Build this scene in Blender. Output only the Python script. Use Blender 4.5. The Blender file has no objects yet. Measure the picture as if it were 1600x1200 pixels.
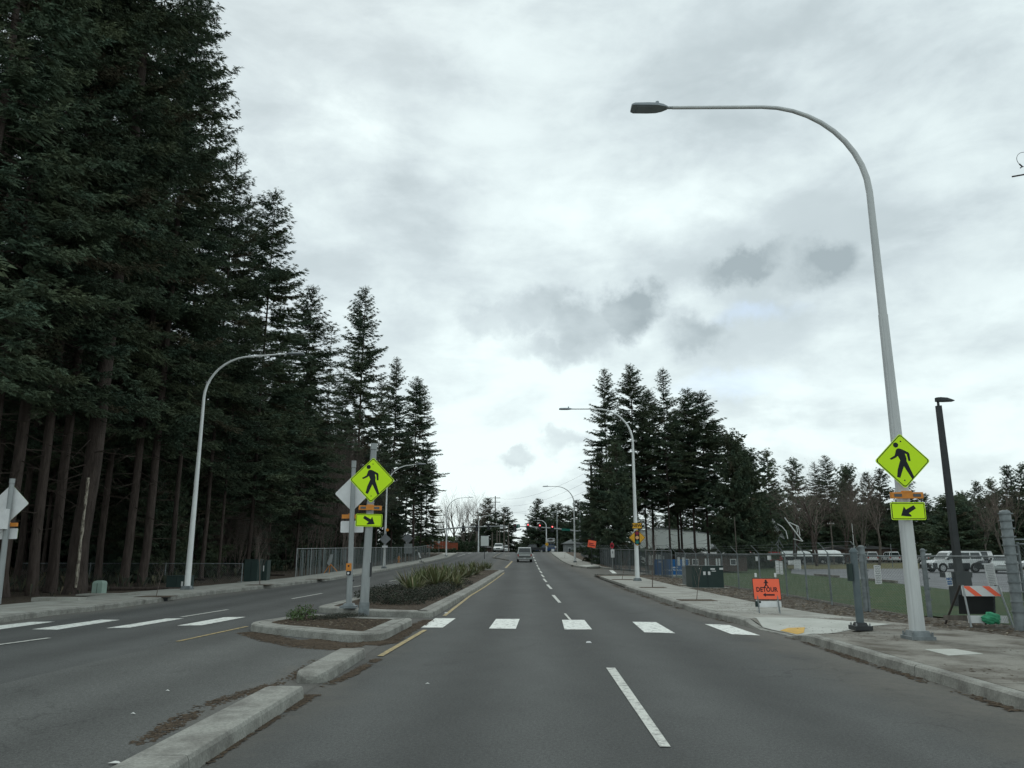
import bpy, bmesh, math, random
import numpy as np
from mathutils import Vector, Matrix
R = math.radians
S = bpy.context.scene
COL = S.collection

# ------------------------------------------------------------------ camera, world, sun, exposure
CAMZ = 1.6
TH = math.atan(266/1200.0); PS = math.atan(15*math.cos(TH)/1200.0)
cam = bpy.data.cameras.new('camera'); cam.lens = 27; cam.sensor_width = 36; cam.sensor_fit = 'HORIZONTAL'
cam.clip_start = .05; cam.clip_end = 6000
camo = bpy.data.objects.new('camera', cam); COL.objects.link(camo)
camo.location = (0, 0, CAMZ); camo.rotation_euler = (math.pi/2+TH, 0, PS)
S.camera = camo
S.render.engine = 'CYCLES'
S.render.resolution_x = 1024; S.render.resolution_y = 768
S.view_settings.view_transform = 'Standard'; S.view_settings.look = 'None'
S.view_settings.gamma = 1; S.view_settings.exposure = 0.1
S.view_settings.use_curve_mapping = False
SUN_EL, SUN_AZ = R(48), R(-18)      # azimuth from +Y towards +X

CR = Matrix.Rotation(PS, 3, 'Z') @ Matrix.Rotation(math.pi/2+TH, 3, 'X')
def ray(px, py):
    return (CR @ Vector(((px-800)/1200.0, (600-py)/1200.0, -1))).normalized()
def PD(px, py, Y):                      # point of the plane at distance Y
    d = ray(px, py); t = Y/d.y
    return Vector((d.x*t, Y, CAMZ+d.z*t))

def nd(nt, typ, **kw):
    n = nt.nodes.new(typ)
    for k, v in kw.items():
        setattr(n, k, v)
    return n
def setin(n, **kw):
    for k, v in kw.items():
        n.inputs[k.replace('_', ' ')].default_value = v

def make_world():
    w = bpy.data.worlds.new('World'); S.world = w; w.use_nodes = True
    nt = w.node_tree; nt.nodes.clear(); L = nt.links.new
    out = nd(nt, 'ShaderNodeOutputWorld'); bg = nd(nt, 'ShaderNodeBackground')
    bg.inputs['Strength'].default_value = .1
    L(bg.outputs[0], out.inputs[0])
    sky = nd(nt, 'ShaderNodeTexSky'); sky.sky_type = 'NISHITA'; sky.sun_disc = False
    sky.sun_elevation = SUN_EL; sky.sun_rotation = SUN_AZ
    tc = nd(nt, 'ShaderNodeTexCoord'); nrm = nd(nt, 'ShaderNodeVectorMath', operation='NORMALIZE')
    L(tc.outputs['Generated'], nrm.inputs[0])
    sep = nd(nt, 'ShaderNodeSeparateXYZ'); L(nrm.outputs[0], sep.inputs[0])
    def math_(op, a, b=None, c=None, clamp=False):
        n = nd(nt, 'ShaderNodeMath', operation=op); n.use_clamp = clamp
        for i, v in enumerate((a, b, c)):
            if v is None: continue
            if hasattr(v, 'links'): L(v, n.inputs[i])
            else: n.inputs[i].default_value = v
        return n.outputs[0]
    zc = math_('MAXIMUM', sep.outputs[2], 0.0)
    zz = math_('ADD', zc, .34)
    u = math_('DIVIDE', sep.outputs[0], zz); v = math_('DIVIDE', sep.outputs[1], zz)
    cmb = nd(nt, 'ShaderNodeCombineXYZ'); L(u, cmb.inputs[0]); L(v, cmb.inputs[1])
    def noise(vec, scale, detail, rough, off=(0, 0, 0), stretch=(1, 1, 1), dist=0):
        m = nd(nt, 'ShaderNodeMapping'); m.inputs['Location'].default_value = off; m.inputs['Scale'].default_value = stretch
        L(vec, m.inputs[0])
        n = nd(nt, 'ShaderNodeTexNoise'); setin(n, Scale=scale, Detail=detail, Roughness=rough, Distortion=dist)
        L(m.outputs[0], n.inputs['Vector'])
        return n
    n1 = noise(cmb.outputs[0], 1.15, 8, .52, (3.1, 1.7, 0), (1, 1, 1), .35).outputs[0]
    n2 = noise(cmb.outputs[0], 3.2, 9, .56, (7.3, 2.2, 0), (1, 1.15, 1), .3).outputs[0]
    n3 = noise(nrm.outputs[0], 9, 8, .58, (1, 4, 2), (.8, .8, 1.9), .3).outputs[0]
    s = math_('MULTIPLY_ADD', n1, .5, math_('MULTIPLY_ADD', n2, .34, math_('MULTIPLY', n3, .26)))
    cov = nd(nt, 'ShaderNodeMapRange'); cov.interpolation_type = 'SMOOTHSTEP'
    L(s, cov.inputs[0]); setin(cov, From_Min=.45, From_Max=.66)
    base = math_('MULTIPLY_ADD', cov.outputs[0], .56, .30)
    # warped direction for single clouds
    wn = noise(nrm.outputs[0], 13, 8, .62)
    wv = nd(nt, 'ShaderNodeVectorMath', operation='SUBTRACT'); L(wn.outputs['Color'], wv.inputs[0]); wv.inputs[1].default_value = (.5, .5, .5)
    ws = nd(nt, 'ShaderNodeVectorMath', operation='SCALE'); L(wv.outputs[0], ws.inputs[0]); ws.inputs['Scale'].default_value = .10
    wd = nd(nt, 'ShaderNodeVectorMath', operation='ADD'); L(nrm.outputs[0], wd.inputs[0]); L(ws.outputs[0], wd.inputs[1])
    def blob(px, py, wpx, hpx, soft=.25):
        c = ray(px, py)
        sb = nd(nt, 'ShaderNodeVectorMath', operation='SUBTRACT'); L(wd.outputs[0], sb.inputs[0]); sb.inputs[1].default_value = c
        ml = nd(nt, 'ShaderNodeVectorMath', operation='MULTIPLY'); L(sb.outputs[0], ml.inputs[0])
        ml.inputs[1].default_value = (1200/wpx, 4, 1200/hpx)
        ln = nd(nt, 'ShaderNodeVectorMath', operation='LENGTH'); L(ml.outputs[0], ln.inputs[0])
        mr = nd(nt, 'ShaderNodeMapRange'); mr.interpolation_type = 'SMOOTHSTEP'
        L(ln.outputs['Value'], mr.inputs[0]); setin(mr, From_Min=1.25, From_Max=soft, To_Min=0, To_Max=1)
        return mr.outputs[0]
    # dark (negative) and bright (positive) clouds
    acc = base; tex_ = math_('MULTIPLY_ADD', n3, 1.6, .25)
    dark = None
    for (px, py, a, b, sf, w) in ((775, 500, 60, 34, .3, .55), (835, 488, 80, 42, .3, .75), (905, 508, 90, 50, .35, .95), (975, 492, 58, 44, .45, 1.0), (880, 540, 100, 30, .2, .9), (1090, 525, 55, 32, .2, .5),
                              (1150, 408, 60, 28, .1, .85), (1172, 420, 42, 20, .1, .7), (1284, 414, 48, 34, .05, .7), (802, 704, 40, 15, .4, .7), (890, 690, 48, 14, .3, .5), (800, 778, 110, 26, .3, .55), (900, 770, 90, 30, .3, .4)):
        q = math_('MULTIPLY', blob(px, py, a, b, sf), w); dark = q if dark is None else math_('MAXIMUM', dark, q)
    acc = math_('MULTIPLY_ADD', math_('MULTIPLY', dark, math_('MULTIPLY_ADD', n3, 2.0, .0)), -.62, acc)
    for (px, py, a, b, k, sf) in ((545, 215, 90, 70, .34, .0), (700, 560, 260, 60, .16, .0), (1000, 330, 300, 70, .16, .0), (690, 770, 130, 60, .4, .0), (1090, 470, 60, 30, .3, .0),
                                  (1150, 150, 420, 120, -.10, 0), (1250, 690, 160, 50, .3, 0), (700, 320, 160, 60, -.10, 0), (1450, 420, 260, 70, -.16, 0), (1500, 50, 240, 60, .16, 0)):
        acc = math_('MULTIPLY_ADD', math_('MULTIPLY', blob(px, py, a, b, sf), tex_), k, acc)
    # brightening towards the horizon
    hz = nd(nt, 'ShaderNodeMapRange'); hz.interpolation_type = 'SMOOTHSTEP'; L(zc, hz.inputs[0]); setin(hz, From_Min=.45, From_Max=.02, To_Min=0, To_Max=.26)
    acc = math_('ADD', acc, hz.outputs[0], clamp=True)
    cr = nd(nt, 'ShaderNodeValToRGB'); L(acc, cr.inputs[0])
    e = cr.color_ramp.elements
    e[0].position = 0; e[0].color = (3.7, 4.4, 4.6, 1)
    e[1].position = 1; e[1].color = (8.9, 10.1, 10.0, 1)
    m = cr.color_ramp.elements.new(.45); m.color = (6.25, 7.15, 7.35, 1)
    # thin gaps where the blue sky comes through
    gap = math_('MULTIPLY', math_('MAXIMUM', blob(1178, 486, 60, 22, .0), blob(1150, 600, 100, 24, .0)), .3)
    sk = nd(nt, 'ShaderNodeMixRGB', blend_type='ADD'); sk.inputs[0].default_value = 1
    L(sky.outputs[0], sk.inputs[1]); sk.inputs[2].default_value = (3.4, 4.2, 5.6, 1)
    mx = nd(nt, 'ShaderNodeMixRGB'); L(gap, mx.inputs[0]); L(cr.outputs[0], mx.inputs[1]); L(sk.outputs[0], mx.inputs[2])
    # a little of the clear sky mixes in everywhere
    mx2 = nd(nt, 'ShaderNodeMixRGB'); mx2.inputs[0].default_value = .06
    L(mx.outputs[0], mx2.inputs[1]); L(sky.outputs[0], mx2.inputs[2])
    L(mx2.outputs[0], bg.inputs[0])
make_world()
sl = bpy.data.lights.new('sun', 'SUN'); sl.energy = .6; sl.angle = R(25); sl.color = (1, .97, .92)
slo = bpy.data.objects.new('sun', sl); COL.objects.link(slo)
sd = Vector((math.sin(SUN_AZ)*math.cos(SUN_EL), math.cos(SUN_AZ)*math.cos(SUN_EL), math.sin(SUN_EL)))
slo.rotation_euler = sd.to_track_quat('Z', 'Y').to_euler(); slo.location = (0, 0, 60)

# ------------------------------------------------------------------ terrain height
_ys = [-60, 38, 50, 62, 80, 100, 125, 145, 158, 175, 320, 500, 3000]
_zs = [0, 0, .09, .24, .42, .64, 1.25, 1.83, 2.0, 2.05, 2.0, 1.3, 1.0]
YST = np.arange(-20, 321, 2.0)
_zt = np.interp(YST, _ys, _zs)
for _ in range(3):
    _zt[1:-1] = (_zt[:-2]+2*_zt[1:-1]+_zt[2:])/4
YALL = np.concatenate([YST, [400, 500, 3000]]); ZALL = np.concatenate([_zt, [1.7, 1.3, 1.0]])
XW = [10, 12, 14, 16, 18, 20]; WW = [1, .86, .62, .38, .2, .12]
def zt(x, y):
    return float(np.interp(y, YALL, ZALL)*np.interp(x, XW, WW))
def T(px, py, off=0.0):                  # photograph point -> point on the terrain (+off)
    d = ray(px, py)
    f = lambda Y: CAMZ+d.z*(Y/d.y) - (zt(d.x*Y/d.y, Y)+off)
    a = 1.0; b = None
    Y = 1.0
    while Y < 400:
        if f(Y) <= 0: b = Y; break
        a = Y; Y *= 1.02
    if b is None:
        b = 160; return Vector((d.x*b/d.y, b, zt(d.x*b/d.y, b)+off))
    for _ in range(30):
        m = (a+b)/2
        if f(m) > 0: a = m
        else: b = m
    return Vector((d.x*b/d.y, b, zt(d.x*b/d.y, b)+off))

# ------------------------------------------------------------------ materials
def new_mat(name):
    m = bpy.data.materials.new(name); m.use_nodes = True
    nt = m.node_tree; b = nt.nodes['Principled BSDF']
    return m, nt, b
def mat(name, c1, c2=None, scale=3.0, rough=.8, metal=0, detail=6, bump=0, bscale=None, coord='Object', stretch=(1, 1, 1), spec=.3, lo=.35, hi=.65, rnd=0, speck=None):
    m, nt, b = new_mat(name); L = nt.links.new
    b.inputs['Roughness'].default_value = rough; b.inputs['Metallic'].default_value = metal
    b.inputs['Specular IOR Level'].default_value = spec
    if c2 is None: c2 = tuple(x*.82 for x in c1)
    if coord == 'World':
        g = nd(nt, 'ShaderNodeNewGeometry'); v = g.outputs['Position']
    else:
        g = nd(nt, 'ShaderNodeTexCoord'); v = g.outputs['Object']
    mp = nd(nt, 'ShaderNodeMapping'); mp.inputs['Scale'].default_value = stretch; L(v, mp.inputs[0])
    n = nd(nt, 'ShaderNodeTexNoise'); setin(n, Scale=scale, Detail=detail, Roughness=.6); L(mp.outputs[0], n.inputs['Vector'])
    mr = nd(nt, 'ShaderNodeMapRange'); L(n.outputs[0], mr.inputs[0]); setin(mr, From_Min=lo, From_Max=hi)
    mx = nd(nt, 'ShaderNodeMixRGB'); L(mr.outputs[0], mx.inputs[0]); mx.inputs[1].default_value = (*c1, 1); mx.inputs[2].default_value = (*c2, 1)
    col = mx.outputs[0]
    if rnd:
        oi = nd(nt, 'ShaderNodeObjectInfo'); r = nd(nt, 'ShaderNodeMapRange'); L(oi.outputs['Random'], r.inputs[0]); setin(r, To_Min=1-rnd, To_Max=1+rnd)
        h = nd(nt, 'ShaderNodeHueSaturation'); L(r.outputs[0], h.inputs['Value']); L(col, h.inputs['Color']); col = h.outputs[0]
    if speck:
        n2 = nd(nt, 'ShaderNodeTexNoise'); setin(n2, Scale=speck[0], Detail=3, Roughness=.7); L(v, n2.inputs['Vector'])
        r2 = nd(nt, 'ShaderNodeMapRange'); L(n2.outputs[0], r2.inputs[0]); setin(r2, From_Min=.3, From_Max=.7, To_Min=1-speck[1], To_Max=1+speck[1])
        h = nd(nt, 'ShaderNodeHueSaturation'); L(r2.outputs[0], h.inputs['Value']); L(col, h.inputs['Color']); col = h.outputs[0]
    L(col, b.inputs['Base Color'])
    if bump:
        bn = nd(nt, 'ShaderNodeTexNoise'); setin(bn, Scale=bscale or scale*6, Detail=5, Roughness=.65); L(mp.outputs[0], bn.inputs['Vector'])
        bp = nd(nt, 'ShaderNodeBump'); bp.inputs['Strength'].default_value = bump; bp.inputs['Distance'].default_value = .05
        L(bn.outputs[0], bp.inputs['Height']); L(bp.outputs[0], b.inputs['Normal'])
    return m

def asphalt_mat(name, base, dirt, gutter=True, seed=0):
    m, nt, b = new_mat(name); L = nt.links.new
    g = nd(nt, 'ShaderNodeNewGeometry'); P = g.outputs['Position']
    sp = nd(nt, 'ShaderNodeSeparateXYZ'); L(P, sp.inputs[0])
    def noise(scale, detail, rough, stretch=(1, 1, 1), off=0):
        mp = nd(nt, 'ShaderNodeMapping'); mp.inputs['Scale'].default_value = stretch; mp.inputs['Location'].default_value = (off+seed, off, 0); L(P, mp.inputs[0])
        n = nd(nt, 'ShaderNodeTexNoise'); setin(n, Scale=scale, Detail=detail, Roughness=rough); L(mp.outputs[0], n.inputs['Vector']); return n.outputs[0]
    def mr(v, a, b_, c, d, sm=False):
        n = nd(nt, 'ShaderNodeMapRange');
        if sm: n.interpolation_type = 'SMOOTHSTEP'
        if hasattr(v, 'links'): L(v, n.inputs[0])
        setin(n, From_Min=a, From_Max=b_, To_Min=c, To_Max=d); return n.outputs[0]
    def mul(a, b_):
        n = nd(nt, 'ShaderNodeMath', operation='MULTIPLY')
        for i, v in enumerate((a, b_)):
            if hasattr(v, 'links'): L(v, n.inputs[i])
            else: n.inputs[i].default_value = v
        return n.outputs[0]
    big = mr(noise(.35, 5, .6, (1, .35, 1)), .3, .7, .86, 1.14)
    mid = mr(noise(2.2, 6, .65, (1, .6, 1), 5), .3, .7, .93, 1.08)
    fine = mr(noise(30, 4, .8, off=9), .3, .7, .66, 1.36)
    vfine = mr(noise(95, 2, .8, off=2), .3, .7, .58, 1.45)
    # polished wheel tracks: gentle stripes along the road
    wx = nd(nt, 'ShaderNodeMath', operation='MULTIPLY_ADD'); L(sp.outputs[0], wx.inputs[0]); wx.inputs[1].default_value = 2*math.pi/1.75; wx.inputs[2].default_value = 1.0
    sn = nd(nt, 'ShaderNodeMath', operation='SINE'); L(wx.outputs[0], sn.inputs[0])
    tr = mr(sn.outputs[0], -1, 1, .87, 1.13)
    vo = nd(nt, 'ShaderNodeTexVoronoi', feature='DISTANCE_TO_EDGE'); vo.inputs['Scale'].default_value = .42
    wv_ = nd(nt, 'ShaderNodeTexNoise'); setin(wv_, Scale=2.2, Detail=6, Roughness=.7); L(P, wv_.inputs['Vector'])
    va = nd(nt, 'ShaderNodeVectorMath', operation='MULTIPLY_ADD'); L(wv_.outputs['Color'], va.inputs[0]); va.inputs[1].default_value = (.9, .9, 0); L(P, va.inputs[2]); L(va.outputs[0], vo.inputs['Vector'])
    crk = mr(vo.outputs['Distance'], .0, .008, .62, 1.0)
    msk = mr(noise(.22, 3, .5, off=21), .50, .56, 0, 1, True)
    cm_ = nd(nt, 'ShaderNodeMath', operation='MULTIPLY_ADD'); c1_ = nd(nt, 'ShaderNodeMath', operation='SUBTRACT'); L(crk, c1_.inputs[0]); c1_.inputs[1].default_value = 1
    L(c1_.outputs[0], cm_.inputs[0]); L(msk, cm_.inputs[1]); cm_.inputs[2].default_value = 1
    oil = mr(noise(1.1, 3, .5, (1, .5, 1), 40), .66, .74, 1, .8, True)
    tr = mul(mul(tr, cm_.outputs[0]), oil)
    val = mul(mul(mul(big, mid), mul(fine, vfine)), tr)
    rgb = nd(nt, 'ShaderNodeMixRGB', blend_type='MULTIPLY'); rgb.inputs[0].default_value = 1
    rgb.inputs[1].default_value = (*base, 1); cv = nd(nt, 'ShaderNodeCombineXYZ')
    for i in range(3): L(val, cv.inputs[i])
    L(cv.outputs[0], rgb.inputs[2])
    col = rgb.outputs[0]
    if gutter:
        # silt washed against the right-hand kerb and along the median
        wob = mr(noise(.8, 5, .6, off=14), .3, .7, -.35, .35)
        ax = nd(nt, 'ShaderNodeMath', operation='ADD'); L(sp.outputs[0], ax.inputs[0]); L(wob, ax.inputs[1])
        k1 = mr(ax.outputs[0], 3.6, 5.1, 0, .75, True)
        k2 = mr(ax.outputs[0], -1.75, -2.7, 0, .5, True)
        k3 = mr(ax.outputs[0], -11.2, -12.6, 0, .7, True)
        inner = mr(ax.outputs[0], -3.0, -3.4, 1, 0, True)
        k2 = mul(k2, inner)
        mxa = nd(nt, 'ShaderNodeMath', operation='MAXIMUM'); L(k1, mxa.inputs[0]); L(k2, mxa.inputs[1])
        mxb = nd(nt, 'ShaderNodeMath', operation='MAXIMUM'); L(mxa.outputs[0], mxb.inputs[0]); L(k3, mxb.inputs[1])
        d = nd(nt, 'ShaderNodeMixRGB'); L(mul(mxb.outputs[0], mr(noise(6, 5, .7, off=3), .3, .65, .45, 1)), d.inputs[0]); L(col, d.inputs[1]); d.inputs[2].default_value = (*dirt, 1)
        col = d.outputs[0]
    L(col, b.inputs['Base Color'])
    b.inputs['Roughness'].default_value = .88; b.inputs['Specular IOR Level'].default_value = .25
    bp = nd(nt, 'ShaderNodeBump'); bp.inputs['Strength'].default_value = .35; bp.inputs['Distance'].default_value = .01
    L(noise(120, 3, .7), bp.inputs['Height']); L(bp.outputs[0], b.inputs['Normal'])
    return m

M = {}
M['asphalt'] = asphalt_mat('asphalt', (.079, .082, .079), (.15, .14, .12))
M['asphalt_old'] = asphalt_mat('asphalt_old', (.094, .097, .092), (.15, .14, .12), seed=31)
M['asphalt_lot'] = asphalt_mat('asphalt_lot', (.17, .175, .18), (.15, .14, .12), gutter=False, seed=11)
M['paint'] = mat('road_paint', (.76, .78, .73), (.26, .27, .25), scale=7, rough=.6, coord='World', lo=.53, hi=.66, speck=(50, .22), detail=10)
M['paint_old'] = mat('worn_road_paint', (.58, .59, .54), (.3, .3, .28), scale=9, rough=.6, coord='World', lo=.5, hi=.64, speck=(50, .25), detail=10)
M['yellow'] = mat('yellow_paint', (.46, .35, .15), (.22, .18, .10), scale=8, rough=.65, coord='World', lo=.4, hi=.62, detail=9, speck=(60, .15))
M['concrete'] = mat('concrete', (.38, .38, .345), (.26, .255, .225), scale=1.6, rough=.9, coord='World', bump=.25, bscale=30, speck=(45, .14))
M['concrete_new'] = mat('pale_concrete', (.5, .51, .47), (.42, .43, .39), scale=2, rough=.9, coord='World', bump=.1, bscale=30, speck=(45, .08))
M['concrete_dirty'] = mat('dirty_concrete', (.25, .24, .21), (.10, .088, .07), scale=1.3, rough=.95, coord='World', bump=.3, bscale=25, lo=.42, hi=.64, speck=(40, .2), detail=9)
M['kerb'] = mat('kerb_concrete', (.30, .30, .27), (.15, .145, .13), scale=2.6, rough=.9, coord='World', bump=.2, bscale=40, speck=(40, .25), detail=10, lo=.42, hi=.7)
M['tactile'] = mat('tactile_yellow', (.68, .42, .09), (.5, .32, .1), scale=6, rough=.8, coord='World')
M['soil'] = mat('soil', (.075, .055, .04), (.12, .095, .07), scale=4, rough=1, coord='World', bump=1, bscale=18, detail=10, speck=(35, .45))
M['mulch'] = mat('mulch', (.05, .037, .027), (.10, .078, .056), scale=6, rough=1, coord='World', bump=1, bscale=20, detail=10, speck=(30, .5))
M['gravel'] = mat('gravel', (.17, .155, .13), (.09, .078, .062), scale=2.5, rough=1, coord='World', bump=1, bscale=22, detail=10, speck=(28, .4))
M['grass'] = mat('lawn', (.036, .070, .022), (.085, .092, .040), scale=1.1, detail=12, lo=.42, hi=.72, rough=1, coord='World', bump=.6, bscale=30, speck=(14, .3))
M['grass_dry'] = mat('dry_grass', (.13, .115, .05), (.10, .1, .045), scale=1.2, rough=1, coord='World', bump=.6, bscale=30, speck=(14, .3))
M['ground'] = mat('ground', (.06, .06, .035), (.075, .07, .05), scale=.6, rough=1, coord='World', speck=(10, .3))
M['needles'] = mat('fir_needles', (.064, .102, .070), (.098, .12, .068), scale=.45, rough=.85, coord='World', spec=.2, rnd=.25, detail=4)
M['needles_dry'] = mat('brown_needles', (.10, .085, .058), (.07, .08, .05), scale=.7, rough=.9, coord='World', spec=.1, rnd=.2)
M['bark'] = mat('fir_bark', (.052, .040, .034), (.10, .078, .068), scale=3, rough=1, bump=1, bscale=9, stretch=(4, 4, .6), rnd=.2)
M['bark_pale'] = mat('grey_bark', (.16, .14, .12), (.09, .08, .07), scale=2, rough=1, bump=.5, stretch=(3, 3, .8), rnd=.15)
M['twig'] = mat('bare_twig', (.14, .11, .095), (.2, .165, .145), scale=2, rough=1, rnd=.15)
M['deadtwig'] = mat('dead_twig', (.075, .06, .05), rough=1)
M['resin'] = mat('pale_resin', (.42, .38, .31), (.1, .08, .065), scale=5, rough=.8, stretch=(3, 3, 1), lo=.4, hi=.6)
M['galv'] = mat('galvanised_steel', (.36, .38, .38), (.28, .30, .30), scale=3, rough=.5, metal=.25, stretch=(2, 2, .4))
M['alu'] = mat('aluminium', (.62, .64, .63), (.50, .52, .52), scale=1.6, rough=.5, metal=.1, stretch=(1.5, 1.5, .3))
M['alu_dark'] = mat('grey_housing', (.33, .37, .40), (.29, .33, .35), scale=3, rough=.5)
M['lens'] = mat('lamp_lens', (.3, .34, .37), rough=.3)
M['white_steel'] = mat('white_steel', (.80, .82, .81), (.72, .74, .73), scale=2, rough=.45)
M['sign_back'] = mat('sign_back', (.78, .79, .79), (.68, .69, .69), scale=5, rough=.45)
M['sign_back_dark'] = mat('dull_sign_back', (.26, .27, .28), rough=.5)
M['fyg'] = mat('fluorescent_yellow_green', (.66, 1.0, .012), (.64, .98, .012), scale=2, rough=.5)
M['black'] = mat('black_print', (.012, .016, .022), rough=.6)
M['signwhite'] = mat('white_sheeting', (.75, .76, .75), rough=.5)
M['orange_box'] = mat('amber_housing', (.72, .27, .045), (.62, .23, .04), scale=10, rough=.5)
M['amber'] = mat('amber_sheeting', (.75, .40, .03), rough=.5)
M['orange'] = mat('orange_sheeting', (1.0, .16, .075), (.94, .15, .075), scale=3, rough=.5)
M['redsign'] = mat('red_sheeting', (.5, .03, .05), rough=.5)
M['pinksign'] = mat('pink_sheeting', (.7, .25, .3), rough=.5)
M['greensign'] = mat('green_sheeting', (.01, .16, .12), rough=.5)
M['blue'] = mat('blue_sheeting', (.012, .12, .33), (.012, .105, .29), scale=2, rough=.5)
M['amberlens'] = mat('dull_amber_lens', (.8, .45, .2), rough=.4)
M['greenlens'] = mat('teal_print', (.01, .2, .16), rough=.4)
M['redprint'] = mat('red_print', (.28, .02, .04), rough=.4)
M['darkglass'] = mat('dark_glass', (.045, .055, .06), rough=.12, spec=.6)
M['darkgreen'] = mat('dark_green_paint', (.022, .042, .038), (.03, .05, .046), scale=2, rough=.45)
M['palegreen'] = mat('pale_green_plastic', (.27, .36, .31), (.23, .31, .27), scale=3, rough=.6)
M['blackmetal'] = mat('black_metal', (.03, .034, .036), (.045, .048, .05), scale=3, rough=.5)
M['postgreen'] = mat('dull_teal_post', (.10, .13, .14), (.13, .16, .17), scale=4, rough=.5)
M['galv_old'] = mat('weathered_galvanised', (.25, .275, .28), (.15, .17, .175), scale=5, rough=.6, metal=.2)
M['slat'] = mat('grey_slats', (.12, .145, .155), (.09, .105, .11), scale=4, rough=.8, stretch=(4, 4, .5))
M['slat_left'] = mat('pale_grey_slats', (.15, .175, .175), (.10, .12, .12), scale=4, rough=.8, stretch=(4, 4, .5))
M['wood'] = mat('weathered_wood', (.17, .15, .13), (.11, .095, .08), scale=3, rough=.95, stretch=(4, 4, .5))
M['wood_dark'] = mat('creosoted_pole', (.045, .038, .033), (.065, .055, .05), scale=3, rough=.95, stretch=(4, 4, .5))
M['wood_red'] = mat('red_brown_boards', (.30, .085, .045), (.22, .06, .035), scale=2, rough=.9)
M['hedge'] = mat('hedge', (.03, .05, .028), (.045, .07, .035), scale=3, rough=1, coord='World')
M['wall_white'] = mat('white_wall', (.84, .88, .84), (.8, .84, .8), scale=.4, rough=.9)
M['wall_cream'] = mat('cream_wall', (.40, .38, .31), rough=.9)
M['wall_grey'] = mat('grey_wall', (.26, .28, .28), rough=.9)
M['wall_brown'] = mat('brown_wall', (.10, .07, .058), (.075, .055, .045), scale=2, rough=.9)
M['roof_grey'] = mat('grey_roof', (.15, .165, .165), (.115, .125, .125), scale=3, rough=.9)
M['roof_dark'] = mat('dark_roof', (.07, .07, .068), rough=.9)
M['roof_white'] = mat('white_roof', (.74, .78, .76), rough=.6)
M['roof_pink'] = mat('pale_red_roof', (.6, .38, .36), rough=.6)
M['carwhite'] = mat('white_car_paint', (.72, .74, .73), rough=.25, spec=.5)
M['carsilver'] = mat('silver_car_paint', (.36, .38, .37), (.33, .35, .34), rough=.3, metal=.4, spec=.5)
M['carbeige'] = mat('pale_car_paint', (.45, .48, .46), rough=.3, metal=.2)
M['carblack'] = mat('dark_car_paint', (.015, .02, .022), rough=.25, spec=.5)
M['carred'] = mat('red_car_paint', (.30, .02, .02), rough=.3)
M['carblue'] = mat('blue_car_paint', (.03, .08, .2), rough=.3)
M['carglass'] = mat('car_glass', (.035, .045, .045), rough=.1, spec=.6)
M['tyre'] = mat('tyre_rubber', (.015, .015, .015), rough=.9)
M['rim'] = mat('wheel_rim', (.45, .46, .46), rough=.35, metal=.4)
M['plastic'] = mat('black_plastic', (.025, .027, .027), rough=.7)
M['taillight'] = mat('tail_light', (.45, .03, .02), rough=.3)
M['headlight'] = mat('head_light', (.7, .72, .72), rough=.2)
M['bagreen'] = mat('green_bag', (.07, .42, .22), (.05, .3, .16), scale=12, rough=.45, bump=.5)
M['flax'] = mat('flax_leaf', (.085, .115, .04), (.16, .165, .08), scale=.9, rough=.7, coord='World', detail=3, lo=.4, hi=.6)
M['flax_dry'] = mat('dry_flax_leaf', (.33, .28, .17), (.22, .2, .12), scale=2, rough=.8, coord='World')
M['shrub'] = mat('shrub_leaf', (.028, .036, .026), (.045, .05, .034), scale=4, rough=.8, coord='World')
M['shrub_light'] = mat('green_shrub_leaf', (.06, .10, .035), (.09, .14, .05), scale=4, rough=.8, coord='World')
M['leaf_litter'] = mat('leaf_litter', (.11, .08, .052), (.045, .034, .025), scale=12, rough=1, coord='World', lo=.3, hi=.7)
M['chip'] = mat('pale_chip', (.36, .31, .23), (.2, .17, .13), scale=12, rough=1, coord='World')
M['litter'] = mat('paper_litter', (.75, .76, .72), rough=.8)
def emat(name, c, s):
    m, nt, b = new_mat(name); b.inputs['Base Color'].default_value = (*c, 1)
    b.inputs['Emission Color'].default_value = (*c, 1); b.inputs['Emission Strength'].default_value = s
    return m
M['redlamp'] = emat('lit_red_lens', (1, .035, .05), 2.6)
M['redcore'] = emat('lit_red_core', (1, .45, .4), 3.0)

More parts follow.
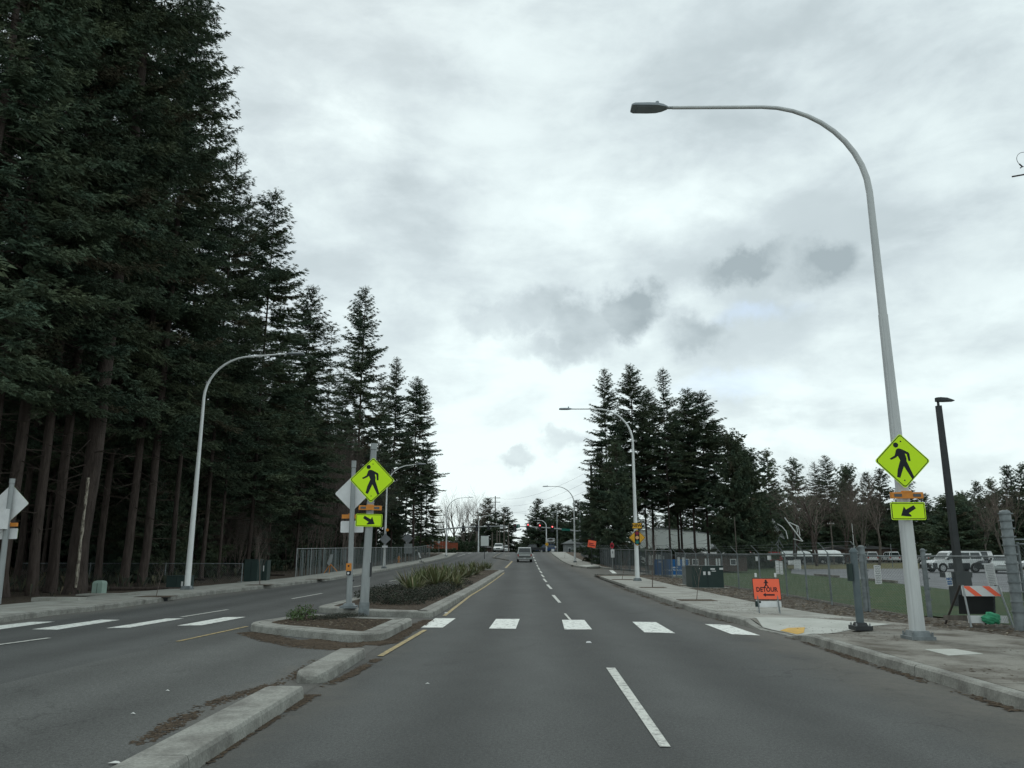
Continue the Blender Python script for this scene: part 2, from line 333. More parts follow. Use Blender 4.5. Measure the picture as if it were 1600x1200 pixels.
# ------------------------------------------------------------------ mesh builder
class MB:
    def __init__(s): s.v = []; s.f = []; s.m = []; s.mats = []; s.sm = []
    def mi(s, m):
        m = M[m] if isinstance(m, str) else m
        if m not in s.mats: s.mats.append(m)
        return s.mats.index(m)
    def add(s, vs, fs, m, smooth=False):
        o = len(s.v); s.v += [tuple(v) for v in vs]; k = s.mi(m)
        for f in fs: s.f.append(tuple(i+o for i in f)); s.m.append(k); s.sm.append(smooth)
        return s
    def box(s, c, d, m, rot=None, taper=1.0):
        hx, hy, hz = d[0]/2, d[1]/2, d[2]/2
        vs = []
        for z in (-1, 1):
            t = taper if z > 0 else 1
            for x, y in ((-1, -1), (1, -1), (1, 1), (-1, 1)):
                v = Vector((x*hx*t, y*hy*t, z*hz))
                if rot is not None: v = rot @ v
                vs.append(v+Vector(c))
        return s.add(vs, [(3, 2, 1, 0), (4, 5, 6, 7), (0, 1, 5, 4), (1, 2, 6, 5), (2, 3, 7, 6), (3, 0, 4, 7)], m)
    def tube(s, path, rad, m, n=8, smooth=True, cap=True, ph=0):
        path = [Vector(p) for p in path]
        if not hasattr(rad, '__len__'): rad = [rad]*len(path)
        vs = []; fs = []; up = None
        for i, p in enumerate(path):
            d = (path[min(i+1, len(path)-1)]-path[max(i-1, 0)]).normalized()
            if up is None:
                up = Vector((0, 1, 0)) if abs(d.y) < .9 else Vector((1, 0, 0))
            a = (up - d*up.dot(d)).normalized(); up = a; b = d.cross(a)
            for k in range(n):
                t = 2*math.pi*k/n+ph
                vs.append(p+(a*math.cos(t)+b*math.sin(t))*rad[i])
        for i in range(len(path)-1):
            for k in range(n):
                fs.append((i*n+k, i*n+(k+1) % n, (i+1)*n+(k+1) % n, (i+1)*n+k))
        s.add(vs, fs, m, smooth)
        if cap:
            s.add(vs[:n], [tuple(range(n))[::-1]], m); s.add(vs[-n:], [tuple(range(n))], m)
        return s
    def cyl(s, p0, p1, r0, m, r1=None, n=10, smooth=True):
        return s.tube([p0, p1], [r0, r0 if r1 is None else r1], m, n, smooth)
    def plate(s, pts, y0, y1, m, mtx=None):       # outline in x-z, thick along y
        n = len(pts); vs = [Vector((x, y0, z)) for x, z in pts]+[Vector((x, y1, z)) for x, z in pts]
        if mtx is not None: vs = [mtx @ v for v in vs]
        fs = [tuple(range(n)), tuple(range(n, 2*n))[::-1]]+[(i, i+n, (i+1) % n+n, (i+1) % n) for i in range(n)]
        return s.add(vs, fs, m)
    def build(s, name, parent=None, label=None, kind=None, tri=False):
        me = bpy.data.meshes.new(name); me.from_pydata(s.v, [], s.f)
        for m in s.mats: me.materials.append(m)
        me.polygons.foreach_set('material_index', s.m); me.polygons.foreach_set('use_smooth', s.sm)
        me.update()
        bm = bmesh.new(); bm.from_mesh(me); bmesh.ops.recalc_face_normals(bm, faces=bm.faces)
        if tri: bmesh.ops.triangulate(bm, faces=bm.faces)
        bm.to_mesh(me); bm.free()
        o = bpy.data.objects.new(name, me); COL.objects.link(o)
        if parent: o.parent = parent
        if label: o['label'] = label
        if kind: o['kind'] = kind
        return o
def tag(o, label=None, cat=None, group=None, kind=None):
    if label: o['label'] = label
    if cat: o['category'] = cat
    if group: o['group'] = group
    if kind: o['kind'] = kind
    return o
def thing(name, loc, label, cat, group=None, rz=0):
    o = bpy.data.objects.new(name, None); o.empty_display_size = .3; COL.objects.link(o)
    o.location = loc; o.rotation_euler = (0, 0, rz)
    return tag(o, label, cat, group)
def copy_tree(o, parent=None):
    c = o.copy(); COL.objects.link(c)
    if parent: c.parent = parent
    for ch in list(o.children): copy_tree(ch, c)
    return c
def smooth_bool(o, on=True):
    for p in o.data.polygons: p.use_smooth = on

# ------------------------------------------------------------------ ground sheets
def sheet(name, poly, off, m, kind='structure', parent=None, thick=0, step=2.0, label=None):
    """flat polygon (list of (x,y)) draped on the terrain at height off"""
    bm = bmesh.new(); vs = [bm.verts.new((p[0], p[1], 0)) for p in poly]
    bm.faces.new(vs); bmesh.ops.triangulate(bm, faces=bm.faces)
    ys = [p[1] for p in poly]; xs = [p[0] for p in poly]
    for y in YALL:
        if min(ys) < y < max(ys) and (min(ys) > -1e9):
            if y < 36 and not (abs(y-0) < 1): continue
            bmesh.ops.bisect_plane(bm, geom=bm.verts[:]+bm.edges[:]+bm.faces[:], plane_co=(0, y, 0), plane_no=(0, 1, 0))
    if max(ys) > 38:
        for x in XW:
            if min(xs) < x < max(xs):
                bmesh.ops.bisect_plane(bm, geom=bm.verts[:]+bm.edges[:]+bm.faces[:], plane_co=(x, 0, 0), plane_no=(1, 0, 0))
    if callable(off):
        for k in np.arange(min(xs)+.15, max(xs), .15): bmesh.ops.bisect_plane(bm, geom=bm.verts[:]+bm.edges[:]+bm.faces[:], plane_co=(k, 0, 0), plane_no=(1, 0, 0))
        for k in np.arange(min(ys)+.15, max(ys), .15): bmesh.ops.bisect_plane(bm, geom=bm.verts[:]+bm.edges[:]+bm.faces[:], plane_co=(0, k, 0), plane_no=(0, 1, 0))
    for v in bm.verts: v.co.z = zt(v.co.x, v.co.y)+(off(v.co.x, v.co.y) if callable(off) else off)
    bmesh.ops.recalc_face_normals(bm, faces=bm.faces)
    for f in bm.faces:
        if f.normal.z < 0: f.normal_flip()
    if thick:
        ex = bmesh.ops.extrude_face_region(bm, geom=bm.faces[:])
        for g in ex['geom']:
            if isinstance(g, bmesh.types.BMVert): pass
        nv = [g for g in ex['geom'] if isinstance(g, bmesh.types.BMVert)]
        for v in nv: v.co.z -= thick
        bmesh.ops.recalc_face_normals(bm, faces=bm.faces)
    me = bpy.data.meshes.new(name); bm.to_mesh(me); bm.free(); me.materials.append(M[m])
    o = bpy.data.objects.new(name, me); COL.objects.link(o)
    if kind: o['kind'] = kind
    if parent: o.parent = parent
    if label: o['label'] = label
    return o
def TP(pts, off=0): return [T(x, y, off).xy for x, y in pts]

sheet('terrain', [(-900, -60), (900, -60), (900, 2500), (-900, 2500)], -.03, 'ground')

# right kerb line, read along the road (x at the face of the kerb)
RK1 = [Vector((5.42, -4)), Vector((5.42, 3))]+[Vector(p) for p in TP([(1600, 1111), (1457, 1065), (1366, 1037), (1276, 1008), (1225, 993), (1186, 984.5), (1150, 974), (1107, 964.5), (1051, 946), (1014, 933), (976, 920), (925, 900.5)])]
RK2 = [Vector(p) for p in TP([(917, 888.5), (905, 887), (893, 885), (885, 881.6), (873, 874), (862.6, 866), (858.5, 862.7)])]
LK = [Vector((-13.0, -4))]+[Vector(p) for p in TP([(0, 973.5), (75, 962.5), (154, 954), (235, 943), (300, 932.5), (400, 921), (510, 908), (600, 892.5), (673, 878), (701, 871.5), (716, 864.5)])]
def line_x(line, y):
    return float(np.interp(y, [p[1] for p in line], [p[0] for p in line]))
# carriageways
poly = [(-2.5, -6)]+[(5.5, -6)]+[(p.x+.05, p.y) for p in RK1]+[(13, RK1[-1].y), (13.0, RK1[-1].y+9)]+[(p.x+.05, p.y) for p in RK2]+[(RK2[-1].x+30, 150), (RK2[-1].x+30, 162), (8, 163), (8, 330), (-9, 330), (-9, 163), (-60, 162), (-60, 150), (-14.5, 148)]
lp = [(p.x-.05, p.y) for p in LK][::-1]
poly_all = poly+lp+[(-13, -6)]
sheet('road', poly_all, 0.0, 'asphalt')
# older strip between the two carriageways, before the planted islands
a = TP([(386, 984), (280, 1003)])
sheet('median_pavement', [(-2.55, -6), (-2.55, 12.6), (-2.5, 17.5), (-6.2, 17.8), (a[1][0], a[1][1]), (-6.6, 9), (-7.0, -6)], .004, 'asphalt_old')

# painted markings: flat sheets 4 mm above the road
def mark(name, quad, m='paint', label=None, off=.008):
    return sheet(name, TP(quad), off, m, kind='structure')
for q in ([(658, 981), (692, 981), (712, 966.5), (680, 966.5)], [(764, 982.5), (806, 983), (812, 967.5), (775, 967.5)], [(882, 984), (925, 984), (913, 969), (878, 969)],
          [(1007, 988.5), (1055, 990), (1025, 972.5), (988, 972)], [(1143, 991.5), (1188, 993.5), (1139, 977), (1101, 975.5)],
          [(-70, 986), (-8, 985), (86, 971.6), (47, 972.2)], [(50, 983.8), (89, 984.4), (187.5, 969), (158, 968.7)], [(165.6, 982), (203, 981), (287.5, 966.6), (259, 967)], [(276.6, 978), (315.6, 977.5), (384, 964.4), (351.6, 964.7)]):
    mark('crosswalk_bar', q)
mark('lane_line', [(947, 1044), (961, 1044), (1048, 1168), (1031, 1168)], 'paint_old')
for (x, y, w, h) in ((887, 964, 2.2, 5), (869.5, 936, 3, 6), (858.4, 917, 2.4, 3.4), (851.6, 907, 1.9, 2.6), (848, 900, 1.7, 2), (845, 893.8, 1.5, 1.8), (842, 888.7, 1.4, 1.5), (839.6, 884, 1.2, 1.3), (837.5, 879.5, 1.1, 1), (836, 875.6, 1.0, 1), (834, 871, 1, .9), (832.5, 867, .9, .8)):
    s_ = .78 if y > 890 else .5
    mark('lane_line', [(x-w-h*s_, y-h), (x+w*.6-h*s_, y-h), (x+w+h*s_, y+h), (x-w*.6+h*s_, y+h)], 'paint_old')
for (x, y) in ((920, 1004), (893, 963), (838, 1022)):
    pass
def px_line(name, pts, w, m, off=.012):
    P = TP(pts)
    for i in range(len(P)-1):
        d = (P[i+1]-P[i]).normalized(); n = Vector((-d.y, d.x))*w/2
        q = [P[i]-n, P[i+1]-n, P[i+1]+n, P[i]+n]
        sheet(name, q, off, m)
px_line('yellow_edge_line', [(594, 1026), (664, 985)], .10, 'yellow')
px_line('yellow_edge_line', [(694, 963), (735, 931), (788, 895)], .10, 'yellow')
px_line('yellow_edge_line', [(790, 887.5), (800, 877)], .2, 'yellow')
px_line('yellow_edge_line', [(277, 1003), (386, 979.5)], .09, 'yellow')
for q in ([(283, 964.7), (356, 953)], [(-60, 1016), (77, 997.5)], [(456, 936), (503, 927.5)], [(551, 917.5), (567, 915)], [(608, 908.6), (622, 906)], [(650, 898), (660, 895)], [(715, 869.5), (727, 866)], [(731, 865.3), (738, 863.8)]):
    px_line('left_lane_line', q, .11, 'paint_old')
for x in (722, 735, 748, 761, 772): # far crosswalk ticks
    px_line('crosswalk_bar', [(x-2, 863.8), (x+2, 863.6)], .5, 'paint')
px_line('stop_line', [(789, 868.6), (797, 868.6)], .5, 'paint')
px_line('stop_line', [(828, 862.6), (844, 862.8)], .5, 'paint')
mark('driveway_line', [(951.5, 891.2), (957.5, 891.2), (964, 896), (957, 896)], 'paint')

# ------------------------------------------------------------------ kerbs: each segment its own stone
def kerb(name, line, side, h=.15, w=.16, seg=3.0, closed=False, m='kerb', joint=.02, hfun=None, lab=None):
    """line: plan points of the road-side foot; side +1: kerb body lies to the right (+x side) of travel"""
    root = bpy.data.objects.new(name, None); COL.objects.link(root); root['kind'] = 'structure'
    pts = [Vector((p[0], p[1])) for p in line]
    if closed: pts.append(pts[0])
    # resample
    L_ = [0]
    for i in range(1, len(pts)): L_.append(L_[-1]+(pts[i]-pts[i-1]).length)
    def at(s):
        s = max(0, min(L_[-1], s))
        for i in range(1, len(L_)):
            if s <= L_[i] or i == len(L_)-1:
                t = (s-L_[i-1])/max(1e-6, L_[i]-L_[i-1]); return pts[i-1].lerp(pts[i], t)
    def nrm(s):
        d = (at(s+.12)-at(s-.12)).normalized(); return Vector((d.y, -d.x))*side
    s0 = 0; k = 0
    while s0 < L_[-1]-.05:
        s1 = min(L_[-1], s0+seg)
        if L_[-1]-s1 < .6: s1 = L_[-1]
        st = sorted(set([s0+joint/2, s1-joint/2]+[x for x in np.arange(s0+.5, s1-.2, .5)]+[l for l in L_ if s0+.1 < l < s1-.1]))
        vs = []; prof = [(0, -.05), (.012, h-.03), (.04, h-.004), (.07, h), (w, h), (w, -.05)]
        hs = 1 if hfun is None else None
        for s in st:
            p = at(s); n = nrm(s); hh = 1 if hfun is None else hfun(p)
            for a_, b_ in prof:
                q = p+n*a_
                vs.append((q.x, q.y, zt(p.x, p.y)+(b_*hh if b_ > 0 else b_)))
        np_ = len(prof); fs = []
        for i in range(len(st)-1):
            for j in range(np_):
                fs.append((i*np_+j, i*np_+(j+1) % np_, (i+1)*np_+(j+1) % np_, (i+1)*np_+j))
        fs.append(tuple(range(np_))); fs.append(tuple(range((len(st)-1)*np_, len(st)*np_)))
        mb = MB(); mb.add(vs, fs, m); mb.build('kerb_segment', root)
        s0 = s1; k += 1
    return root
RY = T(1210, 989).y
RY0, RY1 = RY-1.7, RY+1.9
def rampdrop(p):
    d = abs(p.y-RY)
    return min(1, max(.14, (d-.75)/.9))
kerb('right_kerb', [p for p in RK1 if p.y < 52], 1, hfun=rampdrop, seg=3.0)
kerb('right_kerb', RK2, 1, seg=6)
c1 = RK1[-1]
kerb('driveway_kerb', [c1+Vector((.16, 0)), c1+Vector((.45, .22)), c1+Vector((4.2, .35))], 1, seg=4)
dk = TP([(936.5, 887), (945, 889), (995, 893.6), (1015, 895)])
kerb('driveway_kerb', dk, -1, seg=6)
kerb('left_kerb', LK, -1, seg=3)

# ------------------------------------------------------------------ pavements
def slabs(name, lf, rf, y0, y1, step, m, off, lanes=1, joint=.012, thick=.12):
    root = bpy.data.objects.new(name, None); COL.objects.link(root); root['kind'] = 'structure'
    y = y0; rnd = random.Random(5)
    while y < y1-.01:
        ye = min(y1, y+step)
        for k in range(lanes):
            def xx(yy, t): return lf(yy)+(rf(yy)-lf(yy))*t
            a, b = k/lanes, (k+1)/lanes; j = joint/2; dz = rnd.uniform(-.003, .003)
            vs = []
            for z in (off-thick, off+dz):
                for (yy, t, s) in ((y+j, a, j), (y+j, b, -j), (ye-j, b, -j), (ye-j, a, j)):
                    x = xx(yy, t)+s; vs.append((x, yy, zt(x, yy)+z))
            mb = MB(); mb.add(vs, [(3, 2, 1, 0), (4, 5, 6, 7), (0, 1, 5, 4), (1, 2, 6, 5), (2, 3, 7, 6), (3, 0, 4, 7)], m); mb.build('slab', root)
        y = ye
    return root
kx = lambda y: line_x(RK1, y)+.165
sheet('verge_bed', [(5.7, -6), (9.8, -6), (11, 12), (10.6, 15), (9.6, 20), (9.6, c1.y+.3), (kx(c1.y)+.05, c1.y+.3)]+[(kx(y)+.05, y) for y in np.arange(50, 20, -2.5)]+[(kx(RY1)+.1, RY1), (7.3, RY1), (7.3, RY0), (kx(RY0)+.1, RY0), (5.75, 8)], .075, 'soil', kind='structure')
sw_out = lambda y: float(np.interp(y, [-6, 12, 14.5, 16.5, 18.5, 20.5, 24, 30, 40, 52], [9.6, 9.3, 8.9, 8.6, 7.9, 7.4, 7.2, 7.25, 7.3, 7.3]))
slabs('right_sidewalk', kx, sw_out, RY1, 50.5, 1.6, 'concrete', .15, 1)
slabs('right_sidewalk', kx, sw_out, -5, RY0, 1.8, 'concrete_dirty', .15, 1, joint=.006)
# kerb ramp of pale concrete with its yellow tactile patch
def rampz(x, y, e=0):
    k = rampdrop(Vector((0, y))); return .15-(.15-.15*k)*max(0, 1-max(0, x-kx(y))/1.5)+e
sheet('ramp_base', [(kx(RY0), RY0), (sw_out(RY0), RY0), (sw_out(RY1), RY1), (kx(RY1), RY1), (kx(RY)+.0, RY)], rampz, 'concrete_dirty')
rp = TP([(1178, 968), (1270, 970), (1394, 979.5), (1330, 986), (1262, 991.5), (1228, 990)], .10)
rp = [Vector((max(p.x, kx(p.y)+.015), p.y)) for p in rp]
sheet('kerb_ramp', [(p.x, p.y) for p in rp]+[(kx(y)+.015, y) for y in (RY-.3, RY, RY+.4, RY+.9)], lambda x, y: rampz(x, y, .008), 'concrete_new')
tp = TP([(1212, 983.5), (1232, 981.5), (1258, 982.5), (1256, 988), (1240, 989.5), (1226, 989)], .06)
sheet('tactile_paving', [(max(p.x, kx(p.y)+.05), p.y) for p in tp], lambda x, y: rampz(x, y, .015), 'tactile')
cv = TP([(1444, 1014), (1492, 1013.5), (1536, 1021), (1482, 1023.5)], .16)
sheet('utility_cover', [(p.x, p.y) for p in cv], .158, 'concrete_new', thick=.03)
# gravel verge up to the fence, far pavement beyond the driveway
sheet('gravel_verge', [(sw_out(y)+.01, y) for y in np.arange(18.3, 51, 2.4)]+[(9.7, 50.5), (10.2, 30), (9.75, 20), (11.5, 14), (12.5, 8), (12.5, -5), (9.7, -5), (9.35, 12), (9.0, 14.5), (8.7, 16.5)], .11, 'gravel')
k2x = lambda y: line_x(RK2, y)+.165
p2 = [(k2x(y), y) for y in list(np.arange(RK2[0].y+.3, 150, 4))]
sheet('right_sidewalk', p2+[(k2x(150)+2.6, 150)]+[(k2x(y)+2.5, y) for y in list(np.arange(146, dk[0].y+4, -4))]+[(dk[0][0]+.2, dk[0][1])], .15, 'concrete', thick=.16)
_y = RK2[0].y
sheet('ramp_apron', [(k2x(_y+1)+.02, _y+1), (dk[0][0]-.2, _y+3.2), (dk[0][0]-.6, _y+6), (k2x(_y+6)+.05, _y+6)], .156, 'concrete_new')
sheet('verge', [(k2x(y)+2.52, y) for y in np.arange(dk[0].y+1, 150, 4)]+[(14, 150), (11.0, dk[1].y+2)]+[(p[0]+.1, p[1]+.2) for p in dk[::-1]], .12, 'soil')
lx = lambda y: line_x(LK, y)-.165
lout = lambda y: lx(y)-float(np.interp(y, [0, 24, 30, 150], [2.9, 2.75, 2.5, 2.2]))
slabs('left_sidewalk', lout, lx, 14, 74, 3.0, 'concrete', .15, 1)
sheet('left_sidewalk', [(lx(y), y) for y in np.arange(74, 140, 4)]+[(lx(138)-.2, 140), (-17.5, 140)]+[(lout(y), y) for y in np.arange(138, 73, -4)], .15, 'concrete')
sheet('forest_floor', [(lout(y)-.02, y) for y in range(-10, 150, 4)]+[(-20, 152), (-140, 260), (-140, -40), (-15, -40)], .10, 'mulch')
# low concrete edges behind the left pavement
def pad(px0, px1, py, d, h=.1, m='concrete'):
    a_ = T(px0, py, .15); b_ = T(px1, py, .15)
    mb = MB(); c = (a_+b_)/2; mb.box((0, 0, h/2), ((b_-a_).length, d, h), m)
    o = mb.build('concrete_pad'); o.location = (c.x, c.y+d/2, zt(c.x, c.y)+.13); return o
pad(48, 122, 939, .5, .12)['kind'] = 'structure'
pad(118, 200, 930, .9, .05)['kind'] = 'structure'

# ------------------------------------------------------------------ the median: two planted islands, two long kerb blocks
def block(y0, y1, x0, x1, name='kerb_block', h=.135):
    root = bpy.data.objects.new('traffic_separator', None); COL.objects.link(root); root['kind'] = 'structure'
    n = max(1, round((y1-y0)/1.7)); L_ = (y1-y0)/n
    for i in range(n):
        a_ = y0+i*L_+.006; b_ = y0+(i+1)*L_-.004
        st = list(np.linspace(a_, b_, 5))
        if i == n-1: st = list(np.linspace(a_, b_-.28, 4))+[b_-.2, b_-.1, b_-.03, b_]
        if i == 0 and y0 > 5: st = [a_, a_+.03, a_+.1, a_+.2]+list(np.linspace(a_+.28, st[-1] if i != n-1 else b_-.28, 4))+(st[4:] if i == n-1 else [])
        vs = []; 
        for y in st:
            e = 1.0
            if i == n-1: e = min(e, math.sqrt(max(0, 1-(max(0, y-(b_-.28))/.28)**2)))
            if i == 0 and y0 > 5: e = min(e, math.sqrt(max(0, 1-(max(0, (a_+.28)-y)/.28)**2)))
            wd = .12+.88*e; c = (x0+x1)/2; hw = (x1-x0)/2*wd; hh = h*(.35+.65*e)
            for px_, pz in ((-1, -.03), (-.95, hh-.03), (-.90, hh-.006), (-.8, hh), (.8, hh), (.86, hh-.004), (.93, hh-.035), (1, -.03)):
                vs.append((c+px_*hw, y, pz))
        fs = []
        for q in range(len(st)-1):
            for j in range(7): fs.append((q*8+j, q*8+j+1, (q+1)*8+j+1, (q+1)*8+j))
        fs.append(tuple(range(8))); fs.append(tuple(range((len(st)-1)*8, len(st)*8)))
        mb = MB(); mb.add(vs, fs, 'kerb', False); mb.build(name, root)
    return root
b1 = T(484, 1086); b2 = T(503, 1069); b3 = T(585, 1025)
block(1.2, b1.y, b1.x-.46, b1.x+.0)
block(b2.y, b3.y+.1, b2.x-.40, b2.x+.04)
# island 1 outline (foot, near side first), island 2 outline
i1 = [Vector(p) for p in TP([(387, 986), (414, 991), (460, 995), (503, 1000), (548, 1004), (590, 1003), (606, 999), (620, 991), (646, 977.5)])]
i1b = [Vector(p) for p in TP([(640, 965.8), (585, 965), (500, 959.5), (459, 962), (400, 970.5)], .15)]
ISL1 = i1+i1b
i2n = [Vector(p) for p in TP([(497, 957), (580, 963.5), (672, 966)])]
i2r = [Vector(p) for p in TP([(679, 964), (740, 926.5), (784, 897), (789, 894)])]
farY = i2r[-1].y
i2l = [Vector((-4.9, farY-2)), Vector((-5.6, farY-9)), Vector((-5.75, 30))]
ISL2 = [i2n[0]+Vector((-.1, .4))]+i2n+i2r+[i2r[-1]+Vector((-.5, .8)), i2r[-1]+Vector((-1.6, .9))]+i2l
def centroid(pl): return sum(pl, Vector((0, 0)))/len(pl)
def inset(pl, d):
    n = len(pl); out = []; A = sum(pl[i].x*pl[(i+1) % n].y-pl[(i+1) % n].x*pl[i].y for i in range(n)); sg = 1 if A > 0 else -1
    for i in range(n):
        e1 = (pl[i]-pl[i-1]).normalized(); e2 = (pl[(i+1) % n]-pl[i]).normalized()
        n1 = Vector((-e1.y, e1.x))*sg; n2 = Vector((-e2.y, e2.x))*sg; b = (n1+n2)
        b = b.normalized()/max(.5, b.normalized().dot(n1)); out.append(pl[i]+b*d)
    return out
def chaikin(pl, k=.2, it=2):
    for _ in range(it):
        q = []
        for i in range(len(pl)):
            a_, b_ = pl[i], pl[(i+1) % len(pl)]; kk = min(k, .25/max(.01, (b_-a_).length)) 
            q += [a_.lerp(b_, kk), a_.lerp(b_, 1-kk)]
        pl = q
    return pl
def ring_kerb(name, pl, h=.16, w=.17, seg=2.6):
    root = bpy.data.objects.new(name, None); COL.objects.link(root); root['kind'] = 'structure'
    prof = [(0, -.05), (.012, h-.03), (.04, h-.004), (.07, h), (w, h), (w, -.05)]
    rings = [inset(pl, a_) if a_ else pl for a_, b_ in prof]; n = len(pl); start = 0
    acc_ = 0; runs = []; cur = [0]
    for i in range(n):
        acc_ += (pl[(i+1) % n]-pl[i]).length; cur.append(i+1)
        if acc_ > seg or i == n-1: runs.append(cur); cur = [i+1]; acc_ = 0
    for run in runs:
        vs = []
        for q, i in enumerate(run):
            i = i % n
            for r_, (a_, b_) in zip(rings, prof):
                p = r_[i].copy()
                if q == 0: p = p.lerp(r_[(i+1) % n], min(.2, .006/max(.01, (r_[(i+1) % n]-p).length)))
                vs.append((p.x, p.y, zt(p.x, p.y)+b_))
        np_ = len(prof); fs = [(i*np_+j, i*np_+(j+1) % np_, (i+1)*np_+(j+1) % np_, (i+1)*np_+j) for i in range(len(run)-1) for j in range(np_)]
        fs.append(tuple(range(np_))); fs.append(tuple(range((len(run)-1)*np_, len(run)*np_)))
        mb = MB(); mb.add(vs, fs, 'kerb'); mb.build('kerb_segment', root)
ISL1 = chaikin(ISL1, .25, 2); ISL2 = chaikin(ISL2, .2, 2)
def sheet_ring(ri, ro, root):
    n = len(ri); acc_ = 0; cur = [0]; runs = []
    for i in range(n):
        acc_ += (ri[(i+1) % n]-ri[i]).length; cur.append(i+1)
        if acc_ > 2.4 or i == n-1: runs.append(cur); cur = [i+1]; acc_ = 0
    for run in runs:
        vs = []
        for i in run:
            for p in (ri[i % n], ro[i % n]): vs.append((p.x, p.y, zt(p.x, p.y)+.158))
        mb = MB(); mb.add(vs, [(k*2, k*2+1, k*2+3, k*2+2) for k in range(len(run)-1)], 'kerb'); o_ = mb.build('band_segment', root)
for nm, pl in (('island_kerb', ISL1), ('island_kerb', ISL2)):
    ring_kerb(nm, pl)
    # the broad flat band behind the kerb, parted from it by a dark groove
    ri = inset(pl, .185); ro = inset(pl, .43)
    root = bpy.data.objects.new('island_gutter_band', None); COL.objects.link(root); root['kind'] = 'structure'
    n = len(pl)
    for i in range(n):
        q = [ri[i], ri[(i+1) % n], ro[(i+1) % n], ro[i]]
        if (q[0]-q[1]).length < .05: continue
        pass
    sheet_ring(ri, ro, root)
    sheet('planting_bed', [(p.x, p.y) for p in inset(pl, .38)], .15, 'mulch')
# channelising kerb by the far left-turn lane
kerb('channel_kerb', TP([(785, 864.3), (777, 868), (771.5, 872.2), (780, 873.2), (796, 876)]), 1, h=.12, w=.2, seg=8, m='concrete_dirty')

# ------------------------------------------------------------------ loose stuff on the ground
def litter(name, pts, mname, size=(.02, .06), kind='stuff', label=None, seed=1, flat=.35):
    rnd = random.Random(seed); mb = MB()
    for (x, y, z) in pts:
        s = rnd.uniform(*size); a = rnd.uniform(0, 6.28); w = s*rnd.uniform(.3, .9); h = s*flat*rnd.uniform(.3, 1)
        vs = []
        for k, (u, v) in enumerate(((-s, 0), (0, -w), (s, 0), (0, w))):
            vs.append((x+u*math.cos(a)-v*math.sin(a), y+u*math.sin(a)+v*math.cos(a), z+rnd.uniform(0, h)))
        vs.append((x, y, z+h))
        mb.add(vs, [(0, 1, 4), (1, 2, 4), (2, 3, 4), (3, 0, 4)], mname)
    o = mb.build(name); tag(o, label=label, kind=kind); return o
def inpoly(p, pl):
    c = False; n = len(pl)
    for i in range(n):
        a, b = pl[i], pl[i-1]
        if (a[1] > p[1]) != (b[1] > p[1]) and p[0] < (b[0]-a[0])*(p[1]-a[1])/(b[1]-a[1])+a[0]: c = not c
    return c
def scatter_poly(pl, n, seed, off):
    rnd = random.Random(seed); xs = [p[0] for p in pl]; ys = [p[1] for p in pl]; out = []
    while len(out) < n:
        p = (rnd.uniform(min(xs), max(xs)), rnd.uniform(min(ys), max(ys)))
        if inpoly(p, pl): out.append((p[0], p[1], zt(*p)+off))
    return out
litter('leaf_litter', scatter_poly(inset(ISL1, .42), 2600, 1, .15), 'leaf_litter', (.015, .05), label='brown leaf litter on the near planted island')
litter('wood_chips', scatter_poly(inset(ISL1, .42), 160, 2, .155), 'chip', (.01, .035), label='pale wood chips in the near island bed')
litter('leaf_litter', [p for p in scatter_poly(inset(ISL2, .42), 5200, 3, .15) if p[1] < 34 or random.random() < .5], 'leaf_litter', (.02, .06), label='brown leaf litter on the long planted island')
# swept debris against the kerbs
def band(pts, w, n, seed, off=.004, clump=True):
    rnd = random.Random(seed); P = TP(pts); out = []
    tot = [(P[i+1]-P[i]).length for i in range(len(P)-1)]
    for _ in range(n):
        i = rnd.choices(range(len(tot)), tot)[0]; t = rnd.random(); p = P[i].lerp(P[i+1], t); d = (P[i+1]-P[i]).normalized(); nn = Vector((-d.y, d.x))
        g = abs(math.sin(p.y*2.1+seed)+math.sin(p.y*.83+p.x*3)); 
        if clump and rnd.random() > g*.8: continue
        q = p+nn*rnd.triangular(-w/2, w/2, -w*.0); out.append((q.x, q.y, zt(q.x, q.y)+off))
    return out
litter('debris', band([(470, 1001), (520, 1008), (570, 1008), (600, 1003)], .75, 6000, 5, clump=False), 'leaf_litter', (.012, .045), label='brown needle debris heaped against the near island kerb', seed=5)
litter('debris', band([(392, 988), (430, 1000), (480, 1010), (545, 1014)], .7, 6500, 6, clump=False), 'leaf_litter', (.012, .04), label='brown debris drift in front of the near island', seed=6)
litter('debris', band([(606, 1004), (625, 992), (655, 975)], .45, 2600, 7, clump=False), 'leaf_litter', (.012, .04), label='dark debris between island kerb and yellow line', seed=7)
litter('debris', band([(300, 1200), (390, 1142), (490, 1086)], .22, 3600, 8), 'leaf_litter', (.008, .028), label='dark dirt along the right side of the near kerb block', seed=8)
litter('debris', band([(505, 1074), (545, 1056), (590, 1030)], .2, 2200, 9), 'leaf_litter', (.008, .03), label='dark dirt along the right side of the short kerb block', seed=9)
litter('debris', band([(210, 1165), (330, 1100), (455, 1062), (500, 1030)], .3, 2600, 10), 'leaf_litter', (.01, .035), label='dark dirt along the left side of the kerb blocks', seed=10)
litter('debris', band([(1235, 997), (1366, 1040), (1457, 1069), (1590, 1112)], .22, 1500, 12), 'leaf_litter', (.01, .045), label='dark leaves in the gutter by the right kerb', seed=12)
litter('debris', band([(960, 915), (1051, 948), (1150, 976)], .3, 1100, 13), 'leaf_litter', (.015, .06), label='dark leaves in the gutter past the crosswalk', seed=13)
litter('debris', band([(670, 969), (650, 979)], .45, 900, 14, clump=False), 'leaf_litter', (.012, .04), label='dark dirt covering the end of the crosswalk bar', seed=14)
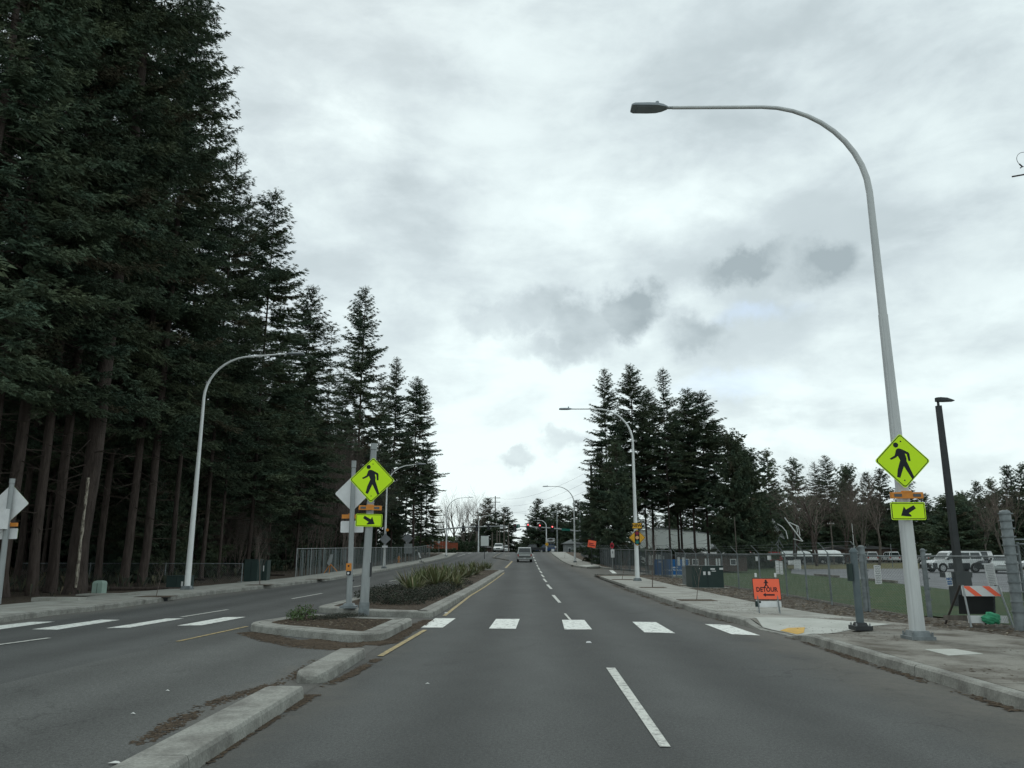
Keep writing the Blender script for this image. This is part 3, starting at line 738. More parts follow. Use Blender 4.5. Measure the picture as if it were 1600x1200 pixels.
vg = [(sw_out(y)+.05, y) for y in np.arange(-2, 49, 2.4)]+[(9.5, 48), (10.0, 30), (9.6, 20), (11.2, 14), (12.3, 8), (12.3, -2)]
litter('leaf_litter', scatter_poly(vg, 9000, 15, .115), 'leaf_litter', (.02, .07), label='brown leaves and twigs on the verge below the fence', seed=15)
litter('pebbles', scatter_poly([p for p in vg if p[1] > 12], 900, 16, .115), 'chip', (.015, .05), label='pale stones and chips on the fence verge', seed=16, flat=.7)
wk = [(kx(y)+.02, y) for y in np.arange(6, 30, 2)]+[(sw_out(y), y) for y in np.arange(30, 6, -2)]
litter('leaf_litter', [p for p in scatter_poly(wk, 3600, 17, .153) if math.sin(p[0]*2.2+p[1]*1.3)+math.sin(p[1]*.9-p[0]) > .1], 'leaf_litter', (.008, .028), label='scattered leaf crumbs on the right sidewalk', seed=17)
for (x, y, s) in ((262, 1080, .03), (668, 1069, .03), (180, 1193, .06), (208, 1116, .03)):
    p = T(x, y, .01)
    mb = MB(); mb.add([(-s, 0, .004), (0, -s*.5, .012), (s, -.2*s, .004), (.2*s, s*.5, .01), (0, 0, .02)], [(0, 1, 4), (1, 2, 4), (2, 3, 4), (3, 0, 4)], 'litter')
    o = mb.build('litter'); o.location = p; tag(o, 'small pale scrap of litter on the asphalt', 'litter', 'scraps of litter on the road')
for (x, y) in ((920, 1004), (697, 958)):
    p = T(x, y, .004); mb = MB(); mb.box((0, 0, .01), (.1, .1, .02), 'signwhite', taper=.6); o = mb.build('road_stud'); o.location = p
    tag(o, 'small white raised marker beyond the long lane dash' if x > 800 else 'small white raised marker by the island corner', 'road stud')
for (x, y, w) in ((1058, 942.5, .7), (548, 909, .8), (248, 940, .9)):
    p = T(x, y, 0); mb = MB(); mb.box((0, 0, .055), (w*(.25 if x > 900 else .3), w, .1), 'black'); o = mb.build('drain_inlet'); o.location = (p.x+(0.03 if x > 800 else -.03), p.y, p.z)
    tag(o, {1058: 'dark drain opening in the right kerb', 548: 'dark drain opening in left kerb near the slatted fence', 248: 'dark drain opening in left kerb before the lamp'}[x], 'drain')

# ------------------------------------------------------------------ conifers
def conifer(name, seed, H=30.0, Rr=4.0, zb=9.0, dens=1.0, droop=.0, full=.72, trunk=.38, dead=30, gaps=.12, dry=.06, fine=1.0, wide=1.0):
    rg = np.random.default_rng(seed); V = []; F = []; MI = []
    nv = 0
    def tri(P, mi):
        nonlocal nv
        P = np.asarray(P); k = len(P); V.append(P.reshape(-1, 3)); F.append(np.arange(nv, nv+k*3).reshape(-1, 3)); MI.append(np.full(k, mi)); nv += k*3
    z = zb
    while z < H-.25:
        t = (z-zb)/(H-zb)
        nb = max(1, int(round((3.0 if t < .85 else 3.6)*dens*rg.uniform(.6, 1.4))))
        for _ in range(nb):
            if rg.random() < gaps: continue
            az = rg.uniform(0, 2*np.pi); prof = min(1.0, ((1-t)/.95))**full
            if t < .12: prof *= .55+.45*t/.12
            L = Rr*prof*rg.uniform(.5, 1.15)+.22
            el = R(-18)+R(52)*t**1.4+rg.normal(0, .17)+droop
            ca, sa = np.cos(az), np.sin(az)
            n = max(3, int(L/.2*(.85 if L > 1.2 else 1.1))); s = np.linspace(.0, 1, n)
            rad = L*s*np.cos(el*.8); zz = z+L*(np.sin(el)*s-.16*s*(1-t)*np.sin(s*2.2)+.14*s**3)+rg.normal(0, .03, n)
            sp = np.stack([ca*rad, sa*rad, zz], 1)
            # spine
            w = .035*(1-s)+.006; side = np.array([-sa, ca, 0])
            a = sp[:-1]-side*w[:-1, None]; b = sp[:-1]+side*w[:-1, None]; c = sp[1:]
            tri(np.stack([a, b, c], 1), 1)
            a2 = sp[:-1]-np.array([0, 0, 1])*w[:-1, None]; b2 = sp[:-1]+np.array([0, 0, 1])*w[:-1, None]; tri(np.stack([a2, b2, c], 1), 1)
            # sprays
            out = np.array([ca, sa, 0]); st0 = .14 if t > .5 else .26
            msk = s > st0; ps = sp[msk]; ss = s[msk]; k = len(ps)
            if k == 0: continue
            mi = 2 if rg.random() < dry*(1.5-t) else 0
            for sd in (-1, 1, 0):
                reps = 4 if L > .8 else 3
                for q in range(reps):
                    tl = ((.28+.55*(1-ss)*min(1, L/3))*rg.uniform(.4, 1.25, k)) if sd else (.34*rg.uniform(.5, 1.3, k))
                    tl = tl*min(1, .25+L*.38)*fine
                    ang = rg.uniform(.55, 1.15, k)*sd
                    d = np.cos(ang)[:, None]*out+np.sin(ang)[:, None]*side
                    d[:, 2] += rg.uniform(-.75, .3, k)
                    d /= np.linalg.norm(d, axis=1)[:, None]
                    p0 = ps+rg.normal(0, .05, (k, 3)); nn = np.cross(d, [0, 0, 1]); nn /= np.linalg.norm(nn, axis=1)[:, None]
                    # a twig: three slivers, fanned
                    for j in range(5):
                        f0 = (.0, .18, .36, .5, .68)[j]; fl = (.5, .46, .42, .42, .36)[j]; aa = (0, 1, -1, .8, -.3)[j]*rg.uniform(.4, 1.0, k)
                        dd = d*np.cos(aa)[:, None]+nn*np.sin(aa)[:, None]; dd[:, 2] += rg.uniform(-.3, .15, k)
                        bb = p0+d*(tl*f0)[:, None]; tip = bb+dd*(tl*fl)[:, None]
                        ww = (tl*.11+.012)*wide*rg.uniform(.6, 1.3, k); wv = np.cross(dd, rg.normal(0, 1, (k, 3))); wv /= np.linalg.norm(wv, axis=1)[:, None]
                        tri(np.stack([bb-wv*ww[:, None]*.5, bb+wv*ww[:, None]*.5, tip], 1), mi)
        z += rg.uniform(.12, .42)*(.75 if t > .8 else 1)
    # leader
    Pn = []
    for _ in range(26):
        az = rg.uniform(0, 6.28); zz = H-rg.uniform(-.35, .9); l = .12+.25*(H+.3-zz)
        Pn.append([[0, 0, zz], [np.cos(az)*l, np.sin(az)*l, zz+l*.6], [np.cos(az+.4)*l*.7, np.sin(az+.4)*l*.7, zz+l*.2]])
    tri(np.array(Pn), 0)
    # dead snags under the crown
    Pn = []
    for _ in range(dead):
        az = rg.uniform(0, 6.28); zz = rg.uniform(max(2, zb*.3), zb+2); l = rg.uniform(.6, 2.6); o = np.array([np.cos(az), np.sin(az), rg.uniform(-.5, .1)])
        s_ = np.array([-np.sin(az), np.cos(az), 0])*.02; p = np.array([0, 0, zz])
        Pn.append([p-s_, p+s_, p+o*l]); Pn.append([p+[0, 0, -.02], p+[0, 0, .02], p+o*l])
        for q in range(3):
            m_ = p+o*l*rg.uniform(.4, .9); Pn.append([m_, m_+[0, 0, .02], m_+[rg.normal(0, .3), rg.normal(0, .3), -rg.uniform(.1, .5)]])
    tri(np.array(Pn), 1)
    V = np.concatenate(V); F = np.concatenate(F); MI = np.concatenate(MI)
    me = bpy.data.meshes.new('crown'); me.vertices.add(len(V)); me.vertices.foreach_set('co', V.ravel().astype(np.float32))
    me.loops.add(len(F)*3); me.loops.foreach_set('vertex_index', F.ravel().astype(np.int32))
    me.polygons.add(len(F)); me.polygons.foreach_set('loop_start', (np.arange(len(F))*3).astype(np.int32)); me.polygons.foreach_set('loop_total', np.full(len(F), 3, np.int32))
    me.materials.append(M['needles']); me.materials.append(M['deadtwig']); me.materials.append(M['needles_dry'])
    me.polygons.foreach_set('material_index', MI.astype(np.int32)); me.update(); me.validate()
    # trunk
    mb = MB(); rnd = random.Random(seed); hs = [0, .25, .7, 1.6, 4]+[H*k_ for k_ in (.27, .4, .53, .67, .8, .93)]+[H-.2]
    px = 0; py = 0; path = []
    for h in hs:
        path.append((px, py, h)); px += rnd.gauss(0, .04); py += rnd.gauss(0, .04)
    rr = [trunk*.44*(1.3 if h < .1 else 1.2 if h < .3 else 1.06 if h < .8 else 1)*(1-.93*(h/H)**1.1)+.012 for h in hs]
    mb.tube(path, rr, 'bark', 10)
    to = mb.build('trunk'); tm = to.data; bpy.data.objects.remove(to)
    return me, tm
PR = {
    'a': conifer('a', 1, zb=6.6, Rr=4.3, dens=1.0), 'b': conifer('b', 2, zb=6.5, Rr=4.0, gaps=.2, dens=1.15, wide=1.25), 'c': conifer('c', 3, zb=9, Rr=4.4, dens=.95, gaps=.18, full=.6),
    'open': conifer('d', 4, zb=5, Rr=3.9, dens=1.4, wide=1.35, gaps=.12, full=.62, trunk=.34), 'low': conifer('e', 5, zb=1.2, Rr=4.2, dens=1.2, wide=1.5, gaps=.08, dead=0, full=.62, trunk=.3),
    'thin': conifer('f', 6, zb=11, Rr=2.6, dens=.75, gaps=.3, full=.5, trunk=.24, dead=60), 'spire': conifer('g', 7, zb=6, Rr=3.6, dens=1.2, wide=1.4, gaps=.14, full=.72, trunk=.3),
    'spire2': conifer('i', 9, zb=10.5, Rr=3.6, dens=1.4, wide=1.35, gaps=.12, full=.8, trunk=.34),
    'sm': conifer('j', 10, H=12, zb=.4, Rr=3.2, dens=1.9, wide=2.0, gaps=.06, dead=0, full=.75, trunk=.34), 'smb': conifer('k', 11, H=13, zb=1.6, Rr=2.8, dens=1.6, wide=2.0, gaps=.12, dead=6, full=.7, trunk=.34), 'smr': conifer('l', 12, H=10, zb=.3, Rr=3.4, dens=1.9, wide=2.0, gaps=.05, dead=0, full=.5, trunk=.34),
    'bd': conifer('m', 14, zb=10.5, Rr=4.0, gaps=.14, dens=1.5, wide=1.4, full=.62, trunk=.5), 'ad': conifer('n', 15, zb=11, Rr=4.3, gaps=.14, dens=1.45, wide=1.4, full=.6, trunk=.5),
    'cedar': conifer('h', 8, zb=.6, Rr=4.6, dens=1.4, wide=1.6, gaps=.03, full=.45, droop=-.12, dead=0, trunk=.4, dry=.5),
}
RNDT = random.Random(77)
def tree(kind, x, y, H, Rd, label, group=None, lean=0, name='fir_tree', rz=None, base=None, tr=1.0):
    z = zt(x, y)+.05 if base is None else base
    o = thing(name, (x, y, z), label, 'tree', group, RNDT.uniform(0, 6.28) if rz is None else rz)
    if H < 19 and kind != 'thin': kind = {'open': 'sm', 'spire': 'smb', 'b': 'smb', 'a': 'smb', 'c': 'smb', 'low': 'sm' if RNDT.random() < .6 else 'smr', 'cedar': 'smr'}.get(kind, kind)
    cm, tm = PR[kind]; H0 = {'sm': 12.0, 'smb': 13.0, 'smr': 10.0}.get(kind, 30.0); R0 = {'bd': 4.0, 'ad': 4.3, 'sm': 3.2, 'smb': 2.8, 'smr': 3.4, 'a': 4.3, 'b': 4, 'c': 4.4, 'open': 3.9, 'low': 4.2, 'thin': 2.6, 'spire': 3.6, 'spire2': 3.6, 'cedar': 4.6}[kind]
    sx = Rd/R0; sz = H/H0
    for nm, me in (('trunk', tm), ('crown', cm)):
        c = bpy.data.objects.new(nm, me); COL.objects.link(c); c.parent = o
        k = tr if nm == 'trunk' else 1
        c.scale = (sx*k, sx*k, sz) if nm == 'crown' else (max(.55, H/30.0)*k, max(.55, H/30.0)*k, sz)
    if lean: o.rotation_euler[1] = lean; o.rotation_euler[2] = 0
    return o
def tree_px(kind, xtop, ytop, Y, Rd, label, group=None, **kw):
    p = PD(xtop, ytop, Y); z0 = zt(p.x, Y)
    return tree(kind, p.x, Y, p.z-z0, Rd, label, group, base=z0, **kw)
def trunk_px(px, X):      # distance at which a tree in row X shows at this column of the horizon
    d = ray(px, 866); return X/(d.x/d.y)

# front row of the left forest
front = [  # (kind, column, row x, height, crown radius, trunk scale, label)
    ('b', -95, -17.5, 33, 4.4, 1.1, 'fir at the far left, just outside the left traffic sign'),
    ('a', -40, -18.5, 36, 4.6, 1.0, 'fir behind the left sign post, nearest the frame edge'),
    ('c', 12, -18.6, 37, 4.6, 1.0, 'fir with straight trunk just right of the left sign post'),
    ('b', 58, -18.2, 35, 4.2, .9, 'left one of two close fir trunks beside the left sign'),
    ('a', 84, -18.9, 37, 4.4, .9, 'right one of two close fir trunks beside the left sign'),
    ('c', 122, -17.3, 38, 4.8, 1.6, 'largest fir trunk, with a pale resin streak, behind the pale green pedestal'),
    ('b', 160, -21.5, 36, 4.4, .8, 'slim fir set back just right of the resin-streaked trunk'),
    ('a', 200, -18.4, 34.5, 4.5, .95, 'fir trunk left of the dark cabinet by the first left lamp'),
    ('b', 222, -18.0, 33.5, 4.5, 1.0, 'fir whose crown reaches the top of the frame at the forest edge'),
    ('c', 268, -18.8, 30, 3.9, .75, 'slim fir directly behind the dark cabinet and left lamp'),
    ('a', 318, -18.6, 27.5, 3.9, .8, 'fir just right of the first left street lamp'),
    ('thin', 345, -18.2, 25, 2.8, .9, 'thin fir right of the low chain fence'),
    ('open', 388, -17.8, 27, 4.6, .9, 'fir with a rounded top stepping down from the tallest crowns'),
    ('thin', 420, -19.2, 24, 3, .8, 'thin fir behind the pair of dark utility boxes'),
    ('open', 463, -18.0, 23.8, 4.4, .85, 'lower fir above the first panels of the slatted fence'),
    ('thin', 500, -18.5, 23, 3.0, .85, 'sparse fir with long arms over the slatted fence'),
    ('thin', 523, -19.5, 22, 2.6, .8, 'meagre fir left of the tall isolated spire'),
]
for (k, c, X, H, Rd, tr, lab) in front:
    Y = trunk_px(c, X); t_ = tree(k, X, Y, H, Rd, lab, tr=tr)
    if 'largest fir' in lab:
        mb = MB(); rr = .38*.44*1.6*1.27
        pts = []; rnd = random.Random(3)
        for i in range(15):
            h = .3+i*.3; r_ = rr*(1.06 if h < 1 else 1)*(1-.93*(h/38)**1.1)+.03; a_ = R(-52)+rnd.uniform(-.02, .02)-h*.01
            pts.append((r_*math.cos(a_), r_*math.sin(a_), h))
        mb.tube(pts, [.05+rnd.uniform(-.015, .02) for _ in pts], 'resin', 6); o = mb.build('resin_streak', t_, label='pale streak of resin down the bark'); t_.rotation_euler[2] = 0
tall = tree_px('open', 570, 450, 83, 4.6, 'tallest isolated fir spire left of the median signs', rz=.6, tr=1.1)
tree_px('open', 620, 560, 104, 4.0, 'narrow fir just right of the tall isolated spire')
tree_px('bd', 652, 590, 120, 4.8, 'last tall ragged fir at the right end of the left forest')
tree_px('spire', 597, 590, 92, 3, 'fir tucked behind the tall isolated spire')
tree_px('low', 668, 690, 132, 3.4, 'lower bushy fir closing the left forest edge')
tree_px('low', 640, 660, 126, 3.6, 'bushy fir behind the distant diamond sign backs')
tree_px('thin', 663, 610, 128, 3.2, 'sparse fir with bare lower limbs at the forest end')
tree_px('low', 600, 700, 108, 3.6, 'bushy fir behind the second left street lamp')
tree_px('low', 540, 640, 88, 3.4, 'short bushy fir beneath the gap before the tall spire')
# interior and back of the forest
placed = [(-18.3, 20), (-18, 30)]
def ok(x, y, d):
    return all((x-a)**2+(y-b)**2 > d*d for a, b in placed)
rn = random.Random(11); cnt = 0
while cnt < 95:
    y = rn.uniform(8, 140); x = -rn.uniform(21.5, 46)
    if x/y < -1.05 or x/y > -.16 or not ok(x, y, 3.0): continue
    placed.append((x, y)); cnt += 1
    lim = 34 if y < 42 else (27 if y < 60 else 22.5)
    px_ = 815+1230*x/y
    if px_ > 430: lim = 20
    if px_ > 590: lim = 19+rn.uniform(0, 4)
    tree(rn.choice('aabbc')+'' if y < 60 else rn.choice(['a', 'b', 'low', 'thin']), x, y, lim*rn.uniform(.82, 1.0), rn.uniform(3.4, 4.6), 'dark fir standing deep in the left forest behind the edge trees', 'firs deep in the left forest', tr=rn.uniform(.6, 1))
cnt = 0
while cnt < 58:
    y = rn.uniform(10, 150); x = -rn.uniform(44, 78)
    if x/y < -1.3 or x/y > -.36 or not ok(x, y, 3.2): continue
    placed.append((x, y)); cnt += 1
    tree(rn.choice(['low', 'low', 'cedar']), x, y, rn.uniform(15, 23), rn.uniform(4.2, 5.4), 'low-branched conifer closing the back of the left forest', 'low-branched conifers at the back of the left forest')
rn = random.Random(23); cnt = 0
while cnt < 26:     # young conifers under the tall trees
    y = rn.uniform(22, 128); x = -rn.uniform(19.5, 30)
    if not ok(x, y, 2.2): continue
    placed.append((x, y)); cnt += 1
    tree('low', x, y, rn.uniform(4, 9), rn.uniform(1.6, 2.6), 'young green conifer growing beneath the tall left forest firs', 'young conifers under the forest', name='young_fir_tree')

# stand of firs on the right
for a_ in (
    ('open', 944, 577, 88, 3.5, 'leftmost fir of the tall right-hand stand, green down to the ground'),
    ('bd', 985, 570, 92, 3.8, 'tallest pointed fir behind the second right lamp'),
    ('bd', 1012, 608, 96, 3.5, 'fir between the two highest points of the right stand'),
    ('spire2', 1035, 575, 88, 3.6, 'fir with a long narrow whorled tip in the right stand'),
    ('bd', 1074, 607, 90, 3.9, 'left twin of the broad double-topped firs'),
    ('ad', 1094, 612, 90, 4.4, 'right twin of the broad double-topped firs'),
    ('bd', 1003, 650, 90, 3.8, 'shorter fir filling the middle of the right stand'),
    ('bd', 1052, 650, 97, 4.0, 'shorter fir behind the double-topped firs'),
    ('cedar', 1140, 676, 84, 3.5, 'dense brownish cedar hanging to the ground right of the white building'),
    ('cedar', 1164, 700, 90, 3.4, 'dense dark cedar stepping down at the right end of the stand'),
    ('bd', 1056, 640, 94, 3.2, 'slim fir peeping between the double tops and the whorled tip'), ('bd', 968, 640, 94, 3.6, 'fir filling the gap right of the leftmost stand fir'), ('bd', 1112, 655, 96, 4.2, 'fir stepping down between the double tops and the cedar'),
    ('low', 962, 690, 84, 3.4, 'bushy young fir under the leftmost fir of the right stand'),
    ('low', 936, 700, 96, 3.0, 'bushy fir behind the dark utility pole'),
    ('low', 970, 770, 80, 2.0, 'short bushy fir just left of the yellow signal-ahead sign')):
    t_ = tree_px(*a_)
right_far = [
    ('spire', 1197, 703, 118, 3.9, 'lone slender fir between the cedar and the antenna'), ('b', 1238, 716, 140, 4.4, 'fir behind the leafless tree near the antenna'),
    ('open', 1288, 712, 150, 4.2, 'double-peaked fir right of the leafless tree'), ('spire', 1272, 722, 152, 3.8, 'left peak beside the double-peaked fir'),
    ('low', 1322, 728, 155, 4.2, 'fir left of the pale bare tree cluster'), ('low', 1352, 738, 160, 4.0, 'fir left of the right walking-person sign'),
    ('a', 1374, 732, 160, 4.4, 'fir partly hidden by the right walking-person sign'), ('spire', 1412, 742, 150, 4.4, 'fir showing between right lamp pole and dark light pole'),
    ('cedar', 1478, 778, 120, 5.2, 'broad rounded dark conifer behind the black light pole'), ('cedar', 1508, 784, 122, 4.2, 'rounded dark conifer right of the black light pole'),
    ('spire', 1524, 752, 150, 3.6, 'first of the pointed firs right of the black light pole'), ('spire', 1547, 747, 150, 3.8, 'second of the pointed firs right of the black light pole'),
    ('open', 1572, 727, 150, 4.6, 'tallest pointed fir near the right edge'), ('spire', 1596, 724, 150, 3.8, 'fir at the right edge of the view'), ('low', 1640, 740, 150, 4, 'fir just outside the right edge'),
    ('low', 1215, 770, 135, 3.6, 'bushy fir behind the antenna'), ('low', 1175, 775, 110, 3.6, 'bushy fir between cedar and lone slender fir')]
for a_ in right_far: tree_px(*a_)
rn = random.Random(5)
for i, x in enumerate(np.linspace(1165, 1660, 34)):
    tree_px(rn.choice(['low', 'low', 'cedar']), x+rn.uniform(-8, 8), rn.uniform(768, 800), rn.uniform(175, 205), rn.uniform(4.2, 6), 'dark conifer in the low tree line beyond the car park', 'conifers in the tree line beyond the car park')
for i, x in enumerate(np.linspace(985, 1130, 9)):
    tree_px('low', x, rn.uniform(792, 812), 185, 5, 'dark conifer seen beyond the white building', 'conifers beyond the white building')
centre = [('open', 762, 778, 200, 5.2, 'dark fir beside the tall thin pole at the far junction'), ('b', 776, 800, 210, 5, 'fir behind the poles left of the far road'), ('open', 790, 792, 215, 5.4, 'rounded fir nearest the far road on its left side'),
          ('low', 750, 812, 205, 4.4, 'small fir left of the white sign board'), ('open', 841, 779, 200, 5.0, 'tallest fir on the right side of the far road'), ('low', 852, 792, 200, 5.0, 'fir right behind the hanging signals'), ('spire', 863, 788, 215, 4.6, 'pointed fir between the hanging signals'),
          ('spire', 873, 786, 205, 4.6, 'pointed fir behind the signal mast arm'), ('spire', 886, 790, 205, 5, 'fir left of the third right lamp'), ('spire', 902, 781, 170, 3.6, 'thin fir right of the third right lamp'), ('spire', 911, 783, 175, 3.4, 'thin fir behind the signal mast'),
          ('low', 922, 770, 150, 4, 'broad fir behind the dark utility pole'), ('low', 829, 826, 260, 4, 'small distant fir beside the far road'), ('low', 818, 838, 300, 3.4, 'tiny distant fir at the end of the road'), ('low', 806, 846, 330, 2.6, 'tiniest distant fir at the road end'), ('low', 796, 842, 330, 3, 'low distant fir left of the road end'),
          ('low', 700, 838, 190, 4, 'low dark conifer behind the red board fence'), ('low', 728, 832, 190, 4.5, 'low dark conifer between lamp and white sign board'), ('low', 741, 828, 200, 4.5, 'low dark conifer just left of the white sign board'), ('low', 716, 842, 185, 4, 'low dark conifer over the red board fence end'),
          ('low', 895, 815, 170, 4.4, 'bushy fir behind the grey house'), ('low', 915, 812, 165, 4.2, 'bushy fir over the grey house roof'), ('low', 878, 818, 200, 4.6, 'bushy fir left of the grey house'), ('low', 860, 822, 215, 5, 'bushy fir behind the shop sign')]
for a_ in centre: tree_px(*a_)

# ------------------------------------------------------------------ leafless trees
def bare(seed, H=12, spread=.5, levels=5, stems=1, r0=.16, mname='bark_pale', twig='twig', up=.25):
    rnd = random.Random(seed); tr = MB(); cr = MB()
    def grow(p, d, l, r, lev):
        n = 3; path = [p]; rad = [r]; q = p.copy(); dd = d.copy()
        for i in range(n):
            dd = (dd+Vector((rnd.gauss(0, .13), rnd.gauss(0, .13), up*.25))).normalized(); q = q+dd*l/n; path.append(q.copy()); rad.append(r*(1-.42*(i+1)/n))
        (tr if lev <= 1 else cr).tube(path, rad, mname if lev <= 1 else twig, 6 if lev == 0 else 4 if lev < 3 else 3, smooth=True, cap=False)
        if lev >= levels: return
        k = rnd.choice([2, 3, 3]) if lev else 4
        for i in range(k):
            t = rnd.uniform(.45, 1); j = min(n-1, int(t*n)); b = path[j].lerp(path[j+1], t*n-j)
            ax = Vector((rnd.gauss(0, 1), rnd.gauss(0, 1), rnd.gauss(0, .4))); ax = (ax-dd*ax.dot(dd)).normalized()
            nd_ = (dd*math.cos(spread*rnd.uniform(.6, 1.3))+ax*math.sin(spread*rnd.uniform(.6, 1.3))).normalized()
            grow(b, nd_, l*rnd.uniform(.55, .8), rad[j+1]*rnd.uniform(.45, .7), lev+1)
        grow(path[-1], dd, l*.7, rad[-1]*.85, lev+1)
    for s in range(stems):
        a_ = s/stems*6.28+rnd.random(); d = Vector((math.cos(a_)*(.28 if stems > 1 else .03), math.sin(a_)*(.28 if stems > 1 else .03), 1)).normalized()
        grow(Vector((0, 0, 0)), d, H*.36, r0*(1 if stems == 1 else .75), 0)
    a = tr.build('trunk'); b = cr.build('branches'); r_ = (a.data, b.data); bpy.data.objects.remove(a); bpy.data.objects.remove(b)
    return r_
BR = {'alder': bare(1, 12, .5, 5, 1, .24), 'multi': bare(2, 12, .5, 5, 3, .24), 'spread': bare(3, 12, .62, 6, 2, .2, 'bark', 'twig', .1), 'thick': bare(5, 12, .5, 5, 4, .06, 'twig'), 'sap': bare(7, 3.2, .5, 3, 1, .028, 'twig', 'twig', .5)}
def btree(kind, px, ytop, Y, label, group=None, wid=1.0, name='bare_tree', cat='tree', H0=12.0):
    p = PD(px, 866, Y); q = PD(px, ytop, Y); z0 = zt(p.x, Y); o = thing(name, (p.x, Y, z0), label, cat, group, RNDT.uniform(0, 6.28))
    s = (q.z-z0)/H0
    for nm, me in zip(('trunk', 'branches'), BR[kind]):
        c = bpy.data.objects.new(nm, me); COL.objects.link(c); c.parent = o; c.scale = (s*wid, s*wid, s)
    return o
btree('spread', 1275, 722, 100, 'wide brown leafless tree rising behind the white carport', wid=1.25)
btree('spread', 1240, 745, 112, 'leafless brown tree behind the antenna', wid=1.1)
btree('spread', 1320, 760, 118, 'leafless brown tree behind the car park lawn', wid=1.1)
btree('multi', 1348, 725, 105, 'pale many-stemmed leafless tree left of the right walking sign', wid=.8)
btree('alder', 1372, 740, 104, 'pale slim leafless tree just left of the right lamp pole', wid=.8)
btree('multi', 1572, 745, 110, 'leafless tree beside the ribbed gate post', wid=.8)
btree('alder', 1540, 775, 118, 'small leafless tree over the parked dark car', wid=.8)
btree('alder', 707, 762, 180, 'leftmost pale leafless tree beyond the red fence', wid=1.1)
btree('multi', 728, 768, 180, 'leafless tree between lamp and tall signpost at the junction', wid=1.0)
btree('alder', 743, 760, 184, 'tallest leafless tree beside the white sign board', wid=1.1)
btree('alder', 694, 790, 170, 'small leafless tree next to the left signal mast', wid=1.1)
rn = random.Random(9)
for i in range(26):
    px_ = rn.uniform(378, 560); 
    btree('thick', px_, rn.uniform(655, 780), rn.uniform(62, 95), 'slim leafless brown stems at the forest edge behind the slatted fence', 'slim leafless stems behind the slatted fence', wid=.7)
for i in range(10):
    px_ = rn.uniform(270, 400); 
    btree('thick', px_, rn.uniform(760, 830), rn.uniform(50, 60), 'low bare brush behind the low chain fence', 'bare brush behind the low fence', wid=.9, name='bare_shrub', cat='shrub')
# saplings in the pavements, each in a dark soil pit
def sapling(px, py, ytop, label, wid=1, pit=True):
    p = T(px, py, .15); q = PD(px, ytop, p.y); o = thing('sapling', (p.x, p.y, p.z), label, 'tree', None, RNDT.uniform(0, 6)); s = (q.z-p.z)/3.2
    for nm, me in zip(('trunk', 'branches'), BR['sap']):
        c = bpy.data.objects.new(nm, me); COL.objects.link(c); c.parent = o; c.scale = (wid*s, wid*s, s)
    if pit:
        mb = MB(); mb.box((p.x, p.y, p.z+.004), (1.15, .9, .012), 'soil'); k = mb.build('tree_pit'); k['kind'] = 'structure'
sapling(1088.5, 938, 850, 'bare sapling in front of the dark green transformer box', .8); sapling(1019.5, 918, 812, 'tall thin sapling left of the blue sign'); sapling(972, 905.5, 852, 'bare sapling left of the second right lamp')
sapling(901, 882.8, 862, 'tiny sapling beside the third right lamp', .8); sapling(882, 872, 853, 'smallest sapling on the far right pavement', .8)
sapling(244, 932, 862, 'bare sapling left of the first left lamp'); sapling(406, 914, 812, 'bare sapling in front of the two dark utility boxes'); sapling(496, 905, 893, 'knee-high sapling stump on the left pavement', .6)
# brush floor of the forest: uncountable stems and leaves
def undergrowth():
    rg = np.random.default_rng(4); mb = MB(); rnd = random.Random(4)
    for i in range(3400):
        y = rnd.uniform(14, 140); x = -rnd.uniform(15.9, 40) if rnd.random() < .6 else -rnd.uniform(15.9, 24)
        if x > lout(min(y, 148))-.35: continue
        h = rnd.uniform(.15, .9)*(1 if x < -17 else .35); z = zt(x, y)+.1
        a = rnd.uniform(0, 6.28); l = rnd.uniform(.05, .5)*h
        for k in range(4):
            aa = a+k*1.6; dx, dy = math.cos(aa)*l, math.sin(aa)*l
            mb.add([(x, y, z), (x+dx*.5-dy*.16, y+dy*.5+dx*.16, z+h*.6), (x+dx, y+dy, z+h*rnd.uniform(.5, 1))], [(0, 1, 2)], 'shrub' if rnd.random() < .6 else 'needles_dry')
    o = mb.build('undergrowth'); tag(o, label='low dark brush covering the floor of the left forest', kind='stuff')
undergrowth()
rnl = random.Random(6)
for i, (x, y, lb) in enumerate(((-18.5, 33, 'fallen mossy log behind the low chain fence'), (-19.6, 25.5, 'short fallen log near the pale green pedestal'), (-21, 46, 'fallen log lying among the trunks behind the utility boxes'), (-19.5, 52, 'rotting log near the start of the slatted fence'))):
    mb = MB(); a_ = rnl.uniform(-.5, .5); l_ = rnl.uniform(2, 4.5); mb.tube([(-math.cos(a_)*l_, -math.sin(a_)*l_, .05), (0, 0, .1), (math.cos(a_)*l_, math.sin(a_)*l_, .07)], [.07, .11, .05], 'bark', 8)
    o_ = mb.build('fallen_log'); o_.location = (x, y, zt(x, y)+.08); tag(o_, lb, 'log')

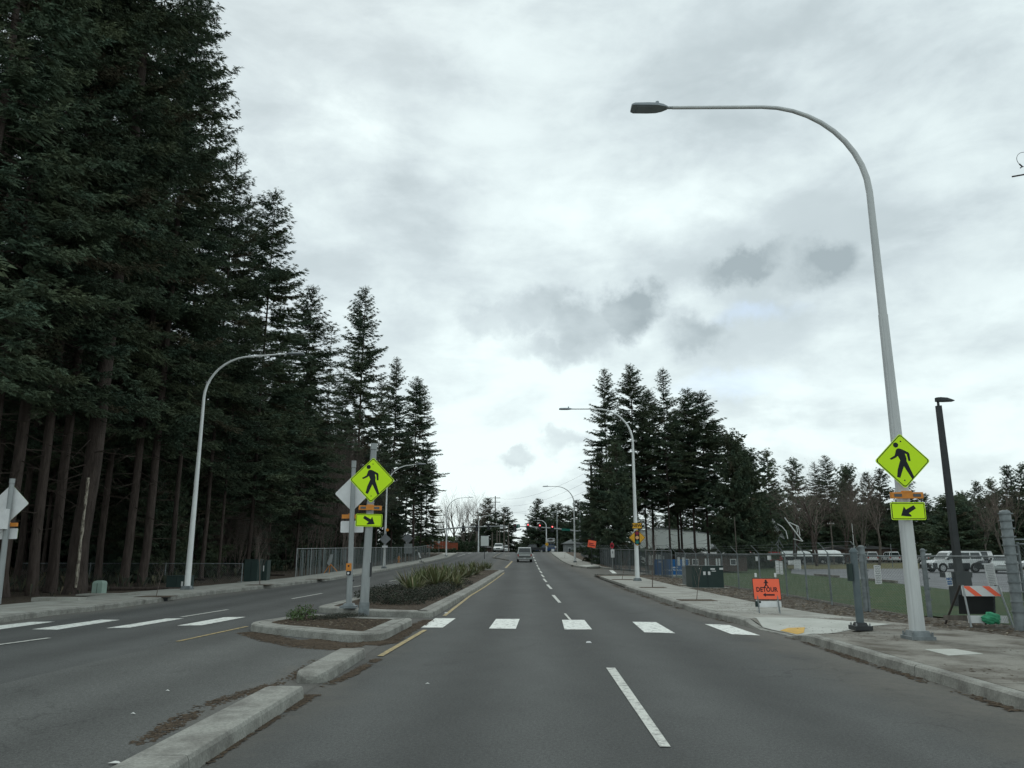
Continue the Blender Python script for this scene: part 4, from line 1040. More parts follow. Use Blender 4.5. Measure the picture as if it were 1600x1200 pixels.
# ------------------------------------------------------------------ plants of the median
def flax(seed, h=1.0, n=150):
    rnd = random.Random(seed); mb = MB()
    for i in range(n):
        a = rnd.uniform(0, 6.28); e = rnd.uniform(.25, 1.25); l = h*rnd.uniform(.65, 1.15); w = rnd.uniform(.02, .038)
        d = Vector((math.cos(a)*math.cos(e), math.sin(a)*math.cos(e), math.sin(e))); s = Vector((-math.sin(a), math.cos(a), 0)); p = Vector((math.cos(a)*.1, math.sin(a)*.1, 0)); vs = []
        m = 'flax_dry' if rnd.random() < .2 else 'flax'; dro = rnd.uniform(.1, .9)*(1.3-e)
        for k in range(5):
            t = k/4; q = p+d*l*t+Vector((0, 0, -dro*l*t*t*.6)); ww = w*(1-.85*t**2)*(1 if k else .7)
            vs += [q-s*ww, q+s*ww]
        mb.add(vs, [(k*2, k*2+1, k*2+3, k*2+2) for k in range(4)], m)
    o = mb.build('leaves'); me = o.data; bpy.data.objects.remove(o); return me
FX = [flax(i, 1.0) for i in range(3)]
fl = [(640, 922, 1.0), (628, 906, .8), (662, 915, 1.05), (682, 917, 1.15), (700, 914, 1.0), (668, 902, .9), (715, 905, 1.0), (695, 900, .95), (730, 902, .85), (742, 898, .85), (722, 892, .8), (752, 892, .8), (762, 889, .75), (738, 888, .7), (648, 928, .75), (712, 918, .7)]
flab = ['flax clump at the near left end of the row', 'small flax clump behind the row near the left road', 'flax clump third from the median posts', 'largest spiky flax clump in mid row', 'flax clump right of the largest one', 'flax clump behind the largest one', 'flax clump beside the yellow line kerb midway', 'flax clump in the back of mid row', 'flax clump toward the far third of the bed', 'flax clump nearer the far tip by the kerb', 'short flax clump at the back of the far third', 'flax clump close to the far tip of the bed', 'last flax clump at the far tip of the bed', 'short flax clump behind the far tip group', 'low flax clump among the dark shrubs', 'low flax clump by the kerb below mid row']
for i, ((x, y, s), lb) in enumerate(zip(fl, flab)):
    p = T(x, y, .16)
    p.x = max(p.x, -5.3); o = bpy.data.objects.new('flax_plant', FX[i % 3]); COL.objects.link(o); o.location = p; o.scale = (s*1.05, s*1.05, s); o.rotation_euler[2] = i*1.3
    tag(o, lb, 'plant', 'flax plants on the median')
def shrub(seed, n, m, r=.5, h=.45, leaf=.05):
    rnd = random.Random(seed); mb = MB()
    for i in range(n):
        a = rnd.uniform(0, 6.28); rr = r*math.sqrt(rnd.random()); z = h*rnd.random()*(1.1-rr/r*.6); l = leaf*rnd.uniform(.6, 1.5)
        c = Vector((math.cos(a)*rr, math.sin(a)*rr, z)); d = Vector((rnd.gauss(0, 1), rnd.gauss(0, 1), rnd.gauss(.6, .6))).normalized(); s = d.cross(Vector((rnd.gauss(0, 1), rnd.gauss(0, 1), rnd.gauss(0, 1)))).normalized()
        mb.add([c, c+d*l*.5+s*l*.3, c+d*l, c+d*l*.5-s*l*.3], [(0, 1, 2, 3)], m)
    for i in range(14):
        a = rnd.uniform(0, 6.28); mb.tube([(0, 0, 0), (math.cos(a)*r*.8, math.sin(a)*r*.8, h*rnd.uniform(.6, 1))], [.008, .003], 'twig', 3)
    o = mb.build('shrub'); me = o.data; bpy.data.objects.remove(o); return me
SH = [shrub(1, 900, 'shrub', .6, .42), shrub(2, 900, 'shrub', .65, .36), shrub(3, 420, 'shrub_light', .28, .36, .05)]
sh = [(590, 939, 0), (606, 935, 1), (622, 936, 0), (640, 938, 1), (656, 938, 0), (596, 930, 1), (614, 928, 0), (672, 932, 1), (580, 934, 0), (632, 944, 1), (688, 926, 0), (605, 943, 0), (648, 931, 1), (664, 928, 0), (680, 930, 1), (700, 922, 0), (626, 927, 0), (640, 920, 1), (718, 914, 1), (585, 927, 0)]
for i, (x, y, k) in enumerate(sh):
    p = T(x, y, .15); p.x = max(p.x, -5.2); o = bpy.data.objects.new('dark_shrub', SH[k]); COL.objects.link(o); o.location = p; o.rotation_euler[2] = i; o.scale = (1, 1, .9)
    tag(o, 'low dark leafless-looking shrub in the bed in front of the flax', 'shrub', 'low dark shrubs of the median')
for (x, y, s, lb) in ((474, 968, 1, 'small green shrub on the left of the near island'), (617, 942, .7, 'small olive tuft in the mulch of the long island'), (458, 966, .6, 'tiny dark tuft left of the green shrub')):
    p = T(x, y, .16); o = bpy.data.objects.new('green_shrub', SH[2]); COL.objects.link(o); o.location = p; o.scale = (s, s, s); tag(o, lb, 'shrub')
for (x, y) in ((520, 966), (535, 964), (552, 964), (505, 968)):
    p = T(x, y, .15); o = bpy.data.objects.new('dark_tuft', SH[1]); COL.objects.link(o); o.location = p; o.scale = (.5, .5, .3); tag(o, 'low dark weed tuft on the near island around the post foot', 'weed', 'weed tufts on the near island')

# ------------------------------------------------------------------ street lamps
def lamp(base, H, arm, dirn, label, group, r0=.14, r1=.055, bend=2.2, mname='white_steel', flutes=False, rise=.0, head=True, tiltz=0, rz=0):
    o = thing('street_lamp', base, label, 'street lamp', group, rz)
    mb = MB(); zb = H-bend; n = 12
    hs = [0, .35, zb*.5, zb*.72]; 
    if flutes:
        # ribbed lower shaft
        vs = []; N = 32
        zz = [.0, zb*.18, zb*.36, zb*.54, zb*.70]
        for z_ in zz:
            r_ = r0+(r1*1.15-r0)*z_/zb
            for k in range(N):
                rr = r_*(1.0 if k % 4 else .93); t = 2*math.pi*k/N; vs.append((rr*math.cos(t), rr*math.sin(t), z_))
        fs = [(i*N+k, i*N+(k+1) % N, (i+1)*N+(k+1) % N, (i+1)*N+k) for i in range(len(zz)-1) for k in range(N)]
        mb.add(vs, fs, mname)
        mb.tube([(0, 0, zb*.70), (0, 0, zb)], [(r0+(r1*1.15-r0)*.7)*.93, r1*1.15], mname, 14)
        mb.tube([(0, 0, zb*.695), (0, 0, zb*.715)], [r1*1.3, r1*1.3], mname, 14)
    else:
        mb.tube([(0, 0, 0), (0, 0, zb*.5), (0, 0, zb)], [r0, (r0+r1*1.15)/2, r1*1.15], mname, n)
    mb.build('pole', o)
    mb = MB(); path = []; K = 10
    bx = bend*1.05
    for i in range(K+1):
        t = i/K*math.pi/2; path.append((dirn*bx*(1-math.cos(t)), 0, zb+bend*math.sin(t)*(1-0)))
    path.append((dirn*(arm-.75), 0, H+rise))
    rad = [r1*1.15+(r1*.62-r1*1.15)*i/(K+1) for i in range(K+2)]
    mb.tube(path, rad, mname, 10); mb.build('arm', o)
    mb = MB(); mb.box((0, 0, .03), (r0*3.2, r0*3.2, .06), 'galv_old'); mb.box((0, 0, .1), (r0*2.6, r0*2.6, .1), 'galv_old', taper=.8)
    for sx in (-1, 1):
        for sy in (-1, 1): mb.cyl((sx*r0*1.3, sy*r0*1.3, .05), (sx*r0*1.3, sy*r0*1.3, .13), .018, 'galv_old', n=6)
    mb.build('base_plate', o)
    if head:
        hx = dirn*(arm-.75); mb = MB(); z0 = H+rise
        mb.cyl((hx, 0, z0), (hx+dirn*.14, 0, z0), .03, 'galv', n=8)
        u = lambda a: hx+dirn*a
        sec = [(.1, .05, .04), (.2, .11, .075), (.32, .15, .09), (.5, .16, .09), (.78, .16, .075), (.84, .13, .045)]
        vs = []
        for (a_, w, h) in sec:
            for (yy, zz) in ((-w, -h*.3), (-w, h*.3), (-w*.6, h*.65), (w*.6, h*.65), (w, h*.3), (w, -h*.35)): vs.append((u(a_), yy, z0+zz))
        fs = [(i*6+k, i*6+(k+1) % 6, (i+1)*6+(k+1) % 6, (i+1)*6+k) for i in range(len(sec)-1) for k in range(6)]+[(0, 1, 2, 3, 4, 5), tuple(range(30, 36))]
        mb.add(vs, fs, 'alu_dark'); mb.cyl((u(.3), 0, z0+.08), (u(.3), 0, z0+.14), .035, 'alu_dark', n=8)
        h_ = mb.build('lamp_head', o)
        mb = MB(); mb.box((u(.58), 0, z0-.033), (.3, .24, .012), 'lens'); mb.build('lens', h_)
    return o
b = T(1435, 999, .15)
ptop = PD(1240, 167, b.y)
hd = PD(993, 170, b.y)
L1 = lamp(b, ptop.z-b.z, b.x-hd.x, -1, 'tall ribbed street lamp on the right pavement with a pedestrian sign', None, r0=.13, r1=.056, bend=1.9, mname='alu', flutes=True)
b2_ = T(996, 907.5, .15); p2_ = PD(930, 639, b2_.y); h2 = PD(876, 639, b2_.y)
L2 = lamp(b2_, p2_.z-b2_.z, b2_.x-h2.x, -1, 'white street lamp carrying the NEW and signal-ahead signs', None, r0=.13, bend=1.9)
b3_ = T(898.5, 878.5, .15); p3_ = PD(870, 760, b3_.y); h3 = PD(849, 760, b3_.y)
lamp(b3_, p3_.z-b3_.z, b3_.x-h3.x, -1, 'third white street lamp along the right pavement, near the orange sign', None, r0=.13, bend=2)
b4 = T(292, 921, .15); p4 = PD(420, 557, b4.y); h4 = PD(472, 553, b4.y)
lamp(b4, p4.z-b4.z, h4.x-b4.x, 1, 'nearest left street lamp, white pole before the dark forest', None, r0=.13, bend=1.9, rise=.12)
b5 = T(600, 888, .15); p5 = PD(640, 727, b5.y); h5 = PD(664, 725, b5.y)
lamp(b5, p5.z-b5.z, h5.x-b5.x, 1, 'second left street lamp with a diamond sign back on it', None, r0=.13, bend=1.9, rise=.1)
b6 = T(697, 869.3, .15); p6 = PD(720, 778, b6.y); h6 = PD(738, 777, b6.y)
lamp(b6, p6.z-b6.z, h6.x-b6.x, 1, 'third left street lamp crossing the signal mast arm', None, r0=.13, bend=2.2, rise=.1)
for (x, yt, xe, Y, dr, lb) in ((747.5, 806, 770, 160, 1, 'street lamp just left of the large white sign board'), (854, 813, 834, 165, -1, 'short hooked street lamp beside the yellow far sign')):
    p = PD(x, 866, Y); q = PD(x, yt, Y); e = PD(xe, yt, Y); z0 = zt(p.x, Y)
    lamp((p.x, Y, z0), q.z-z0, abs(e.x-p.x), dr, lb, None, r0=.15, r1=.08, bend=1.3)

# ------------------------------------------------------------------ signs
def rrect(hw, hh, r, n=4, rot=0):
    pts = []
    for cx, cz, a0 in ((hw-r, hh-r, 0), (-hw+r, hh-r, 90), (-hw+r, -hh+r, 180), (hw-r, -hh+r, 270)):
        for i in range(n+1):
            a_ = R(a0+90*i/n); pts.append((cx+r*math.cos(a_), cz+r*math.sin(a_)))
    c, s = math.cos(rot), math.sin(rot)
    return [(x*c-z*s, x*s+z*c) for x, z in pts]
PED = [(430, 272), (455, 275), (500, 297), (530, 312), (541, 326), (546, 404), (524, 404), (514, 332), (493, 326), (506, 372), (504, 405), (566, 572), (543, 592), (470, 458), (420, 580), (388, 570), (404, 490), (440, 395), (418, 350), (399, 368), (345, 392), (332, 379), (388, 345), (405, 290), (415, 277)]
ARR = [(585, 860), (607, 892), (528, 942), (553, 966), (550, 978), (445, 968), (483, 873), (502, 905)]
def sign_plate(mb, c, outline, m_face, m_edge, m_border, Bd, inn, y=0, th=.006, back='sign_back'):
    """plate facing -y at local centre c (x,z)"""
    X, Z = c
    def sc(k): return [(X+x*k, Z+z*k) for x, z in outline]
    mb.plate(sc(1), y+.0, y+th, back); mb.plate(sc(1), y-.003, y-.0005, m_edge)
    if m_border: mb.plate(sc(Bd), y-.0045, y-.0031, m_border); mb.plate(sc(inn), y-.006, y-.0046, m_face)
def ped_sign(root, cx, cz, hd=.54, y=0, size=1, name='diamond_sign', tilt=0):
    o = bpy.data.objects.new(name, None); 
    mb = MB(); out = rrect(hd*.7071, hd*.7071, .045, rot=math.pi/4)
    sign_plate(mb, (cx, cz), out, 'fyg', 'fyg', 'black', .965, .925, y)
    for dz in (.64, -.64): mb.cyl((cx, y-.006, cz+hd*dz*1.1), (cx, y-.012, cz+hd*dz*1.1), .012, 'black', n=8)
    s_ = mb.build(name, root)
    mb = MB(); k = hd/290.0; f = lambda p: (cx+(p[0]-463)*k, cz-(p[1]-402)*k)
    mb.plate([f(p) for p in PED], y-.0085, y-.0062, 'black'); hc = f((408, 236)); n = 20
    mb.plate([(hc[0]+27*k*math.cos(i*2*math.pi/n), hc[1]+27*k*math.sin(i*2*math.pi/n)) for i in range(n)], y-.0085, y-.0062, 'black')
    mb.build('walking_figure', s_, tri=False)
    return s_
def arrow_sign(root, cx, cz, hw=.33, hh=.16, y=0, mirror=False, name='arrow_plate'):
    mb = MB(); out = rrect(hw, hh, .03)
    X, Z = cx, cz
    mb.plate([(X+x, Z+z) for x, z in out], y, y+.006, 'sign_back'); mb.plate([(X+x, Z+z) for x, z in out], y-.003, y-.0005, 'fyg')
    o2 = rrect(hw-.013, hh-.013, .022); o3 = rrect(hw-.026, hh-.026, .015)
    mb.plate([(X+x, Z+z) for x, z in o2], y-.0045, y-.0031, 'black'); mb.plate([(X+x, Z+z) for x, z in o3], y-.006, y-.0046, 'fyg')
    s_ = mb.build(name, root); mb = MB(); k = hw/176.0*.98; sg = -1 if mirror else 1
    mb.plate([(X+sg*(p[0]-525)*k, Z-(p[1]-920)*k*1.0) for p in ARR], y-.0085, y-.0062, 'black'); mb.build('arrow', s_)
    return s_
def beacon(root, cx, cz, w=.56, y=0, back=False):
    mb = MB(); mb.box((cx, y, cz), (w, .07, .11), 'orange_box'); mb.box((cx, y-.01, cz+.065), (.16, .06, .03), 'orange_box')
    b_ = mb.build('beacon_bar', root)
    if not back:
        for s in (-1, 1):
            mb = MB(); mb.box((cx+s*w*.30, y-.037, cz), (w*.24, .012, .052), 'darkglass'); mb.build('beacon_light', b_)
    for s in (-1, 1): pass
    return b_
# right sign on lamp 1
Ys = b.y-.22
def loc(px, py, Y, root): return PD(px, py, Y)-Vector(root)
c = loc(1410, 720, Ys, b); w_ = (PD(1453.5, 720, Ys)-PD(1366.5, 720, Ys)).x/2
ped_sign(L1, c.x, c.z, w_, c.y)
c2 = loc(1416.5, 774, Ys, b); beacon(L1, c2.x, c2.z, .56, c2.y)
c3 = loc(1419, 798.5, Ys, b); arrow_sign(L1, c3.x, c3.z, (PD(1446, 798, Ys)-PD(1392, 798, Ys)).x/2, .155, c3.y)
mb = MB()
for zz in (c.z+.25, c.z-.3, c2.z, c3.z): mb.box((0, -.13, zz), (.05, .16, .03), 'galv')
mb.build('bracket', L1)
# median posts
pB = T(568, 961, .16); tB = PD(584.5, 693, pB.y)
post = thing('crossing_signpost', pB, 'front grey signpost on the median with the walking-person sign', 'signpost'); post.rotation_euler[1] = math.atan2(tB.x-pB.x, tB.z-pB.z)
Lp = (tB-pB).length
mb = MB(); mb.tube([(0, 0, 0), (0, 0, Lp*.96)], [.115, .078], 'galv', 12); mb.build('pole', post)
mb = MB(); mb.tube([(0, 0, Lp*.962), (0, 0, Lp)], [.09, .082], 'galv', 12); mb.build('cap', post)
mb = MB(); mb.tube([(0, 0, 0), (0, 0, .3)], [.135, .125], 'galv_old', 12); mb.build('collar', post)
def onpost(root_o, px, py, Y):
    v = PD(px, py, Y)-root_o.location; a_ = root_o.rotation_euler[1]; return Vector((v.x*math.cos(a_)-v.z*math.sin(a_), v.y, v.x*math.sin(a_)+v.z*math.cos(a_)))
c = onpost(post, 581.5, 750, pB.y-.13); ped_sign(post, c.x, c.z, (PD(617, 750, pB.y)-PD(547, 750, pB.y)).x/2, c.y)
c = onpost(post, 578.5, 793.5, pB.y-.13); beacon(post, c.x, c.z, .56, c.y)
c = onpost(post, 576.5, 813, pB.y-.13); arrow_sign(post, c.x, c.z, (PD(597, 800, pB.y)-PD(556, 800, pB.y)).x/2, .155, c.y, mirror=True)
c = onpost(post, 579, 890, pB.y+.02); mb = MB(); mb.box((c.x, c.y, c.z), (.05, .12, .34), 'blackmetal'); mb.build('push_button_housing', post)
pA = T(545, 951, .16); tA = PD(553, 720, pA.y)
post2 = thing('crossing_signpost', pA, 'rear grey signpost on the median showing pale sign backs and an orange push button', 'signpost'); post2.rotation_euler[1] = math.atan2(tA.x-pA.x, tA.z-pA.z); Lp = (tA-pA).length
mb = MB(); mb.tube([(0, 0, .1), (0, 0, Lp*.95)], [.085, .06], 'galv', 12); mb.build('pole', post2)
mb = MB(); mb.tube([(0, 0, Lp*.952), (0, 0, Lp)], [.07, .07], 'galv', 12); mb.build('cap', post2)
mb = MB(); mb.box((0, 0, .05), (.42, .42, .06), 'galv_old'); mb.box((0, 0, .11), (.3, .3, .06), 'galv_old', taper=.8)
mb.build('base_plate', post2)
def sign_back(root, cx, cz, out, y, m='sign_back', name='sign_back_plate', front='fyg'):
    mb = MB(); mb.plate([(cx+x, cz+z) for x, z in out], y, y+.005, m); mb.plate([(cx+x, cz+z) for x, z in out], y+.0055, y+.008, front); return mb.build(name, root)
c = onpost(post2, 551, 771, pA.y+.1); h_ = (PD(579, 770, pA.y)-PD(523, 770, pA.y)).x/2; sign_back(post2, c.x, c.z, rrect(h_*.7071, h_*.7071, .045, rot=math.pi/4), c.y)
c = onpost(post2, 550, 823, pA.y+.1); sign_back(post2, c.x, c.z, rrect(.32, .16, .03), c.y)
c = onpost(post2, 549, 807, pA.y+.1); beacon(post2, c.x, c.z, .52, c.y, back=True)
c = onpost(post2, 545, 886, pA.y-.11); mb = MB(); mb.box((c.x, c.y, c.z), (.14, .06, .2), 'orange_box'); k_ = mb.build('push_button_sign', post2)
mb = MB(); mb.cyl((c.x, c.y-.03, c.z+.03), (c.x, c.y-.036, c.z+.03), .025, 'black', n=10); mb.build('print', k_)
mb = MB(); mb.box((c.x, c.y, c.z-.16), (.11, .07, .1), 'black'); k_ = mb.build('push_button_housing', post2)
mb = MB(); mb.cyl((c.x, c.y-.035, c.z-.16), (c.x, c.y-.045, c.z-.16), .032, 'signwhite', n=12); mb.build('push_button', k_)
# left post at the frame edge
pL = T(-4, 944, .15); tL = PD(19.5, 748, pL.y)
post3 = thing('crossing_signpost', pL, 'grey signpost at the left edge with a pale diamond sign back and control box', 'signpost'); post3.rotation_euler[1] = math.atan2(tL.x-pL.x, tL.z-pL.z); Lp = (tL-pL).length
mb = MB(); mb.tube([(0, 0, 0), (0, 0, Lp*.96)], [.09, .07], 'galv', 12); mb.build('pole', post3)
mb = MB(); mb.tube([(0, 0, Lp*.962), (0, 0, Lp)], [.08, .08], 'galv', 12); mb.build('cap', post3)
c = onpost(post3, 15, 787, pL.y+.1); h_ = (PD(45.5, 787, pL.y)-PD(-15, 787, pL.y)).x/2; sign_back(post3, c.x, c.z, rrect(h_*.7071, h_*.7071, .045, rot=math.pi/4), c.y)
c = onpost(post3, 10, 834, pL.y+.1); sign_back(post3, c.x, c.z, rrect(.34, .16, .03), c.y)
c = onpost(post3, 12, 820, pL.y+.1); beacon(post3, c.x, c.z, .6, c.y, back=True)
c = onpost(post3, 4, 811, pL.y-.16); mb = MB(); mb.box((c.x-.08, c.y, c.z), (.42, .18, .6), 'sign_back'); k_ = mb.build('control_box', post3)
mb = MB(); mb.box((c.x+.03, c.y-.095, c.z+.25), (.09, .006, .05), 'signwhite'); mb.build('sticker', k_)

def text_mesh(s, size, m, bold=0):
    cu = bpy.data.curves.new('t', 'FONT'); cu.body = s; cu.size = size; cu.align_x = 'CENTER'; cu.align_y = 'CENTER'; cu.extrude = .001; cu.offset = bold; cu.resolution_u = 2
    o = bpy.data.objects.new('t', cu); COL.objects.link(o); bpy.context.view_layer.update()
    me = bpy.data.meshes.new_from_object(o.evaluated_get(bpy.context.evaluated_depsgraph_get())); bpy.data.objects.remove(o)
    me.materials.clear(); me.materials.append(M[m]); return me
def text(s, size, m, parent, loc, bold=0, name='lettering', sx=1, tilt=0):
    me = text_mesh(s, size, m, bold); o = bpy.data.objects.new(name, me); COL.objects.link(o); o.parent = parent; o.location = loc
    o.rotation_euler = (math.pi/2-tilt, 0, 0); o.scale = (sx, 1, 1); return o
# NEW + signal ahead on lamp 2
Y2 = b2_.y-.2; c = loc(995.3, 821.5, Y2, b2_); mb = MB(); hw = (PD(1003, 820, Y2)-PD(987.6, 820, Y2)).x/2
mb.plate([(c.x+x, c.z+z) for x, z in rrect(hw, .16, .02)], c.y, c.y+.005, 'sign_back'); mb.plate([(c.x+x, c.z+z) for x, z in rrect(hw, .16, .02)], c.y-.003, c.y-.0005, 'black'); mb.plate([(c.x+x, c.z+z) for x, z in rrect(hw-.02, .14, .02)], c.y-.005, c.y-.0032, 'amber')
k_ = mb.build('new_plate', L2); text('NEW', .22, 'black', k_, (c.x, c.y-.007, c.z), .006)
c = loc(995.5, 840, Y2, b2_); h_ = (PD(1008.5, 840, Y2)-PD(982.5, 840, Y2)).x/2; mb = MB(); sign_plate(mb, (c.x, c.z), rrect(h_*.7071, h_*.7071, .045, rot=math.pi/4), 'amber', 'amber', 'black', .97, .92, c.y)
k_ = mb.build('diamond_sign', L2); mb = MB(); mb.plate([(c.x+x, c.z+z) for x, z in rrect(.135, .36, .02)], c.y-.009, c.y-.0065, 'black')
for dz, mm in ((.235, 'redprint'), (0, 'amberlens'), (-.235, 'greenlens')):
    mb.plate([(c.x+.095*math.cos(i*math.pi/8), c.z+dz+.095*math.sin(i*math.pi/8)) for i in range(16)], c.y-.012, c.y-.0095, mm)
mb.build('signal_symbol', k_)

# DETOUR board on its folding stand
pd_ = T(1199, 957, .15); det = thing('detour_sign', pd_, 'orange DETOUR sign with arrow on a folding stand on the right pavement', 'road sign', rz=R(-6))
tl = R(12); Mt = Matrix.Rotation(tl, 4, 'X')
k = pd_.y/1200*1.0
hw = (PD(1224, 920, pd_.y)-PD(1182.5, 920, pd_.y)).x/2; zc = PD(1199, 920, pd_.y).z-pd_.z; hh = (PD(1199, 903, pd_.y).z-PD(1199, 936.5, pd_.y).z)/2
fr = bpy.data.objects.new('board', None)
mb = MB()
Mp = Matrix.Translation((0, -.12, zc)) @ Matrix.Rotation(-tl, 4, 'X')
mb.plate(rrect(hw, hh, .01), 0, .012, 'black', Mp); mb.plate(rrect(hw-.012, hh-.012, .01), -.004, -.001, 'orange', Mp)
bd = mb.build('board', det)
mb = MB(); k = hw/117.0; AR = [(-38, -52), (-14, -69), (-14, -59), (62, -59), (62, -46), (-14, -46), (-14, -36)]
mb.plate([(x*k, (z+2)*k) for x, z in AR], -.008, -.0045, 'black', Mp)
Wk = [(-8, 88), (2, 90), (8, 84), (4, 78), (14, 66), (20, 58), (12, 54), (8, 62), (4, 44), (14, 28), (22, 14), (14, 12), (2, 34), (-6, 30), (-14, 12), (-22, 18), (-10, 40), (-8, 62), (-18, 54), (-20, 62), (-6, 74), (-10, 80)]
mb.plate([(x*k, z*k*.9+0) for x, z in Wk], -.008, -.0045, 'black', Mp)
mb.build('symbols', bd)
t_ = text('DETOUR', hh*.60, 'black', bd, Mp @ Vector((0, -.007, -hh*.07)), .004, sx=.83); t_.rotation_euler = (math.pi/2-tl, 0, 0)
mb = MB(); mb.plate(rrect(hw*.8, .075, .01), 0, .012, 'signwhite', Matrix.Translation((.05, -.19, zc-hh-.1)) @ Matrix.Rotation(-tl, 4, 'X')); mb.build('lower_board', det)
mb = MB(); mb.box((-hw*.72, -.16, zc-hh-.1), (.14, .05, .14), 'darkgreen'); mb.build('weight', det)
for s in (-1, 1):
    mb = MB(); top = Mp @ Vector((s*hw*.72+.01, .02, hh+.09)); mb.tube([(s*hw*.74, -.30, 0), (s*hw*.72, -.085, zc), top+Vector((0, .02, 0))], .016, 'galv_old', 6); mb.build('leg', det)
    mb = MB(); mb.tube([(s*hw*.8+.08, .34, 0), top], .016, 'white_steel', 6); mb.build('leg', det)
    mb = MB(); mb.box(top, (.05, .03, .1), 'signwhite'); mb.build('leg_tip', det)
# striped barricade with the green bag
pb = T(1533, 978, .12); br = thing('barricade', pb, 'orange and white striped folding barricade with a green bag on its lower board', 'barricade', rz=R(-4))
Yb = pb.y
zc = PD(1537, 923, Yb).z-pb.z; zl = PD(1545, 966, Yb).z-pb.z
tl = R(9); hw = .40
for nm, z_, hh in (('striped_board', zc, .105), ('lower_board', zl, .075)):
    Mp = Matrix.Translation((.03, -.30+z_*math.tan(tl)*1.2, z_)) @ Matrix.Rotation(-tl, 4, 'X'); mb = MB(); mb.plate(rrect(hw, hh, .008), 0, .02, 'signwhite', Mp); o_ = mb.build(nm, br)
    if nm == 'striped_board':
        mb = MB()
        for x0 in (-.38, .02):
            mb.plate([(x0, hh-.004), (x0+.14, hh-.004), (x0+.36, -hh+.004), (x0+.22, -hh+.004)], -.004, -.001, 'orange', Mp)
        mb.build('orange_stripe', o_)
for s in (-1, 1):
    mb = MB(); mb.tube([(s*.42+.06, -.34, 0), (s*.36+.02, -.30+zc*.2+.02, zc+.12)], .02, 'galv', 6); mb.build('leg', br)
    mb = MB(); mb.tube([(s*.42-.12, .42, 0), (s*.36+.0, -.08, zc+.12)], .022, 'wood_dark', 6); mb.build('leg', br)
mb = MB(); mb.box((-.02, .02, (zc+zl)/2+.0), (.74, .02, zc-zl-.16), 'plastic', rot=Matrix.Rotation(R(10), 3, 'X')); mb.build('rear_panel', br)
mb = MB(); mb.box((-.35, .1, zl), (.7, .02, .1), 'wood'); mb.build('rear_board', br)
bm = bmesh.new(); bmesh.ops.create_icosphere(bm, subdivisions=4, radius=1)
rnd = random.Random(2)
for v in bm.verts:
    n_ = .12*math.sin(v.co.x*6+v.co.z*3)+.10*math.sin(v.co.y*8+v.co.x*5)+.07*math.sin(v.co.z*13+v.co.x*9)+rnd.uniform(-.02, .02); v.co = Vector((v.co.x*.18*(1+n_), v.co.y*.09*(1+n_), v.co.z*.115*(1+n_)-.02*(v.co.x**2)))
me = bpy.data.meshes.new('bag'); bm.to_mesh(me); bm.free(); me.materials.append(M['bagreen']); o_ = bpy.data.objects.new('sand_bag', me); COL.objects.link(o_)
o_.location = PD(1549, 966, pb.y-.36); tag(o_, 'crumpled green plastic bag lying over the lower board of the barricade', 'bag'); smooth_bool(o_)

# push-button post and cabinet etc. on the right
pp = T(1345, 984, .15); tp_ = PD(1344, 856, pp.y); pu = thing('push_button_post', pp, 'short teal-grey push-button post beside the kerb ramp', 'post'); H_ = tp_.z-pp.z
mb = MB(); mb.tube([(0, 0, .08), (0, 0, H_*.94)], [.075, .07], 'postgreen', 14); mb.build('pole', pu)
mb = MB(); mb.tube([(0, 0, H_*.94), (0, 0, H_*.965), (0, 0, H_)], [.085, .085, .03], 'postgreen', 14); mb.build('cap', pu)
mb = MB(); mb.box((0, 0, .04), (.34, .34, .08), 'blackmetal'); mb.box((0, 0, .11), (.22, .22, .06), 'blackmetal', taper=.8)
for sx in (-1, 1):
    for sy in (-1, 1): mb.cyl((sx*.13, sy*.13, .08), (sx*.13, sy*.13, .13), .015, 'galv', n=6)
mb.build('base_plate', pu)
zz = PD(1334, 894, pp.y).z-pp.z; mb = MB(); mb.box((-.11, 0, zz), (.06, .14, .34), 'darkgreen'); mb.build('push_button_housing', pu)

def cabinet(px0, px1, ptop_, pbot, depth, m, label, name='utility_cabinet', off=.15, labels=None, rz=0, lid=True, side=0):
    a_ = T((px0+px1)/2, pbot, off); l_ = PD(px0, pbot, a_.y); r_ = PD(px1, pbot, a_.y); t_ = PD((px0+px1)/2, ptop_, a_.y); w = r_.x-l_.x; h = t_.z-a_.z
    o = thing(name, (a_.x, a_.y+depth/2, a_.z), label, 'utility box', rz=rz)
    mb = MB(); mb.box((0, 0, h/2), (w, depth, h), m); mb.build('body', o)
    if lid: mb = MB(); mb.box((0, 0, h+.012), (w+.04, depth+.04, .03), m); mb.build('lid', o)
    mb = MB(); mb.box((0, 0, -.02), (w+.5, depth+.4, .06), 'concrete_new' if off > .12 else 'concrete'); mb.build('concrete_base', o)
    mb = MB(); mb.box((0, -depth/2-.004, h/2), (.012, .008, h*.94), 'black'); mb.build('door_seam', o)
    for (fx, fz, sw, sh_) in labels or []:
        mb = MB(); mb.box((fx*w, -depth/2-.005, fz*h), (sw, .008, sh_), 'signwhite'); mb.build('sticker', o)
    return o, w, h
tr_, w, h = cabinet(1082, 1131.5, 885, 918.5, 1.3, 'darkgreen', 'large dark green transformer cabinet on a concrete pad behind the sidewalk', off=.12, labels=[(-.10, .68, .11, .15), (.05, .68, .11, .15), (.17, .88, .2, .07), (.44, .89, .17, .09), (.2, .78, .2, .03), (-.25, .9, .03, .03)])
cabinet(1072.5, 1081, 886, 914, .9, 'galv_old', 'lighter left side of the dark green transformer, added as a paler box', off=.12)  # transformer's lighter left side, its light tone put into a separate grey box
cabinet(380, 401, 874.5, 909, .9, 'darkgreen', 'left dark utility box at the forest edge behind the sapling', off=.12)
